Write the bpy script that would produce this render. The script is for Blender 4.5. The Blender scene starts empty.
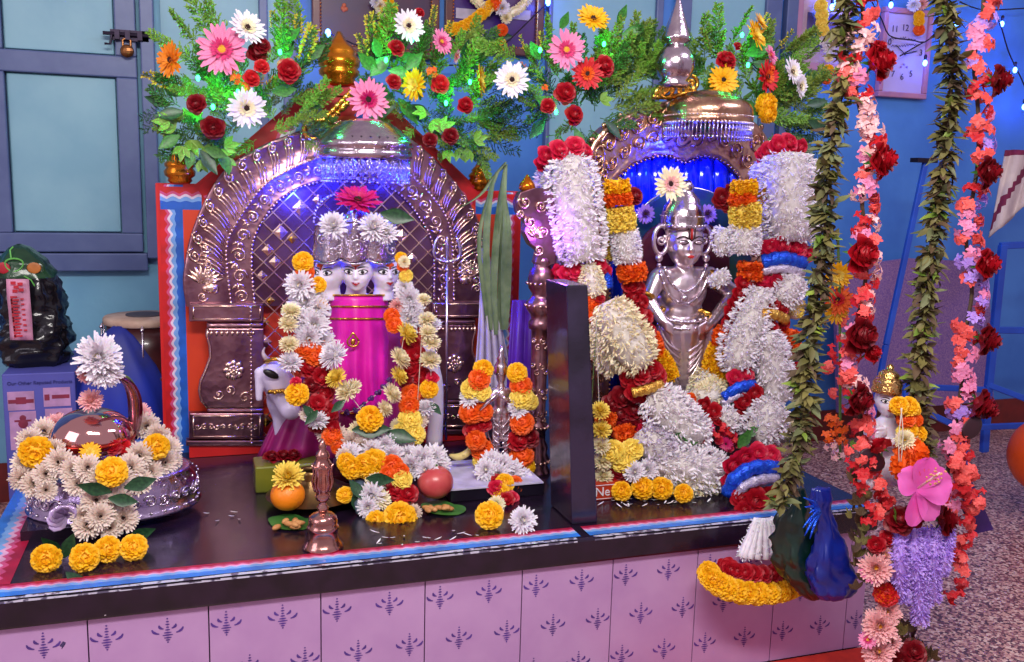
import bpy, math, random
from mathutils import Vector, Matrix, Quaternion, noise
from mathutils.geometry import tessellate_polygon
random.seed(11)
R = random.random
U = random.uniform
PI = math.pi
V = Vector
SC = bpy.context.scene
COL = SC.collection

# ------------------------------------------------------------------ camera
CX, CY, CZ = 0.1908, -1.6679, 0.7683
YAW, PITCH, ROLL, FPX = .3310, .1594, .0271, 933.98
_f = V((math.sin(YAW)*math.cos(PITCH), math.cos(YAW)*math.cos(PITCH), -math.sin(PITCH)))
_r0 = V((math.cos(YAW), -math.sin(YAW), 0))
_u0 = _r0.cross(_f)
_r = _r0*math.cos(ROLL) + _u0*math.sin(ROLL)
_u = _u0*math.cos(ROLL) - _r0*math.sin(ROLL)
CAM = V((CX, CY, CZ))
cd = bpy.data.cameras.new('camera')
cam = bpy.data.objects.new('camera', cd)
COL.objects.link(cam)
cd.sensor_width = 36
cd.lens = FPX*36/1024
m3 = Matrix((_r, _u, -_f)).transposed()
cam.matrix_world = Matrix.Translation(CAM) @ m3.to_4x4()
SC.camera = cam
cd.clip_start = .02


def ray(x, y):
    return _f + _r*((x-512)/FPX) + _u*((331-y)/FPX)


def P(x, y, Y):
    """the place in the room seen at (x, y) on the upright plane at depth Y"""
    d = ray(x, y)
    return CAM + d*((Y-CY)/d.y)


def PZ(x, y, Z):
    d = ray(x, y)
    return CAM + d*((Z-CZ)/d.z)


def MPP(p):
    return (p-CAM).dot(_f)/FPX


ZT = .055          # altar top
ZF = -.30          # floor
YW = 1.60          # back wall
NOW = V((0, -1, 0))

# ------------------------------------------------------------------ materials


def lin(c):
    return tuple((x/255/12.92 if x/255 <= .04045 else ((x/255+.055)/1.055)**2.4) for x in c) + (1,)


MATS = {}


def mat(name, c, rough=.6, metal=0., c2=None, scale=20, bump=0., bscale=60, emit=0., trans=0., sss=0., coat=0.,
        contrast=(.35, .65), btype='NOISE', alpha=1.):
    if name in MATS:
        return MATS[name]
    m = bpy.data.materials.new(name)
    m.use_nodes = True
    nt = m.node_tree
    b = nt.nodes['Principled BSDF']
    b.inputs['Roughness'].default_value = rough
    b.inputs['Metallic'].default_value = metal
    if coat:
        b.inputs['Coat Weight'].default_value = coat
        b.inputs['Coat Roughness'].default_value = .08
    if trans:
        b.inputs['Transmission Weight'].default_value = trans
        b.inputs['IOR'].default_value = 1.3
    if sss:
        b.inputs['Subsurface Weight'].default_value = sss
        b.inputs['Subsurface Scale'].default_value = .01
    if alpha < 1:
        b.inputs['Alpha'].default_value = alpha
    c2 = c2 or tuple(max(0, x*.82) for x in c)
    tc = nt.nodes.new('ShaderNodeTexCoord')
    n = nt.nodes.new('ShaderNodeTexNoise')
    n.inputs['Scale'].default_value = scale
    n.inputs['Detail'].default_value = 4
    nt.links.new(tc.outputs['Object'], n.inputs['Vector'])
    r = nt.nodes.new('ShaderNodeValToRGB')
    r.color_ramp.elements[0].position = contrast[0]
    r.color_ramp.elements[1].position = contrast[1]
    r.color_ramp.elements[0].color = lin(c2)
    r.color_ramp.elements[1].color = lin(c)
    nt.links.new(n.outputs['Fac'], r.inputs['Fac'])
    nt.links.new(r.outputs['Color'], b.inputs['Base Color'])
    if emit:
        b.inputs['Emission Color'].default_value = lin(c)
        b.inputs['Emission Strength'].default_value = emit
    if bump:
        bp = nt.nodes.new('ShaderNodeBump')
        bp.inputs['Strength'].default_value = bump
        bp.inputs['Distance'].default_value = .004
        if btype == 'NOISE':
            t = nt.nodes.new('ShaderNodeTexNoise')
            t.inputs['Detail'].default_value = 3
            out = t.outputs['Fac']
        else:
            t = nt.nodes.new('ShaderNodeTexVoronoi')
            out = t.outputs['Distance']
        t.inputs['Scale'].default_value = bscale
        nt.links.new(tc.outputs['Object'], t.inputs['Vector'])
        nt.links.new(out, bp.inputs['Height'])
        nt.links.new(bp.outputs['Normal'], b.inputs['Normal'])
    MATS[name] = m
    return m


# ------------------------------------------------------------------ mesh builder
def frame(d, up=V((0, 0, 1))):
    z = d.normalized()
    if abs(z.dot(up)) > .98:
        up = V((1, 0, 0))
    x = up.cross(z).normalized()
    y = z.cross(x)
    return Matrix((x, y, z)).transposed()


class MB:
    def __init__(s):
        s.v = []
        s.f = []
        s.m = []

    def add(s, vs, fs, mi=0, M=None):
        o = len(s.v)
        if M is not None:
            vs = [M @ V(v) for v in vs]
        s.v += [tuple(v) for v in vs]
        s.f += [tuple(i+o for i in f) for f in fs]
        s.m += [mi]*len(fs)
        return s

    def box(s, lo, hi, mi=0, M=None):
        x0, y0, z0 = lo
        x1, y1, z1 = hi
        vs = [(x0, y0, z0), (x1, y0, z0), (x1, y1, z0), (x0, y1, z0), (x0, y0, z1), (x1, y0, z1), (x1, y1, z1), (x0, y1, z1)]
        fs = [(0, 3, 2, 1), (4, 5, 6, 7), (0, 1, 5, 4), (1, 2, 6, 5), (2, 3, 7, 6), (3, 0, 4, 7)]
        return s.add(vs, fs, mi, M)

    def beam(s, a, b, w, d, mi=0, up=V((0, -1, 0))):
        a, b = V(a), V(b)
        F = frame(b-a, up)
        L = (b-a).length
        M = Matrix.Translation(a) @ F.to_4x4()
        return s.box((-w/2, -d/2, 0), (w/2, d/2, L), mi, M)

    def lathe(s, prof, n=20, mi=0, M=None, a0=0, a1=2*PI, cap=True):
        full = abs(a1-a0-2*PI) < 1e-6
        k = n if full else n+1
        vs = []
        for (r, z) in prof:
            for i in range(k):
                a = a0+(a1-a0)*i/n
                vs.append((max(r, 1e-5)*math.cos(a), max(r, 1e-5)*math.sin(a), z))
        fs = []
        for j in range(len(prof)-1):
            for i in range(n):
                i2 = (i+1) % k
                fs.append((j*k+i, j*k+i2, (j+1)*k+i2, (j+1)*k+i))
        if full and cap:
            fs.append(tuple(range(k))[::-1])
            fs.append(tuple((len(prof)-1)*k+i for i in range(k)))
        return s.add(vs, fs, mi, M)

    def ball(s, c, r, mi=0, n=8, m=6, M=None, sc=(1, 1, 1)):
        T = Matrix.Translation(V(c)) @ Matrix.Diagonal((r*sc[0], r*sc[1], r*sc[2], 1))
        if M is not None:
            T = Matrix.Translation(V(c)) @ M.to_4x4() @ Matrix.Diagonal((r*sc[0], r*sc[1], r*sc[2], 1))
        pr = [(math.sin(PI*j/m), -math.cos(PI*j/m)) for j in range(m+1)]
        return s.lathe(pr, n, mi, T, cap=False)

    def tube(s, pts, rad, n=8, mi=0, cap=True, flat=1.):
        pts = [V(p) for p in pts]
        if not hasattr(rad, '__len__'):
            rad = [rad]*len(pts)
        vs = []
        up = V((0, -1, .2))
        pX = None
        for i, p in enumerate(pts):
            d = (pts[min(i+1, len(pts)-1)]-pts[max(i-1, 0)])
            if d.length < 1e-9:
                d = V((0, 0, 1))
            d.normalize()
            if pX is None:
                F = frame(d, up)
                x = F.col[0].copy()
            else:
                x = pX-d*pX.dot(d)
                if x.length < 1e-6:
                    x = frame(d, up).col[0].copy()
                x.normalize()
            pX = x
            y = d.cross(x)
            for k in range(n):
                a = 2*PI*k/n
                vs.append(p+(x*math.cos(a)+y*math.sin(a)*flat)*rad[i])
        fs = []
        for i in range(len(pts)-1):
            for k in range(n):
                k2 = (k+1) % n
                fs.append((i*n+k, i*n+k2, (i+1)*n+k2, (i+1)*n+k))
        if cap:
            fs.append(tuple(range(n))[::-1])
            fs.append(tuple((len(pts)-1)*n+k for k in range(n)))
        return s.add(vs, fs, mi)

    def prism(s, pts, depth, mi=0, bev=0., nrm=V((0, -1, 0))):
        """outline pts lie on the back plane; grows by depth towards nrm"""
        pts = [V(p) for p in pts]
        c = sum(pts, V())/len(pts)
        n = len(pts)
        rings = [pts, [p+nrm*(depth-bev) for p in pts]]
        if bev:
            rr = []
            for i, p in enumerate(pts):
                a = (p-pts[i-1]).normalized()
                b = (pts[(i+1) % n]-p).normalized()
                t = (a+b).normalized()
                inw = nrm.cross(t)
                if inw.dot(c-p) < 0 and n < 9:
                    inw = -inw
                rr.append(p+nrm*depth+inw*bev)
            rings.append(rr)
        vs = [q for ring in rings for q in ring]
        fs = []
        for j in range(len(rings)-1):
            for i in range(n):
                i2 = (i+1) % n
                fs.append((j*n+i, j*n+i2, (j+1)*n+i2, (j+1)*n+i))
        tri = tessellate_polygon([pts])
        top = (len(rings)-1)*n
        fs += [tuple(top+i for i in t) for t in tri]
        fs += [tuple(t) for t in tri]
        return s.add(vs, fs, mi)

    def petal(s, o, d, nrm, L, W, curl=.2, mi=0, cup=.15, seg=3, tip=.0, shape=None):
        """a petal from o along d, its face towards nrm"""
        d = d.normalized()
        x = d.cross(nrm)
        if x.length < 1e-6:
            x = d.orthogonal()
        x.normalize()
        n = x.cross(d)
        shape = shape or (.35, .85, 1., tip)
        k = len(shape)
        vs = []
        for i, w in enumerate(shape):
            t = i/(k-1)
            c = o+d*(L*t*(1-.25*abs(curl)*t))+n*(curl*L*t*t)
            vs += [c-x*(W*.5*w)+n*(cup*W*w), c-n*(0), c+x*(W*.5*w)+n*(cup*W*w)]
        fs = []
        for i in range(k-1):
            a = i*3
            fs += [(a, a+1, a+4, a+3), (a+1, a+2, a+5, a+4)]
        return s.add(vs, fs, mi)

    def mesh(s, name, mats, smooth=True):
        me = bpy.data.meshes.new(name)
        me.from_pydata(s.v, [], s.f)
        for mm in (mats if isinstance(mats, (list, tuple)) else [mats]):
            me.materials.append(mm)
        me.polygons.foreach_set('material_index', s.m)
        me.polygons.foreach_set('use_smooth', [smooth]*len(s.f))
        me.update()
        return me

    def build(s, name, mats, parent=None, smooth=False, recalc=True, loc=None):
        me = s.mesh(name, mats, smooth)
        if recalc:
            import bmesh
            b = bmesh.new()
            b.from_mesh(me)
            bmesh.ops.recalc_face_normals(b, faces=b.faces)
            b.to_mesh(me)
            b.free()
        o = bpy.data.objects.new(name, me)
        COL.objects.link(o)
        if parent:
            o.parent = parent
            o.location = -root(parent)      # meshes are written in room coordinates
        if smooth == 'auto':
            pass
        return o


def root(o):
    p = V((0, 0, 0))
    while o:
        p = p+V(o.location)
        o = o.parent
    return p


def thing(name, label, cat, loc, group=None):
    o = bpy.data.objects.new(name, None)
    o.empty_display_size = .02
    COL.objects.link(o)
    o.location = V(loc)
    o['label'] = label
    o['category'] = cat
    if group:
        o['group'] = group
    return o


def tag(o, label, cat, group=None):
    o['label'] = label
    o['category'] = cat
    if group:
        o['group'] = group
    return o


def struct(o):
    o['kind'] = 'structure'
    return o


def bevel(o, w=.002, seg=2, ang=.6):
    m = o.modifiers.new('bevel', 'BEVEL')
    m.width = w
    m.segments = seg
    m.limit_method = 'ANGLE'
    m.angle_limit = ang
    return o


def fuse(o, vox=.004, it=6):
    m = o.modifiers.new('remesh', 'REMESH')
    m.mode = 'VOXEL'
    m.voxel_size = vox
    m.use_smooth_shade = True
    if it:
        k = o.modifiers.new('smooth', 'SMOOTH')
        k.iterations = it
        k.factor = .5
    return o


def spline(pts, n):
    """evenly spaced points of a smooth line through pts"""
    pts = [V(p) for p in pts]
    if len(pts) == 2:
        return [pts[0].lerp(pts[1], i/(n-1)) for i in range(n)]
    q = [pts[0]*2-pts[1]]+pts+[pts[-1]*2-pts[-2]]
    out = []
    for i in range(1, len(q)-2):
        for k in range(16):
            t = k/16
            a, b, c, d = q[i-1], q[i], q[i+1], q[i+2]
            out.append(.5*((2*b)+(c-a)*t+(2*a-5*b+4*c-d)*t*t+(3*b-a-3*c+d)*t**3))
    out.append(q[-2])
    acc = [0]
    for i in range(1, len(out)):
        acc.append(acc[-1]+(out[i]-out[i-1]).length)
    T = acc[-1]
    res = []
    j = 0
    for i in range(n):
        s = T*i/(n-1)
        while j < len(out)-2 and acc[j+1] < s:
            j += 1
        t = (s-acc[j])/max(acc[j+1]-acc[j], 1e-9)
        res.append(out[j].lerp(out[j+1], min(1, max(0, t))))
    return res
#--PART2--
# ------------------------------------------------------------------ colours
EMB = mat('embossed silver sheet', (176, 132, 138), .3, 1., c2=(132, 90, 104), scale=18, bump=.22, bscale=60, btype='VORONOI')
WALLP = mat('wall paint', (120, 178, 205), .55, c2=(104, 162, 194), scale=5, bump=.15, bscale=40)
WALLB = mat('deep blue wall paint', (72, 136, 216), .5, c2=(56, 116, 200), scale=4, bump=.15, bscale=40)
FRAMEP = mat('slate blue gloss paint', (88, 104, 148), .4, c2=(76, 92, 138), scale=12, bump=.1, bscale=30)
PANELP = mat('pale blue gloss paint', (132, 180, 196), .45, c2=(118, 168, 188), scale=6, bump=.12, bscale=30)
DARKM = mat('dark metal', (50, 40, 60), .45, .7, scale=40)
BRASSD = mat('old brass', (150, 100, 60), .35, .9, scale=60)
GRANITE = mat('black polished stone', (20, 13, 26), .22, c2=(34, 20, 40), scale=25, bump=.12, bscale=14, coat=.15)
TILE = mat('lilac glazed tile', (188, 150, 196), .3, c2=(178, 138, 188), scale=9, coat=.3)
GROUT = mat('dark grout', (70, 45, 80), .8)
INK = mat('violet tile print', (92, 58, 150), .4)
TERR_A = None
SILVER = mat('silver', (214, 200, 205), .2, 1., c2=(190, 172, 186), scale=30, bump=.25, bscale=90)
SILVERS = mat('smooth silver', (238, 230, 236), .22, 1., c2=(214, 200, 212), scale=20)

EMB2 = mat('raised silver work', (240, 210, 190), .24, 1., c2=(214, 176, 160), scale=30)
COPPERY = mat('warm silver gilt', (214, 176, 140), .26, 1., c2=(180, 130, 110), scale=25, bump=.4, bscale=80)
GOLD = mat('gold paint', (232, 150, 40), .25, .85, c2=(200, 110, 20), scale=14, bump=.1, bscale=30)
GOLDB = mat('gilt', (240, 196, 90), .25, 1., c2=(214, 160, 60), scale=30)
REDP = mat('red enamel paint', (205, 30, 26), .4, c2=(180, 20, 22), scale=6)
ORGP = mat('orange red paint', (214, 66, 26), .45, c2=(196, 48, 22), scale=5)
MARBLE = mat('white marble', (232, 224, 236), .3, c2=(222, 212, 228), scale=8, sss=.2)
BLACKP = mat('black paint', (14, 10, 14), .4)
WHITEP = mat('white paint', (240, 238, 240), .5, c2=(232, 230, 236))
LIPS = mat('red paint', (190, 30, 30), .4)
TILAK = mat('vermilion paste', (235, 88, 18), .7)
STRING = mat('cotton thread', (225, 215, 200), .9)

# flower colours
F_WHITE = mat('white petals', (247, 241, 244), .6, c2=(232, 222, 232), scale=90, sss=.15)
F_IVORY = mat('ivory petals', (242, 226, 212), .6, c2=(230, 206, 192), scale=90, sss=.15)
CORESH = mat('shaded strand core', (226, 220, 214), .7, c2=(204, 198, 190), scale=120)  # greyed core under the florets, shade of the gaps put into its colour
F_CREAM = mat('cream petals', (250, 240, 208), .6, c2=(244, 228, 184), scale=90, sss=.15)
F_LEMON = mat('lemon petals', (250, 226, 110), .6, c2=(240, 206, 70), scale=90, sss=.1)
F_YEL = mat('yellow petals', (250, 200, 10), .6, c2=(240, 170, 0), scale=90, sss=.1)
F_ORG = mat('orange petals', (245, 108, 10), .6, c2=(228, 76, 4), scale=90, sss=.1)
F_RED = mat('scarlet petals', (222, 28, 38), .55, c2=(190, 12, 26), scale=90, sss=.1)
F_ROSE = mat('crimson rose petals', (196, 10, 34), .5, c2=(150, 4, 22), scale=60, sss=.1)
F_PROSE = mat('pinkish red rose petals', (222, 30, 74), .5, c2=(190, 12, 52), scale=60, sss=.1)
F_DROSE = mat('deep red rose petals', (150, 6, 26), .5, c2=(104, 2, 18), scale=60, sss=.1)
F_PINK = mat('pink petals', (246, 150, 190), .55, c2=(236, 120, 170), scale=60, sss=.15)
F_DPINK = mat('deep pink petals', (226, 70, 130), .55, c2=(206, 46, 110), scale=60, sss=.1)
F_MAG = mat('magenta petals', (214, 20, 110), .5, c2=(180, 8, 86), scale=60, sss=.1)
F_SALM = mat('salmon petals', (246, 100, 90), .55, c2=(232, 70, 70), scale=60, sss=.1)
F_LILAC = mat('lilac petals', (190, 150, 236), .55, c2=(170, 124, 222), scale=60, sss=.15)
F_BLUSH = mat('blush petals', (250, 200, 196), .55, c2=(246, 176, 180), scale=60, sss=.15)
F_AMB = mat('amber petals', (244, 150, 20), .6, c2=(232, 120, 6), scale=90, sss=.1)
F_VIOL = mat('violet flower', (90, 40, 120), .5)
F_DISC = mat('dark flower centre', (60, 24, 20), .8, c2=(30, 10, 14), scale=120)
F_YDISC = mat('yellow flower centre', (236, 190, 60), .8, c2=(200, 150, 30), scale=120)
LEAF = mat('green leaf', (70, 128, 52), .45, c2=(44, 96, 40), scale=12)
LEAFD = mat('dark leaf', (40, 82, 48), .4, c2=(22, 56, 34), scale=12)
LEAFL = mat('light leaf', (128, 170, 60), .5, c2=(96, 144, 44), scale=12)
FERN = mat('fern green', (140, 160, 58), .6, c2=(92, 124, 38), scale=20)
OLIVE = mat('dry olive leaf', (126, 118, 62), .6, c2=(84, 82, 40), scale=16)
OLIVED = mat('withered brown leaf', (98, 76, 50), .7, c2=(66, 50, 34), scale=16)
STEM = mat('green stem', (86, 124, 50), .6)


def look(o, aim, spin=None):
    q = V(aim).normalized().to_track_quat('Z', 'Y')
    o.rotation_mode = 'QUATERNION'
    o.rotation_quaternion = q @ Quaternion((0, 0, 1), U(0, 6.28) if spin is None else spin)


# ------------------------------------------------------------------ flowers, all of radius 1, facing +z
Z = V((0, 0, 1))


def ring(mb, n, r0, z0, L, W, up, curl, mi=0, jit=.12, cup=.12, shape=None, ph=0):
    for i in range(n):
        a = 2*PI*(i+ph)/n+U(-jit, jit)
        rad = V((math.cos(a), math.sin(a), 0))
        e = up+U(-jit, jit)
        d = rad*math.cos(e)+Z*math.sin(e)
        nn = Z*math.cos(e)-rad*math.sin(e)
        mb.petal(rad*r0+Z*z0, d, nn, L*U(.9, 1.06), W, curl, mi, cup, shape=shape)


def gerbera_mesh(a, b):
    mb = MB()
    sh = (.3, .7, 1., .95, .3)
    ring(mb, 20, .16, 0, .84, .21, .08, .08, 0, shape=sh)
    ring(mb, 18, .15, .04, .7, .19, .22, .06, 0, ph=.5, shape=sh)
    ring(mb, 22, .12, .08, .36, .09, .4, .1, 1, shape=sh)
    ring(mb, 20, .1, .1, .2, .07, .8, .1, 1, shape=sh)
    mb.lathe([(.02, -.5), (.03, -.1), (.16, -.02), (.12, .08)], 8, 2)
    return mb.mesh('gerbera', [a, b, STEM])


def gerbera_disc(m):
    mb = MB()
    mb.lathe([(.17, .02), (.17, .1), (.12, .15), (.01, .16)], 14, 0)
    for i in range(40):
        a = U(0, 6.28)
        r = U(.02, .17)
        mb.ball((r*math.cos(a), r*math.sin(a), .15), .022, 0, 5, 4)
    return mb.mesh('flower_center', [m])


def pom_mesh(name, m, n=170, W=.3, L=.34, flat=.85, core=.78, m2=None):
    """marigold: a ball of short ruffled petals"""
    mb = MB()
    mb.ball((0, 0, 0), core, 0, 12, 8, sc=(1, 1, flat))
    g = PI*(3-5**.5)
    for i in range(n):
        z = 1-2*(i+.5)/n
        if z < -.75:
            continue
        r = (1-z*z)**.5
        p = V((r*math.cos(g*i), r*math.sin(g*i), z))
        o = V((p.x, p.y, p.z*flat))*core*.96
        t = Z-p*p.z
        if t.length < .1:
            t = V((1, 0, 0))
        t.normalize()
        d = (p*.75+t*U(.1, .6)+V((U(-.3, .3), U(-.3, .3), U(-.3, .3)))).normalized()
        mb.petal(o, d, t-p*.3, L*U(.8, 1.1), W, -.3, (1 if m2 and R() < .35 else 0), U(-.25, .25), shape=(.5, .9, 1., .75))
    return mb.mesh(name, [m, m2] if m2 else [m])


def mum_mesh(name, m, disc=F_YDISC, layers=6, n=27, W=.17):
    """chrysanthemum: layers of narrow petals"""
    mb = MB()
    for k in range(layers):
        t = k/(layers-1)
        ring(mb, int(n*(1-.4*t)), .1, .02+.12*t, .94-.42*t, W, .1+1.15*t, .18, 0, jit=.16, cup=.2,
             shape=(.4, .8, 1., .4), ph=k*.37)
    ring(mb, n, .1, -.02, .85, W, -.35, .2, 0, jit=.15, cup=.2, shape=(.4, .8, 1., .4))
    mb.ball((0, 0, .12), .2, 1, 8, 6)
    return mb.mesh(name, [m, disc])


def rose_mesh(name, m):
    mb = MB()
    for k in range(26):
        t = k/25
        a = k*2.4
        rad = V((math.cos(a), math.sin(a), 0))
        r0 = .06+.5*t
        e = 1.45-1.05*t
        h = .55*(1-t)
        o = rad*(r0*.55)-Z*(.35*t)
        d = rad*math.cos(e)+Z*math.sin(e)
        nn = -(rad*math.sin(e)-Z*math.cos(e))
        mb.petal(o, d, nn, .55+.12*t+h*.2, .42+.62*t, -.12-.25*t, 0, .28, shape=(.5, .9, 1.05, 1., .45))
    mb.ball((0, 0, .0), .42, 0, 10, 6, sc=(1, 1, 1.1))
    for k in range(5):
        a = k*1.257
        mb.petal(V((0, 0, -.35)), V((math.cos(a), math.sin(a), -.2)), Z, .6, .2, -.3, 1, shape=(.6, 1, .7, .1))
    return mb.mesh(name, [m, LEAF])


def star_mesh(name, m, n=5, W=.5, disc=F_YDISC):
    mb = MB()
    ring(mb, n, .06, 0, .95, W, .3, -.2, 0, cup=.1, shape=(.3, .9, 1.1, .5))
    mb.ball((0, 0, .05), .12, 1, 6, 4)
    mb.tube([(0, 0, 0), (0, 0, -.5)], .08, 5, 0)
    return mb.mesh(name, [m, disc])


def leaf_mesh(name, m, W=.5, n=1):
    mb = MB()
    for k in range(n):
        a = (k-(n-1)/2)*.7
        d = V((math.sin(a), math.cos(a), 0))
        mb.petal(V((0, 0, 0)), d, Z, 1.0*(1-.25*abs(a)), W, .15, 0, .18, shape=(.1, .55, .9, 1., .75, .4, .04))
    return mb.mesh(name, [m])


def cluster_mesh(name, m, n=7, leaf=None):
    """a knot of small ixora like stars"""
    mb = MB()
    for k in range(n):
        a = U(0, 6.28)
        e = U(.1, 1.5)
        p = V((math.cos(a)*math.cos(e), math.sin(a)*math.cos(e), math.sin(e)))*.6
        F = frame(p+V((0, 0, .2)))
        x, y, z = F.col[0], F.col[1], F.col[2]
        for q in range(4):
            b = q*PI/2+a
            dd = x*math.cos(b)+y*math.sin(b)
            mb.petal(p, dd+z*.2, z, .42, .26, -.15, 0, .1, shape=(.4, 1., .9, .2))
        mb.tube([(0, 0, 0), p], .05, 4, 0)
    return mb.mesh(name, [m])


FL = {}


def reg(k, nm, me, sub=None, subname=None):
    FL[k] = (nm, me, sub, subname)


for key, a, b, c in (('gp', F_PINK, F_DPINK, F_YDISC), ('gw', F_WHITE, F_CREAM, F_DISC), ('gy', F_YEL, F_YEL, F_DISC),
                     ('gY', F_YEL, F_LEMON, F_YDISC), ('go', F_ORG, F_RED, F_DISC), ('gr', F_RED, F_ORG, F_DISC),
                     ('gm', F_MAG, F_MAG, F_DISC), ('gq', F_AMB, F_AMB, F_DISC), ('gk', F_PINK, F_MAG, F_DISC), ('gb', F_CREAM, F_BLUSH, F_DISC), ('gl', F_LILAC, F_VIOL, F_DISC)):
    reg(key, 'gerbera', gerbera_mesh(a, b), gerbera_disc(c), 'flower_center')
for key, m in (('my', F_YEL), ('mo', F_ORG), ('ml', F_LEMON), ('mr', F_RED)):
    reg(key, 'marigold', pom_mesh('marigold', m))
for key, m, d in (('cw', F_WHITE, F_CREAM), ('cc', F_CREAM, F_YDISC), ('ci', F_IVORY, F_YDISC), ('cy', F_LEMON, F_YEL), ('cd', F_WHITE, F_YDISC), ('cb', F_BLUSH, F_YDISC), ('ch', F_IVORY, F_DISC)):
    reg(key, 'chrysanthemum', mum_mesh('chrysanthemum', m, d))
for key, m in (('rr', F_ROSE), ('rp', F_PROSE), ('rd', F_DROSE), ('ro', F_RED)):
    reg(key, 'rose', rose_mesh('rose', m))
for key, m in (('xs', F_SALM), ('xp', F_PINK), ('xl', F_LILAC), ('xr', F_RED), ('xw', F_BLUSH), ('xo', F_ORG)):
    reg(key, 'flower_cluster', cluster_mesh('flower_cluster', m))
reg('lf', 'leaf', leaf_mesh('leaf', LEAF))
reg('ld', 'leaf', leaf_mesh('leaf', LEAFD, .45))
reg('ll', 'leaf', leaf_mesh('leaf', LEAFL, .42, 3))
reg('lo', 'leaf', leaf_mesh('leaf', OLIVE, .4, 3))
reg('lb', 'leaf', leaf_mesh('leaf', OLIVED, .4, 3))


def put(key, p, size, parent=None, aim=None, spin=None, label=None, cat=None, group=None, name=None, sq=1.):
    nm, me, sub, subn = FL[key]
    o = bpy.data.objects.new(name or nm, me)
    COL.objects.link(o)
    base = V((0, 0, 0))
    if parent:
        o.parent = parent
        base = root(parent)
    o.location = V(p)-base
    if key in ('cw', 'cd'):
        size *= 1.1
    if nm == 'marigold':
        size *= .92
    o.scale = (size, size, size*sq)
    if aim is None:
        aim = (CAM-V(p)).normalized()+V((U(-.35, .35), 0, U(-.3, .35)))
    look(o, aim, spin)
    if sub:
        c = bpy.data.objects.new(subn, sub)
        COL.objects.link(c)
        c.parent = o
    if label:
        tag(o, label, cat, group)
    return o


def fpx(key, x, y, Y, spx, parent=None, **k):
    """flower whose head covers spx pixels across"""
    p = P(x, y, Y)
    return put(key, p, MPP(p)*spx/2, parent, **k)


# ------------------------------------------------------------------ strands
def spiky(mb, pts, rad, spike, dens, mi=0, w=.3, lean=.5, core=True, ci=0, jit=.35, shape=(.45, .8, 1., .15)):
    """a rope thickly set with small florets"""
    pts = [V(p) for p in pts]
    if not hasattr(rad, '__len__'):
        rad = [rad]*len(pts)
    if core:
        mb.tube(pts, [r*.74 for r in rad], 10, ci)
    L = sum((pts[i+1]-pts[i]).length for i in range(len(pts)-1))
    n = int(dens*L)
    for k in range(n):
        s = (k+R())/n*(len(pts)-1)
        i = min(int(s), len(pts)-2)
        t = s-i
        p = pts[i].lerp(pts[i+1], t)
        rr = rad[i]*(1-t)+rad[i+1]*t
        d = (pts[i+1]-pts[i]).normalized()
        F = frame(d, V((0, -1, .2)))
        a = U(0, 2*PI)
        out = F.col[0]*math.cos(a)+F.col[1]*math.sin(a)
        dirn = (out*.8+d*lean*U(-.2, 1.3)+V((U(-jit, jit), U(-jit, jit), U(-jit, jit)))).normalized()
        o = p+out*(rr-spike*.45)
        mb.petal(o, dirn, out.cross(dirn)+V((U(-.5, .5), U(-.5, .5), U(-.5, .5))), spike*U(.75, 1.2), spike*w, U(-.25, .25), mi,
                 .3, shape=shape)


def strand(name, pixel_path, rpx, m, parent, spike=.45, dens=None, w=.32, n=14, lean=.35, fr=False, kind=None):
    """pixel_path rows (x, y, Y); rpx radius in pixels (number or list along the path)"""
    pts = spline([P(*q) for q in pixel_path], n)
    if not hasattr(rpx, '__len__'):
        rpx = [rpx]*len(pixel_path)
    rs = []
    for i in range(n):
        s = i/(n-1)*(len(rpx)-1)
        j = min(int(s), len(rpx)-2) if len(rpx) > 1 else 0
        rs.append((rpx[j]*(1-s+j)+rpx[min(j+1, len(rpx)-1)]*(s-j))*MPP(pts[i]))
    mb = MB()
    ra = sum(rs)/n
    sp = ra*spike*(.8 if not fr else .8)
    if name == 'tuberose_strand':
        sp = max(.010, min(sp, .0165))
        rs = [r*(1-.35*(abs(2*i/(n-1)-1))**8) for i, r in enumerate(rs)]
        w = .36
    dens = dens or 2*PI*ra/(sp*sp*w)*(1.7)
    if fr:
        spiky(mb, pts, rs, sp, dens*.8, 0, .8, .1, shape=(.6, 1., 1., .7), jit=.5)
    else:
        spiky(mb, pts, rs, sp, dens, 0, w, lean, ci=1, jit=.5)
    o = mb.build(name, [m, CORESH if name.startswith('tuberose') else m], parent, smooth=True, recalc=False)
    return o


def band(name, x, y, Y, rx, ry, m, parent, ang=0., fr=True):
    """short thick roll of ruffled petals, axis along the garland; rx half width, ry half length in pixels"""
    c, s = math.cos(ang), math.sin(ang)
    a = (x+s*ry, y-c*ry, Y)
    b = (x-s*ry, y+c*ry, Y)
    return strand(name, [a, b], [rx*.85, rx, rx*.85], m, parent, .38, n=6, fr=fr)


def thread(name, path, r, parent, m=STRING, n=20):
    mb = MB()
    mb.tube(spline([P(*q) for q in path], n), r, 5)
    return mb.build(name, [m], parent, smooth=True)
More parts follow.
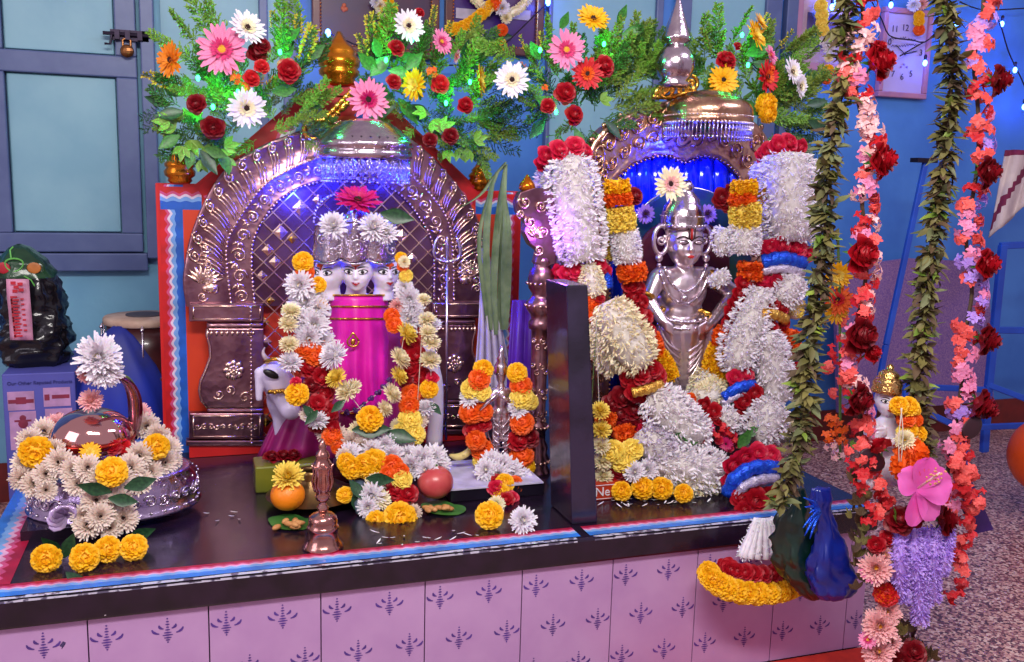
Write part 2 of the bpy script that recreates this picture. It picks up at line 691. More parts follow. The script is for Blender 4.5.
#--PART3--
# ------------------------------------------------------------------ the room
def terrazzo():
    m = bpy.data.materials.new('terrazzo')
    m.use_nodes = True
    nt = m.node_tree
    b = nt.nodes['Principled BSDF']
    b.inputs['Roughness'].default_value = .35
    tc = nt.nodes.new('ShaderNodeTexCoord')
    v = nt.nodes.new('ShaderNodeTexVoronoi')
    v.inputs['Scale'].default_value = 150
    v.inputs['Randomness'].default_value = 1
    nt.links.new(tc.outputs['Object'], v.inputs['Vector'])
    r = nt.nodes.new('ShaderNodeValToRGB')
    r.color_ramp.interpolation = 'CONSTANT'
    els = r.color_ramp.elements
    els[0].color = lin((92, 62, 66))
    els[1].position = .25
    els[1].color = lin((176, 126, 122))
    for p, c in ((.5, (206, 160, 146)), (.68, (124, 78, 82)), (.85, (224, 190, 176))):
        e = els.new(p)
        e.color = lin(c)
    sx = nt.nodes.new('ShaderNodeSeparateColor')
    nt.links.new(v.outputs['Color'], sx.inputs['Color'])
    nt.links.new(sx.outputs['Red'], r.inputs['Fac'])
    nt.links.new(r.outputs['Color'], b.inputs['Base Color'])
    return m


struct(MB().box((-2.5, -2.6, ZF-.05), (6, 3.2, ZF)).build('floor', [terrazzo()]))
w = MB()
w.box((-2.5, YW, ZF), (6, YW+.1, 2.6))
struct(w.build('wall_back', [WALLB]))
struct(MB().box((-2.5, YW-.015, ZF), (6, YW, ZF+.13)).build('baseboard_back', [mat('dark red skirting', (120, 30, 24), .5)]))


def W(x, y, d=0):
    return P(x, y, YW-d)


def slab(mb, x0, y0, x1, y1, Y0, Y1, mi=0):
    """upright slab between two depths whose front face covers the given pixel box"""
    a = P(x0, y0, Y0)
    b = P(x1, y1, Y0)
    mb.box((min(a.x, b.x), Y0, min(a.z, b.z)), (max(a.x, b.x), Y1, max(a.z, b.z)), mi)


# left part of the wall is the paler distemper
lp = MB()
a, b = W(-60, 700), W(166, -40)
lp.box((a.x, YW-.01, ZF+.13), (b.x, YW, 2.4))
struct(lp.build('trim_1', [WALLP]))

# double leaf shutter on the left
d1 = struct(thing('door_1', 'x', 'x', (W(60, 255).x, YW-.04, W(60, 255).z)))
del d1['label'], d1['category']


def rect(mb, x0, x1, z0, z1, Y0, Y1, mi=0):
    mb.box((min(x0, x1), Y0, min(z0, z1)), (max(x0, x1), Y1, max(z0, z1)), mi)


YS = YW-.05
xa = P(8, 150, YS).x
xb = P(119, 150, YS).x
xc = P(140, 150, YS).x
xd = P(158, 150, YS).x
xf = P(-60, 150, YS).x
z50 = P(60, 52, YS).z
z74 = P(60, 74, YS).z
z232 = P(60, 233, YS).z
z252 = P(60, 252, YS).z
ztop = z50+.85
lf = MB()
rect(lf, xf, xc, z232, z252, YS, YW-.012)
rect(lf, xf, xc, z50, z74, YS, YW-.012)
for (u0, u1) in ((z232, z50), (z74, ztop)):
    pass
rect(lf, xf, xa, z232, z74, YS, YW-.012)
rect(lf, xf, xa, z50, ztop, YS, YW-.012)
rect(lf, xb, xc, z232, z74, YS, YW-.012)
rect(lf, xb, xc, z50, ztop, YS, YW-.012)
bevel(lf.build('door_leaf', [FRAMEP], d1), .004)
pn = MB()
rect(pn, xa+.004, xb-.004, z232+.004, z74-.004, YS+.018, YW-.014)
bevel(pn.build('door_panel', [PANELP], d1), .003)
pn = MB()
rect(pn, xa+.004, xb-.004, z50+.004, ztop, YS+.018, YW-.014)
bevel(pn.build('door_panel', [PANELP], d1), .003)
fr = MB()
rect(fr, xc+.012, xd, z252-.02, ztop, YS-.012, YW-.012)
rect(fr, xf, xc+.012, z252-.06, z252-.004, YS-.006, YW-.012)
bevel(fr.build('door_frame', [FRAMEP], d1), .004)
bt = MB()
q = P(128, 36, YS)
bt.box((q.x-.05, YS-.012, q.z-.016), (q.x+.06, YS, q.z+.016))
bt.tube([(q.x-.07, YS-.02, q.z+.002), (q.x+.07, YS-.02, q.z+.002)], .006, 8)
bt.tube([(q.x-.045, YS-.02, q.z), (q.x-.05, YS-.024, q.z-.03), (q.x-.066, YS-.026, q.z-.03)], .004, 6)
for dx in (-.03, .0, .035):
    bt.box((q.x+dx-.007, YS-.028, q.z-.014), (q.x+dx+.007, YS-.01, q.z+.014))
bt.build('door_bolt', [DARKM], d1)
ph = MB()
q = P(127, 51, YS-.02)
ph.ball(q, .02, 0, 12, 8, sc=(1, .5, 1))
ph.tube([q+V((-.011, 0, .012)), q+V((-.011, 0, .032)), q+V((0, 0, .04)), q+V((.011, 0, .032)), q+V((.011, 0, .012))], .0035, 6)
ph.build('padlock', [BRASSD], d1)

# tall blue leaves behind the two shrines
def leaf_panel(n, bars, x0, x1, ybot, pan):
    d = thing('door_%d' % n, 'x', 'x', (P((x0+x1)/2, ybot, YW).x, YW-.03, P((x0+x1)/2, ybot, YW).z))
    del d['label'], d['category']
    struct(d)
    z0 = P((x0+x1)/2, ybot, YW-.03).z
    m = MB()
    for (a, b, k) in bars:
        rect(m, P(a, 40, YW-.03).x, P(b, 40, YW-.03).x, z0+.03, z0+1.1, YW-.035, YW-.002)
    m.box((P(x0, 40, YW-.03).x, YW-.035, z0-.04), (P(x1, 40, YW-.03).x, YW-.002, z0+.03))
    bevel(m.build('door_frame', [FRAMEP], d), .004)
    m = MB()
    for (a, b) in pan:
        rect(m, P(a, 40, YW-.02).x, P(b, 40, YW-.02).x, z0+.03, z0+1.1, YW-.02, YW-.004)
    m.build('door_panel', [PANELP], d)


leaf_panel(2, ((259, 268, 0), (283, 297, 0)), 160, 297, 200, ((161, 259), (268, 283)))
leaf_panel(3, ((548, 552, 0), (655, 662, 0), (676, 690, 0), (764, 780, 0), (785, 796, 0)), 548, 796, 215, ((552, 655), (690, 764)))

# ------------------------------------------------------------------ altar
XL, XR = -.2, 1.66
alt = thing('tiled_altar', 'long low altar faced with lilac printed tiles under a black stone top', 'altar', (.75, .45, ZF))
tp = MB()
tp.box((XL, -.012, 0), (XR, .95, ZT))
top = bevel(tp.build('stone_top', [GRANITE], alt), .006)
bd = MB()
bd.box((XL+.01, .012, ZF+.002), (XR-.01, .94, -.002))
bd.build('base', [GROUT], alt)


def motif(mb, cx, cz, s, mi):
    y = -.0006
    def arc(r, a0, a1, z0, t, dx=0):
        n = 8
        vs = []
        for i in range(n+1):
            a = a0+(a1-a0)*i/n
            tt = t*(1-.6*abs(2*i/n-1))
            vs += [(cx+dx+(r+tt)*math.cos(a), y, cz+z0+(r+tt)*math.sin(a)*.8), (cx+dx+(r-tt)*math.cos(a), y, cz+z0+(r-tt)*math.sin(a)*.8)]
        mb.add(vs, [(2*i, 2*i+1, 2*i+3, 2*i+2) for i in range(n)], mi)
    for sgn in (-1, 1):
        arc(s*.42, -1.5 if sgn > 0 else -PI+1.5, -.1 if sgn > 0 else -PI+.1, s*.25, s*.09, sgn*s*.42)
        arc(s*.25, -1.5 if sgn > 0 else -PI+1.5, .2 if sgn > 0 else -PI-.2, s*.4, s*.09, sgn*s*.2)
    for z, w in ((.8, .1), (.62, .16), (.45, .22), (.28, .16), (.12, .26), (-.05, .4), (-.2, .56), (-.36, .4), (-.5, .24), (-.64, .1)):
        ww, h = s*w*.5, s*.055
        mb.add([(cx-ww, y, cz+z*s-h*.4), (cx, y, cz+z*s-h), (cx+ww, y, cz+z*s-h*.4), (cx+ww, y, cz+z*s+h*.4), (cx, y, cz+z*s+h), (cx-ww, y, cz+z*s+h*.4)],
               [(0, 1, 2, 3, 4, 5)], mi)


for i in range(-1, 9):
    x0, x1 = max(.2*i+.0012, XL+.012), min(.2*i+.1988, XR-.012)
    if x1-x0 < .02:
        continue
    t = MB()
    t.box((x0, 0, ZF+.012), (x1, .012, -.001))
    for row, (z, off) in enumerate(((-.042, (.03, .13)), (-.132, (.07, .17)), (-.222, (.03, .13)))):
        for o_ in off:
            if x0+.02 < .2*i+o_ < x1-.015:
                motif(t, .2*i+o_, z, .031, 1)
    t.build('wall_tile', [TILE, INK], alt)

BR = [mat('paint ' + n, c, .4) for n, c in (('crimson', (176, 18, 60)), ('rose', (214, 80, 130)), ('blush', (236, 180, 214)), ('pale blue', (130, 180, 240)),
                                            ('sky blue', (54, 130, 226)), ('silver white', (214, 222, 240)))]


def wave_strip(mb, p0, p1, across, widths, wl, amp, nrm, wavy=(1, 1, 1, 1, .5, 0, 0)):
    """painted border: bands side by side from p0 to p1, widths in order along across"""
    p0, p1, across, nrm = V(p0), V(p1), V(across).normalized(), V(nrm)
    L = (p1-p0).length
    n = max(2, int(L/wl*8))
    edges = [0]
    for w_ in widths:
        edges.append(edges[-1]+w_)
    vs = []
    for i in range(n+1):
        s = i/n
        ph = (s*L/wl) % 1
        tri = (1-abs(2*ph-1))**1.3-.5
        for k, e in enumerate(edges):
            wv = 0 if k == 0 else wavy[k]
            vs.append(p0.lerp(p1, s)+across*(e+amp*tri*wv)+nrm)
    k = len(edges)
    for b in range(k-1):
        mb.add([vs[i*k+b+j] for i in range(n+1) for j in (0, 1)], [(2*i, 2*i+1, 2*i+3, 2*i+2) for i in range(n)], b)


st = MB()
up = V((0, 0, .0008))
for xa_, xb_ in ((XL, .925), (.945, XR)):
    wave_strip(st, (xa_, .052, ZT), (xb_, .052, ZT), (0, -1, 0), (.010, .007, .006, .010, .018, .0), .022, .005, up)
wave_strip(st, (XL+.075, .05, ZT), (XL+.075, .9, ZT), (-1, 0, 0), (.02, .01, .01, .014, .02, 0), .03, .01, up)
wave_strip(st, (XL, .89, ZT), (.08, .89, ZT), (0, 1, 0), (.02, .01, .01, .01, .008, 0), .03, .01, up)
st.build('painted_border', BR, alt, recalc=False)
# broken pale line along the front lip, its highlight painted as colour
ch = MB()
xx = XL
while xx < XR-.02:
    x2 = xx+U(.02, .09)
    if not .9 < xx < .94:
        ch.add([(xx, -.0125, ZT-.001-U(0, .004)), (x2, -.0125, ZT-.001-U(0, .004)), (x2, -.0125, ZT-.006), (xx, -.0125, ZT-.006)], [(0, 1, 2, 3)])
        ch.add([(xx, -.012, ZT+.0009), (x2, -.012, ZT+.0009), (x2, -.003+U(-.002, .002), ZT+.0009), (xx, -.003+U(-.002, .002), ZT+.0009)], [(0, 1, 2, 3)])
    xx = x2
ch.build('edge_highlight', [mat('pale edge highlight', (196, 196, 214), .3, c2=(90, 86, 110), scale=60, contrast=(.45, .5))], alt, recalc=False)

# orange red painted step in front of the altar, and its left end
sp = MB()
a = PZ(772, 661, ZF)
sp.box((1.05, -.30, ZF), (XR-.005, -.002, ZF+.012))
tag(bevel(sp.build('floor_cloth', [mat('orange red cloth', (206, 44, 20), .8, c2=(180, 30, 16), scale=30)]), .004),
    'orange red floor cloth lying along the foot of the tiled altar', 'cloth')

# dark upright stone slab that parts the altar
pst = MB()
a = PZ(574, 524, ZT)
b_ = PZ(598, 521, ZT)
x0, x1 = PZ(572, 526, ZT).x, PZ(597, 523, ZT).x
yb = .26
yb = a.y+.002
while P(553, 480, yb).x < x0 and yb < .4:
    yb += .002
fz = P(583, 285, a.y).z
yf_ = a.y-.005
xs_ = [P(572, 522, yf_).x, P(598, 522, yf_).x, P(588, 290, yf_).x, P(567, 287, yf_).x]
yb2 = yf_+.02
while P(552, 480, yb2).x < xs_[0] and yb2 < .4:
    yb2 += .002
pst.prism([V((xs_[0], yb2, ZT)), V((xs_[1], yb2, ZT)), V((xs_[2], yb2, fz)), V((xs_[3], yb2, fz))], yb2-yf_)
o = pst.build('stone_divider', [mat('scratched dark stone', (22, 17, 30), .2, c2=(46, 38, 62), scale=10, bump=.35, bscale=26, coat=.3, contrast=(.4, .75))])
bevel(o, .004)
tag(o, 'tall dark polished stone slab standing upright between the two shrines', 'stone slab')
#--PART4--
# ------------------------------------------------------------------ left shrine: painted board
YB = .80
bp = lambda x, y: P(x, y, YB)
board = thing('painted_backboard', 'red wooden backboard with a blue and white painted zigzag border behind the left shrine', 'backboard', (bp(330, 458).x, YB+.02, ZT))
xl, xr = P(159, 300, YB).x, P(519, 300, YB).x
zs = P(160, 183, YB).z
pk0, pk1 = P(308, 88, YB), P(374, 88, YB)
sl, sr = P(196, 180, YB), P(480, 190, YB)
oz = [(xl, ZT+.0), (xr, ZT), (xr, zs), (sr.x, zs), (pk1.x, pk1.z), (pk0.x, pk0.z), (sl.x, zs), (xl, zs)]
mb = MB()
mb.prism([V((x, YB+.03, z)) for x, z in oz], .03)
bevel(mb.build('board', [REDP], board), .003)
# inner orange panel
mb = MB()
ins = [(xl+.062, ZT+.004), (xr-.062, ZT+.004), (xr-.062, zs-.055), (sr.x-.0, zs-.055), (pk1.x-.02, pk1.z-.07), (pk0.x+.02, pk0.z-.07), (sl.x, zs-.055), (xl+.062, zs-.055)]
mb.prism([V((x, YB-.0005, z)) for x, z in ins], .001)
mb.build('inner_panel', [ORGP], board)
mb = MB()
wd = (.014, .007, .006, .009, .02, 0)
BRd = [mat('paint red', (205, 24, 30), .4), mat('paint rose', (232, 100, 140), .4), mat('paint ice', (232, 214, 236), .4), mat('paint pale', (120, 170, 236), .4),
       mat('paint blue', (30, 96, 200), .4), mat('paint blue', (30, 96, 200), .4)]
k = V((0, -.0012, 0))
wave_strip(mb, (xl+.008, YB, ZT), (xl+.008, YB, zs-.003), (1, 0, 0), wd, .026, .008, k)
wave_strip(mb, (xr-.008, YB, ZT), (xr-.008, YB, zs-.003), (-1, 0, 0), wd, .026, .008, k)
wave_strip(mb, (xl+.01, YB, zs-.008), (sl.x+.012, YB, zs-.008), (0, 0, -1), wd, .03, .008, k*1.3)
wave_strip(mb, (sr.x-.012, YB, zs-.008), (xr-.01, YB, zs-.008), (0, 0, -1), wd, .03, .008, k*1.3)
dl = V((pk0.x-sl.x, 0, pk0.z-zs)).normalized()
wave_strip(mb, (sl.x, YB, zs-.012), (pk0.x, YB, pk0.z-.012), (dl.z, 0, -dl.x), (.03, .009, .008, .012, .02, 0), .05, .012, k*1.6)
dr = V((sr.x-pk1.x, 0, zs-pk1.z)).normalized()
wave_strip(mb, (pk1.x, YB, pk1.z-.012), (sr.x, YB, zs-.012), (dr.z, 0, -dr.x), (.03, .009, .008, .012, .02, 0), .05, .012, k*1.6)
mb.build('painted_border', BRd, board, recalc=False)
KN = [(.022, 0), (.028, .006), (.026, .012), (.034, .018), (.036, .028), (.03, .036), (.034, .04), (.034, .046), (.024, .056), (.026, .06), (.016, .072), (.004, .09)]


def knob(x, ybase, Y, s, parent, zb=None):
    p = P(x, ybase, Y)
    m = MB()
    m.lathe([(r*s, h*s) for r, h in KN], 24, 0, Matrix.Translation((p.x, Y+.015, zb or p.z)))
    m.build('finial', [GOLD], parent, smooth=True)


knob(180, 182, YB, 1.05, board, zs)
knob(481, 190, YB, .9, board, zs)
# big turned gilt pot finial on the peak
p = P(342, 100, YB)
mb = MB()
mb.box((p.x-.06, YB-.01, pk0.z-.015), (p.x+.05, YB+.04, pk0.z+.012))
mb.build('finial_block', [REDP], board)
mb = MB()
mb.lathe([(r*1.45, h) for r, h in ((.025, .01), (.03, .02), (.028, .03), (.035, .038), (.036, .048), (.032, .054), (.036, .06), (.037, .075), (.033, .084), (.03, .088), (.031, .096), (.022, .112), (.012, .124), (.004, .145))], 28, 0,
         Matrix.Translation((p.x-.005, YB+.015, pk0.z)))
mb.build('finial', [GOLD], board, smooth=True)

# ------------------------------------------------------------------ left shrine: embossed silver arch
YA = .765
ap = lambda x, y: P(x, y, YA)
arch = thing('silver_arch', 'wide embossed silver throne arch with a lattice centre behind the three-faced idol', 'arch', (ap(337, 443).x, YA, ZT))
Ocur = [(186, 306), (183, 275), (194, 225), (220, 175), (257, 148), (299, 131), (343, 120), (388, 128), (425, 150), (461, 190), (480, 225), (489, 262), (488, 306)]
B1 = [(231, 306), (226, 250), (236, 223), (261, 188), (285, 172), (309, 161), (343, 153), (380, 160), (402, 170), (419, 183), (441, 209), (451, 240), (453, 306)]
B2 = [(254, 306), (252, 245), (270, 210), (289, 193), (310, 184), (343, 178), (375, 182), (400, 195), (419, 218), (432, 247), (433, 306)]
NS = 64
O_ = spline([ap(*q) for q in Ocur], NS)
b1 = spline([ap(*q) for q in B1], NS)
b2 = spline([ap(*q) for q in B2], NS)
up_ = V((0, -1, 0))
mb = MB()     # sheet with a dished profile between outer rim and lattice
vs = []
prof = ((0, .0), (.03, .012), (.12, .008), (.5, .012), (.94, .006), (1, .012))
for i in range(NS):
    for t, h in prof:
        vs.append(O_[i].lerp(b1[i], t)+up_*h)
    for t, h in ((.1, .008), (.5, .012), (.9, .008), (1., .012), (1.02, 0)):
        vs.append(b1[i].lerp(b2[i], t)+up_*h)
k = 11
mb.add(vs, [(i*k+j, i*k+j+1, (i+1)*k+j+1, (i+1)*k+j) for i in range(NS-1) for j in range(k-1)])
mb.build('arch_sheet', [EMB], arch, smooth=True)
mb = MB()
mb.prism(O_[:] + [], .002)
mb.build('back_plate', [mat('dull silver backing', (120, 84, 96), .35, .9, c2=(90, 56, 70), scale=10, bump=.2, bscale=40)], arch)


def beads(path, n, r, name, m=EMB2, par=arch, off=.013):
    g = MB()
    for q in spline(path, n):
        g.ball(q+up_*off, r, 0, 7, 5)
    return g.build(name, [m], par, smooth=True)


beads(b1, 105, .0042, 'bead_row')
beads(b2, 92, .0040, 'bead_row')


def spiral(mb, c, ax, ay, r0, turns, n=18, rad=.003, a0=0, hand=1, rim=.012, mi=0):
    pts = []
    rr = []
    for i in range(n+1):
        t = i/n
        a = a0+hand*turns*2*PI*t
        r = r0*(1-t)**.8
        pts.append(c+(ax*math.cos(a)+ay*math.sin(a))*r+up_*(rim+.004*t))
        rr.append(rad*(1-.3*t))
    mb.tube(pts, rr, 6, mi)
    mb.ball(c+up_*rim, r0*.28, mi, 8, 5, sc=(1, .8, 1))


def leafpads(mb, c, ax, ay, L, W_, rim=.01, mi=0):
    """raised almond lobe along ax"""
    n = 8
    prs = [(0, 0), (.2, .7), (.5, 1), (.8, .6), (1, 0)]
    left = [c+ax*(L*t)+ay*(W_*w*.5)+up_*rim for t, w in prs]
    mid = [c+ax*(L*t)+up_*(rim+.006*(w+.1)) for t, w in prs]
    right = [c+ax*(L*t)-ay*(W_*w*.5)+up_*rim for t, w in prs]
    vs = left+mid+right
    fs = []
    for i in range(4):
        fs += [(i, i+1, 5+i+1, 5+i), (5+i, 5+i+1, 10+i+1, 10+i)]
    mb.add(vs, fs, mi)


# plume scrolls all the way round the outer band
for side in (0, 1):
    mb = MB()
    for k in range(13):
        s = .10+(.385)*k/12
        if side:
            s = 1-s
        i = s*(NS-1)
        a = int(i)
        o = O_[a].lerp(O_[min(a+1, NS-1)], i-a)
        s2 = s+(-.028 if not side else .028)
        i2 = s2*(NS-1)
        a2 = int(i2)
        q = b1[a2].lerp(b1[min(a2+1, NS-1)], i2-a2)
        out = (o-q)
        L = out.length
        out.normalize()
        tan = (O_[min(a+2, NS-1)]-O_[max(a-2, 0)]).normalized()*(1 if not side else -1)
        c = q+out*(L*.80)
        r0 = L*.135
        spiral(mb, c, out, tan, r0, 1.5, 16, .0032, 0, -1, .012)
        # three ribs sweeping back to the bead row
        for j, off in enumerate((-.9, -.1, .7)):
            st_ = c-out*(r0*(.5+.3*j))+tan*(r0*off)
            en = q+tan*(L*.10*off)+out*.008
            mid = st_.lerp(en, .5)+tan*(r0*.7)
            pts = [st_.lerp(mid, t/5).lerp(mid.lerp(en, t/5), t/5)+up_*.0125 for t in range(6)]
            mb.tube(pts, [.0032, .003, .0027, .0024, .002, .0012], 5)
        mb.tube([c+tan*(-r0)+out*r0*.6+up_*.012, c+out*r0*1.35+up_*.012, c+tan*r0+out*r0*.6+up_*.012], .0022, 5)
        for j in range(5):
            mb.ball(q+out*(L*(.12+.1*j))-tan*(r0*.55)+up_*.012, .002, 0, 5, 4)
    mb.build('plume_relief', [EMB2], arch, smooth=True)
# running scroll between the bead rows
mb = MB()
for k in range(20):
    s = (k+.5)/20
    i = s*(NS-1)
    a = int(i)
    o = b1[a].lerp(b1[min(a+1, NS-1)], i-a)
    q = b2[a].lerp(b2[min(a+1, NS-1)], i-a)
    c = (o+q)/2
    w_ = (o-q).length
    out = (o-q).normalized()
    tan = up_.cross(out)
    spiral(mb, c, out, tan, w_*.30, 1.6, 18, .0026, PI*(k % 2), 1 if k % 2 else -1, .011)
    for j in range(3):
        aa = .9*j-1.2
        d_ = (tan*math.cos(aa)+out*math.sin(aa)*(1 if k % 2 else -1))
        leafpads(mb, c+tan*(w_*.3), d_, up_.cross(d_), w_*.36, w_*.14)
mb.build('scroll_relief', [EMB2], arch, smooth=True)
# peacock shaped relief at each foot of the band
for (x, y, hand) in ((208, 270, 1), (467, 262, -1)):
    mb = MB()
    for j in range(7):
        c = ap(x+U(-14, 10)*hand, y-22+j*8)
        spiral(mb, c, V((hand, 0, 0)), V((0, 0, 1)), .013, 1.4, 14, .0026, j, hand if j % 2 else -hand)
    for j in range(9):
        aa = PI*(.1+.09*j)
        d_ = V((math.cos(aa)*hand, 0, math.sin(aa)))
        leafpads(mb, ap(x-4*hand, y+14), d_, up_.cross(d_), .05, .011)
    mb.ball(ap(x+2*hand, y+18)+up_*.01, .016, 0, 10, 6, sc=(1.3, .5, .8))
    mb.tube(spline([ap(x-26*hand+8*hand, y+28), ap(x-12*hand, y+33), ap(x+6*hand, y+27), ap(x+16*hand, y+31)], 14), .004, 6)
    mb.build('peacock_relief', [EMB2], arch, smooth=True)

# lattice of thin strips inside the arch
mb = MB()
lt = [ap(253, 442)]+b2+[ap(433, 436)]


def inside(x, z, poly):
    c = False
    n = len(poly)
    for i in range(n):
        a, b = poly[i], poly[i-1]
        if (a.z > z) != (b.z > z) and x < (b.x-a.x)*(z-a.z)/(b.z-a.z)+a.x:
            c = not c
    return c


cx0, cz0 = ap(343, 300).x, ap(343, 300).z
for sgn in (1, -1):
    for k in range(-16, 17):
        d_ = V((1, 0, sgn)).normalized()
        base = V((cx0+k*.05, YA, cz0))
        run = []
        for t in range(-90, 91):
            q = base+d_*(t*.006)
            if inside(q.x, q.z, lt) and q.z > ZT+.03:
                run.append(q)
            elif len(run) > 1:
                mb.beam(run[0]+up_*(.005+.001*sgn), run[-1]+up_*(.005+.001*sgn), .0032, .0022)
                run = []
        if len(run) > 1:
            mb.beam(run[0]+up_*.005, run[-1]+up_*.005, .0032, .0022)
mb.build('lattice', [EMB2], arch)
# small mirror and gilt lozenges held in the lattice
for (x, y, mi, r) in ((263, 322, 1, .016), (264, 342, 0, .02), (256, 372, 0, .018), (266, 420, 1, .018), (257, 412, 1, .014), (300, 208, 0, .02), (318, 200, 0, .014), (280, 232, 0, .02),
                      (268, 250, 0, .016), (292, 238, 1, .014), (275, 262, 0, .016), (402, 236, 0, .018), (412, 258, 0, .014), (420, 300, 0, .016), (262, 276, 0, .015), (270, 300, 1, .012)):
    mb = MB()
    c = ap(x, y)+up_*.003
    mb.add([c+V((-r, 0, 0)), c+V((0, 0, -r)), c+V((r, 0, 0)), c+V((0, 0, r)), c+up_*.004], [(0, 1, 4), (1, 2, 4), (2, 3, 4), (3, 0, 4)], 0)
    mb.build('foil_lozenge', [(EMB2, GOLDB)[mi]], arch)

# pillars
def rosette(mb, c, r, n=8, mi=0):
    for i in range(n):
        a = 2*PI*i/n
        d_ = V((math.cos(a), 0, math.sin(a)))
        mb.ball(c+d_*r*.68+up_*.002, r*.36, mi, 8, 5, sc=(1, .45, 1))
        mb.ball(c+d_*r*.34+up_*.005, r*.2, mi, 8, 5, sc=(1, .5, 1))
    mb.ball(c+up_*.008, r*.2, mi, 8, 6)


def pillar(x_out, x_in, y0, y1, name):
    """relief pier; x_out is the outer edge in the picture, x_in the inner one"""
    w_ = x_in-x_out
    X = lambda u: x_out+w_*u
    H = lambda v: y0+(y1-y0)*v
    pr = MB()
    q = lambda u, v: ap(X(u), H(v))
    pr.prism([q(0, 0), q(1, 0), q(1, .13), q(0, .13)], .026, 0, .003)
    pr.prism([q(.24, .135), q(1, .135), q(1, .175), q(.24, .175)], .03, 0, .006)
    vase = [(.23, .18), (.22, .23), (.26, .30), (.27, .38), (.2, .48), (.14, .55), (.12, .62), (.15, .69), (.22, .735)]
    pr.prism([q(u, v) for u, v in vase]+[q(1, .735), q(1, .18)], .022, 0, .0)
    pr.prism([q(.24, .74), q(1, .74), q(1, .765), q(.24, .765)], .026, 0, .004)
    pr.prism([q(0, .77), q(1, .77), q(1, .955), q(0, .955)], .026, 0, .003)
    pr.prism([q(-.04, .96), q(1.02, .96), q(1.02, 1), q(-.04, 1)], .03, 0, .003)
    bevel(pr.build(name, [EMB], arch), .002)
    g = MB()
    rosette(g, q(.6, .47)+up_*.024, .026)
    for (u, v) in ((.4, .64), (.75, .66), (.55, .61)):
        spiral(g, q(u, v), V((1, 0, 0)), V((0, 0, 1)), .014, 1.3, 14, .0025, u*9, 1, .024)
    for i in range(9):
        leafpads(g, q(.3+.07*i, .19), V((0, 0, -1)), V((1, 0, 0)), .016, .009, .022)
    g.tube([q(u, v)+V((.004 if w_ > 0 else -.004, -.022, 0)) for u, v in vase], .003, 6)
    for (v0, v1) in ((.02, .11), (.79, .935)):
        fr_ = [q(.06, v0), q(.95, v0), q(.95, v1), q(.06, v1), q(.06, v0)]
        for a, b in zip(fr_[:-1], fr_[1:]):
            g.tube([a+up_*.027, b+up_*.027], .0022, 5)
    for i in range(10):
        c = q(.12+.085*i, .865)
        spiral(g, c, V((1, 0, 0)), V((0, 0, 1)), .008, 1.2, 10, .0018, i, 1 if i % 2 else -1, .027)
    g.build('pier_relief', [EMB2], arch, smooth=True)


pillar(189, 263, 302, 443, 'pier')
pillar(487, 429, 300, 432, 'pier')
beads([ap(250, 306), ap(251, 440)], 34, .0036, 'bead_row', off=.03)
beads([ap(434, 306), ap(434, 430)], 32, .0036, 'bead_row', off=.03)
bp_ = MB()
bp_.box((ap(189, 440).x, YA-.02, ZT+.001), (ap(487, 440).x, YB-.002, ap(189, 443).z))
bp_.build('foot_rail', [REDP], arch)

# gilt scroll bracket at the crown of the arch
mb = MB()
c = P(313, 131, YA-.02)
spiral(mb, c, V((0, 0, 1)), V((1, 0, 0)), .026, 1.7, 24, .007, 0, -1, .01)
mb.tube(spline([P(313, 121, YA-.03), P(330, 118, YA-.03), P(345, 104, YA-.03), P(352, 95, YA-.03)], 12), [.007+.004*math.sin(i) for i in range(12)], 8)
for i in range(7):
    q = P(322+i*4.5, 124-i*4.6, YA-.035)
    leafpads(mb, q, V((.3, 0, 1)).normalized(), V((1, 0, -.3)).normalized(), .022, .014, .004)
    leafpads(mb, q, V((.6, 0, -.7)).normalized(), V((.7, 0, .6)).normalized(), .018, .012, .004)
mb.build('scroll_bracket', [GOLDB], arch, smooth=True)

# silver parasol hanging over the idol
c = P(366, 150, .62)
mp = MPP(c)
um = thing('silver_parasol', 'round silver parasol with a fringe of fine chains hung over the three-faced idol', 'parasol', (c.x, c.y, c.z))
mb = MB()
T = Matrix.Translation(c)
mb.lathe([(r*mp*1.05, z*mp) for r, z in ((42, -9), (44, -8), (44, -2), (42, 0), (45, 2), (45, 7), (43, 9), (40, 14), (34, 18), (33, 20), (26, 24), (25, 26), (12, 30), (2, 31))], 48, 0, T, cap=False)
mb.build('canopy', [SILVER], um, smooth=True)
mb = MB()
for i in range(60):
    a = 2*PI*i/60
    d_ = V((math.cos(a), math.sin(a), 0))
    leafpads(mb, c+d_*(mp*(45 if i % 2 else 42))+V((0, 0, mp*(2 if i % 2 else 12))), V((0, 0, -1)) if i % 2 else V((-d_.y, d_.x, 0)), V((-d_.y, d_.x, 0)), .006, .006, 0)
    spiral(mb, c+d_*(mp*46)+V((0, 0, 5*mp)), V((-d_.y, d_.x, 0)), V((0, 0, 1)), .006, 1., 8, .0012, i, 1, 0)
mb.build('relief_band', [SILVERS], um, smooth=True)
mb = MB()
NCH = 34
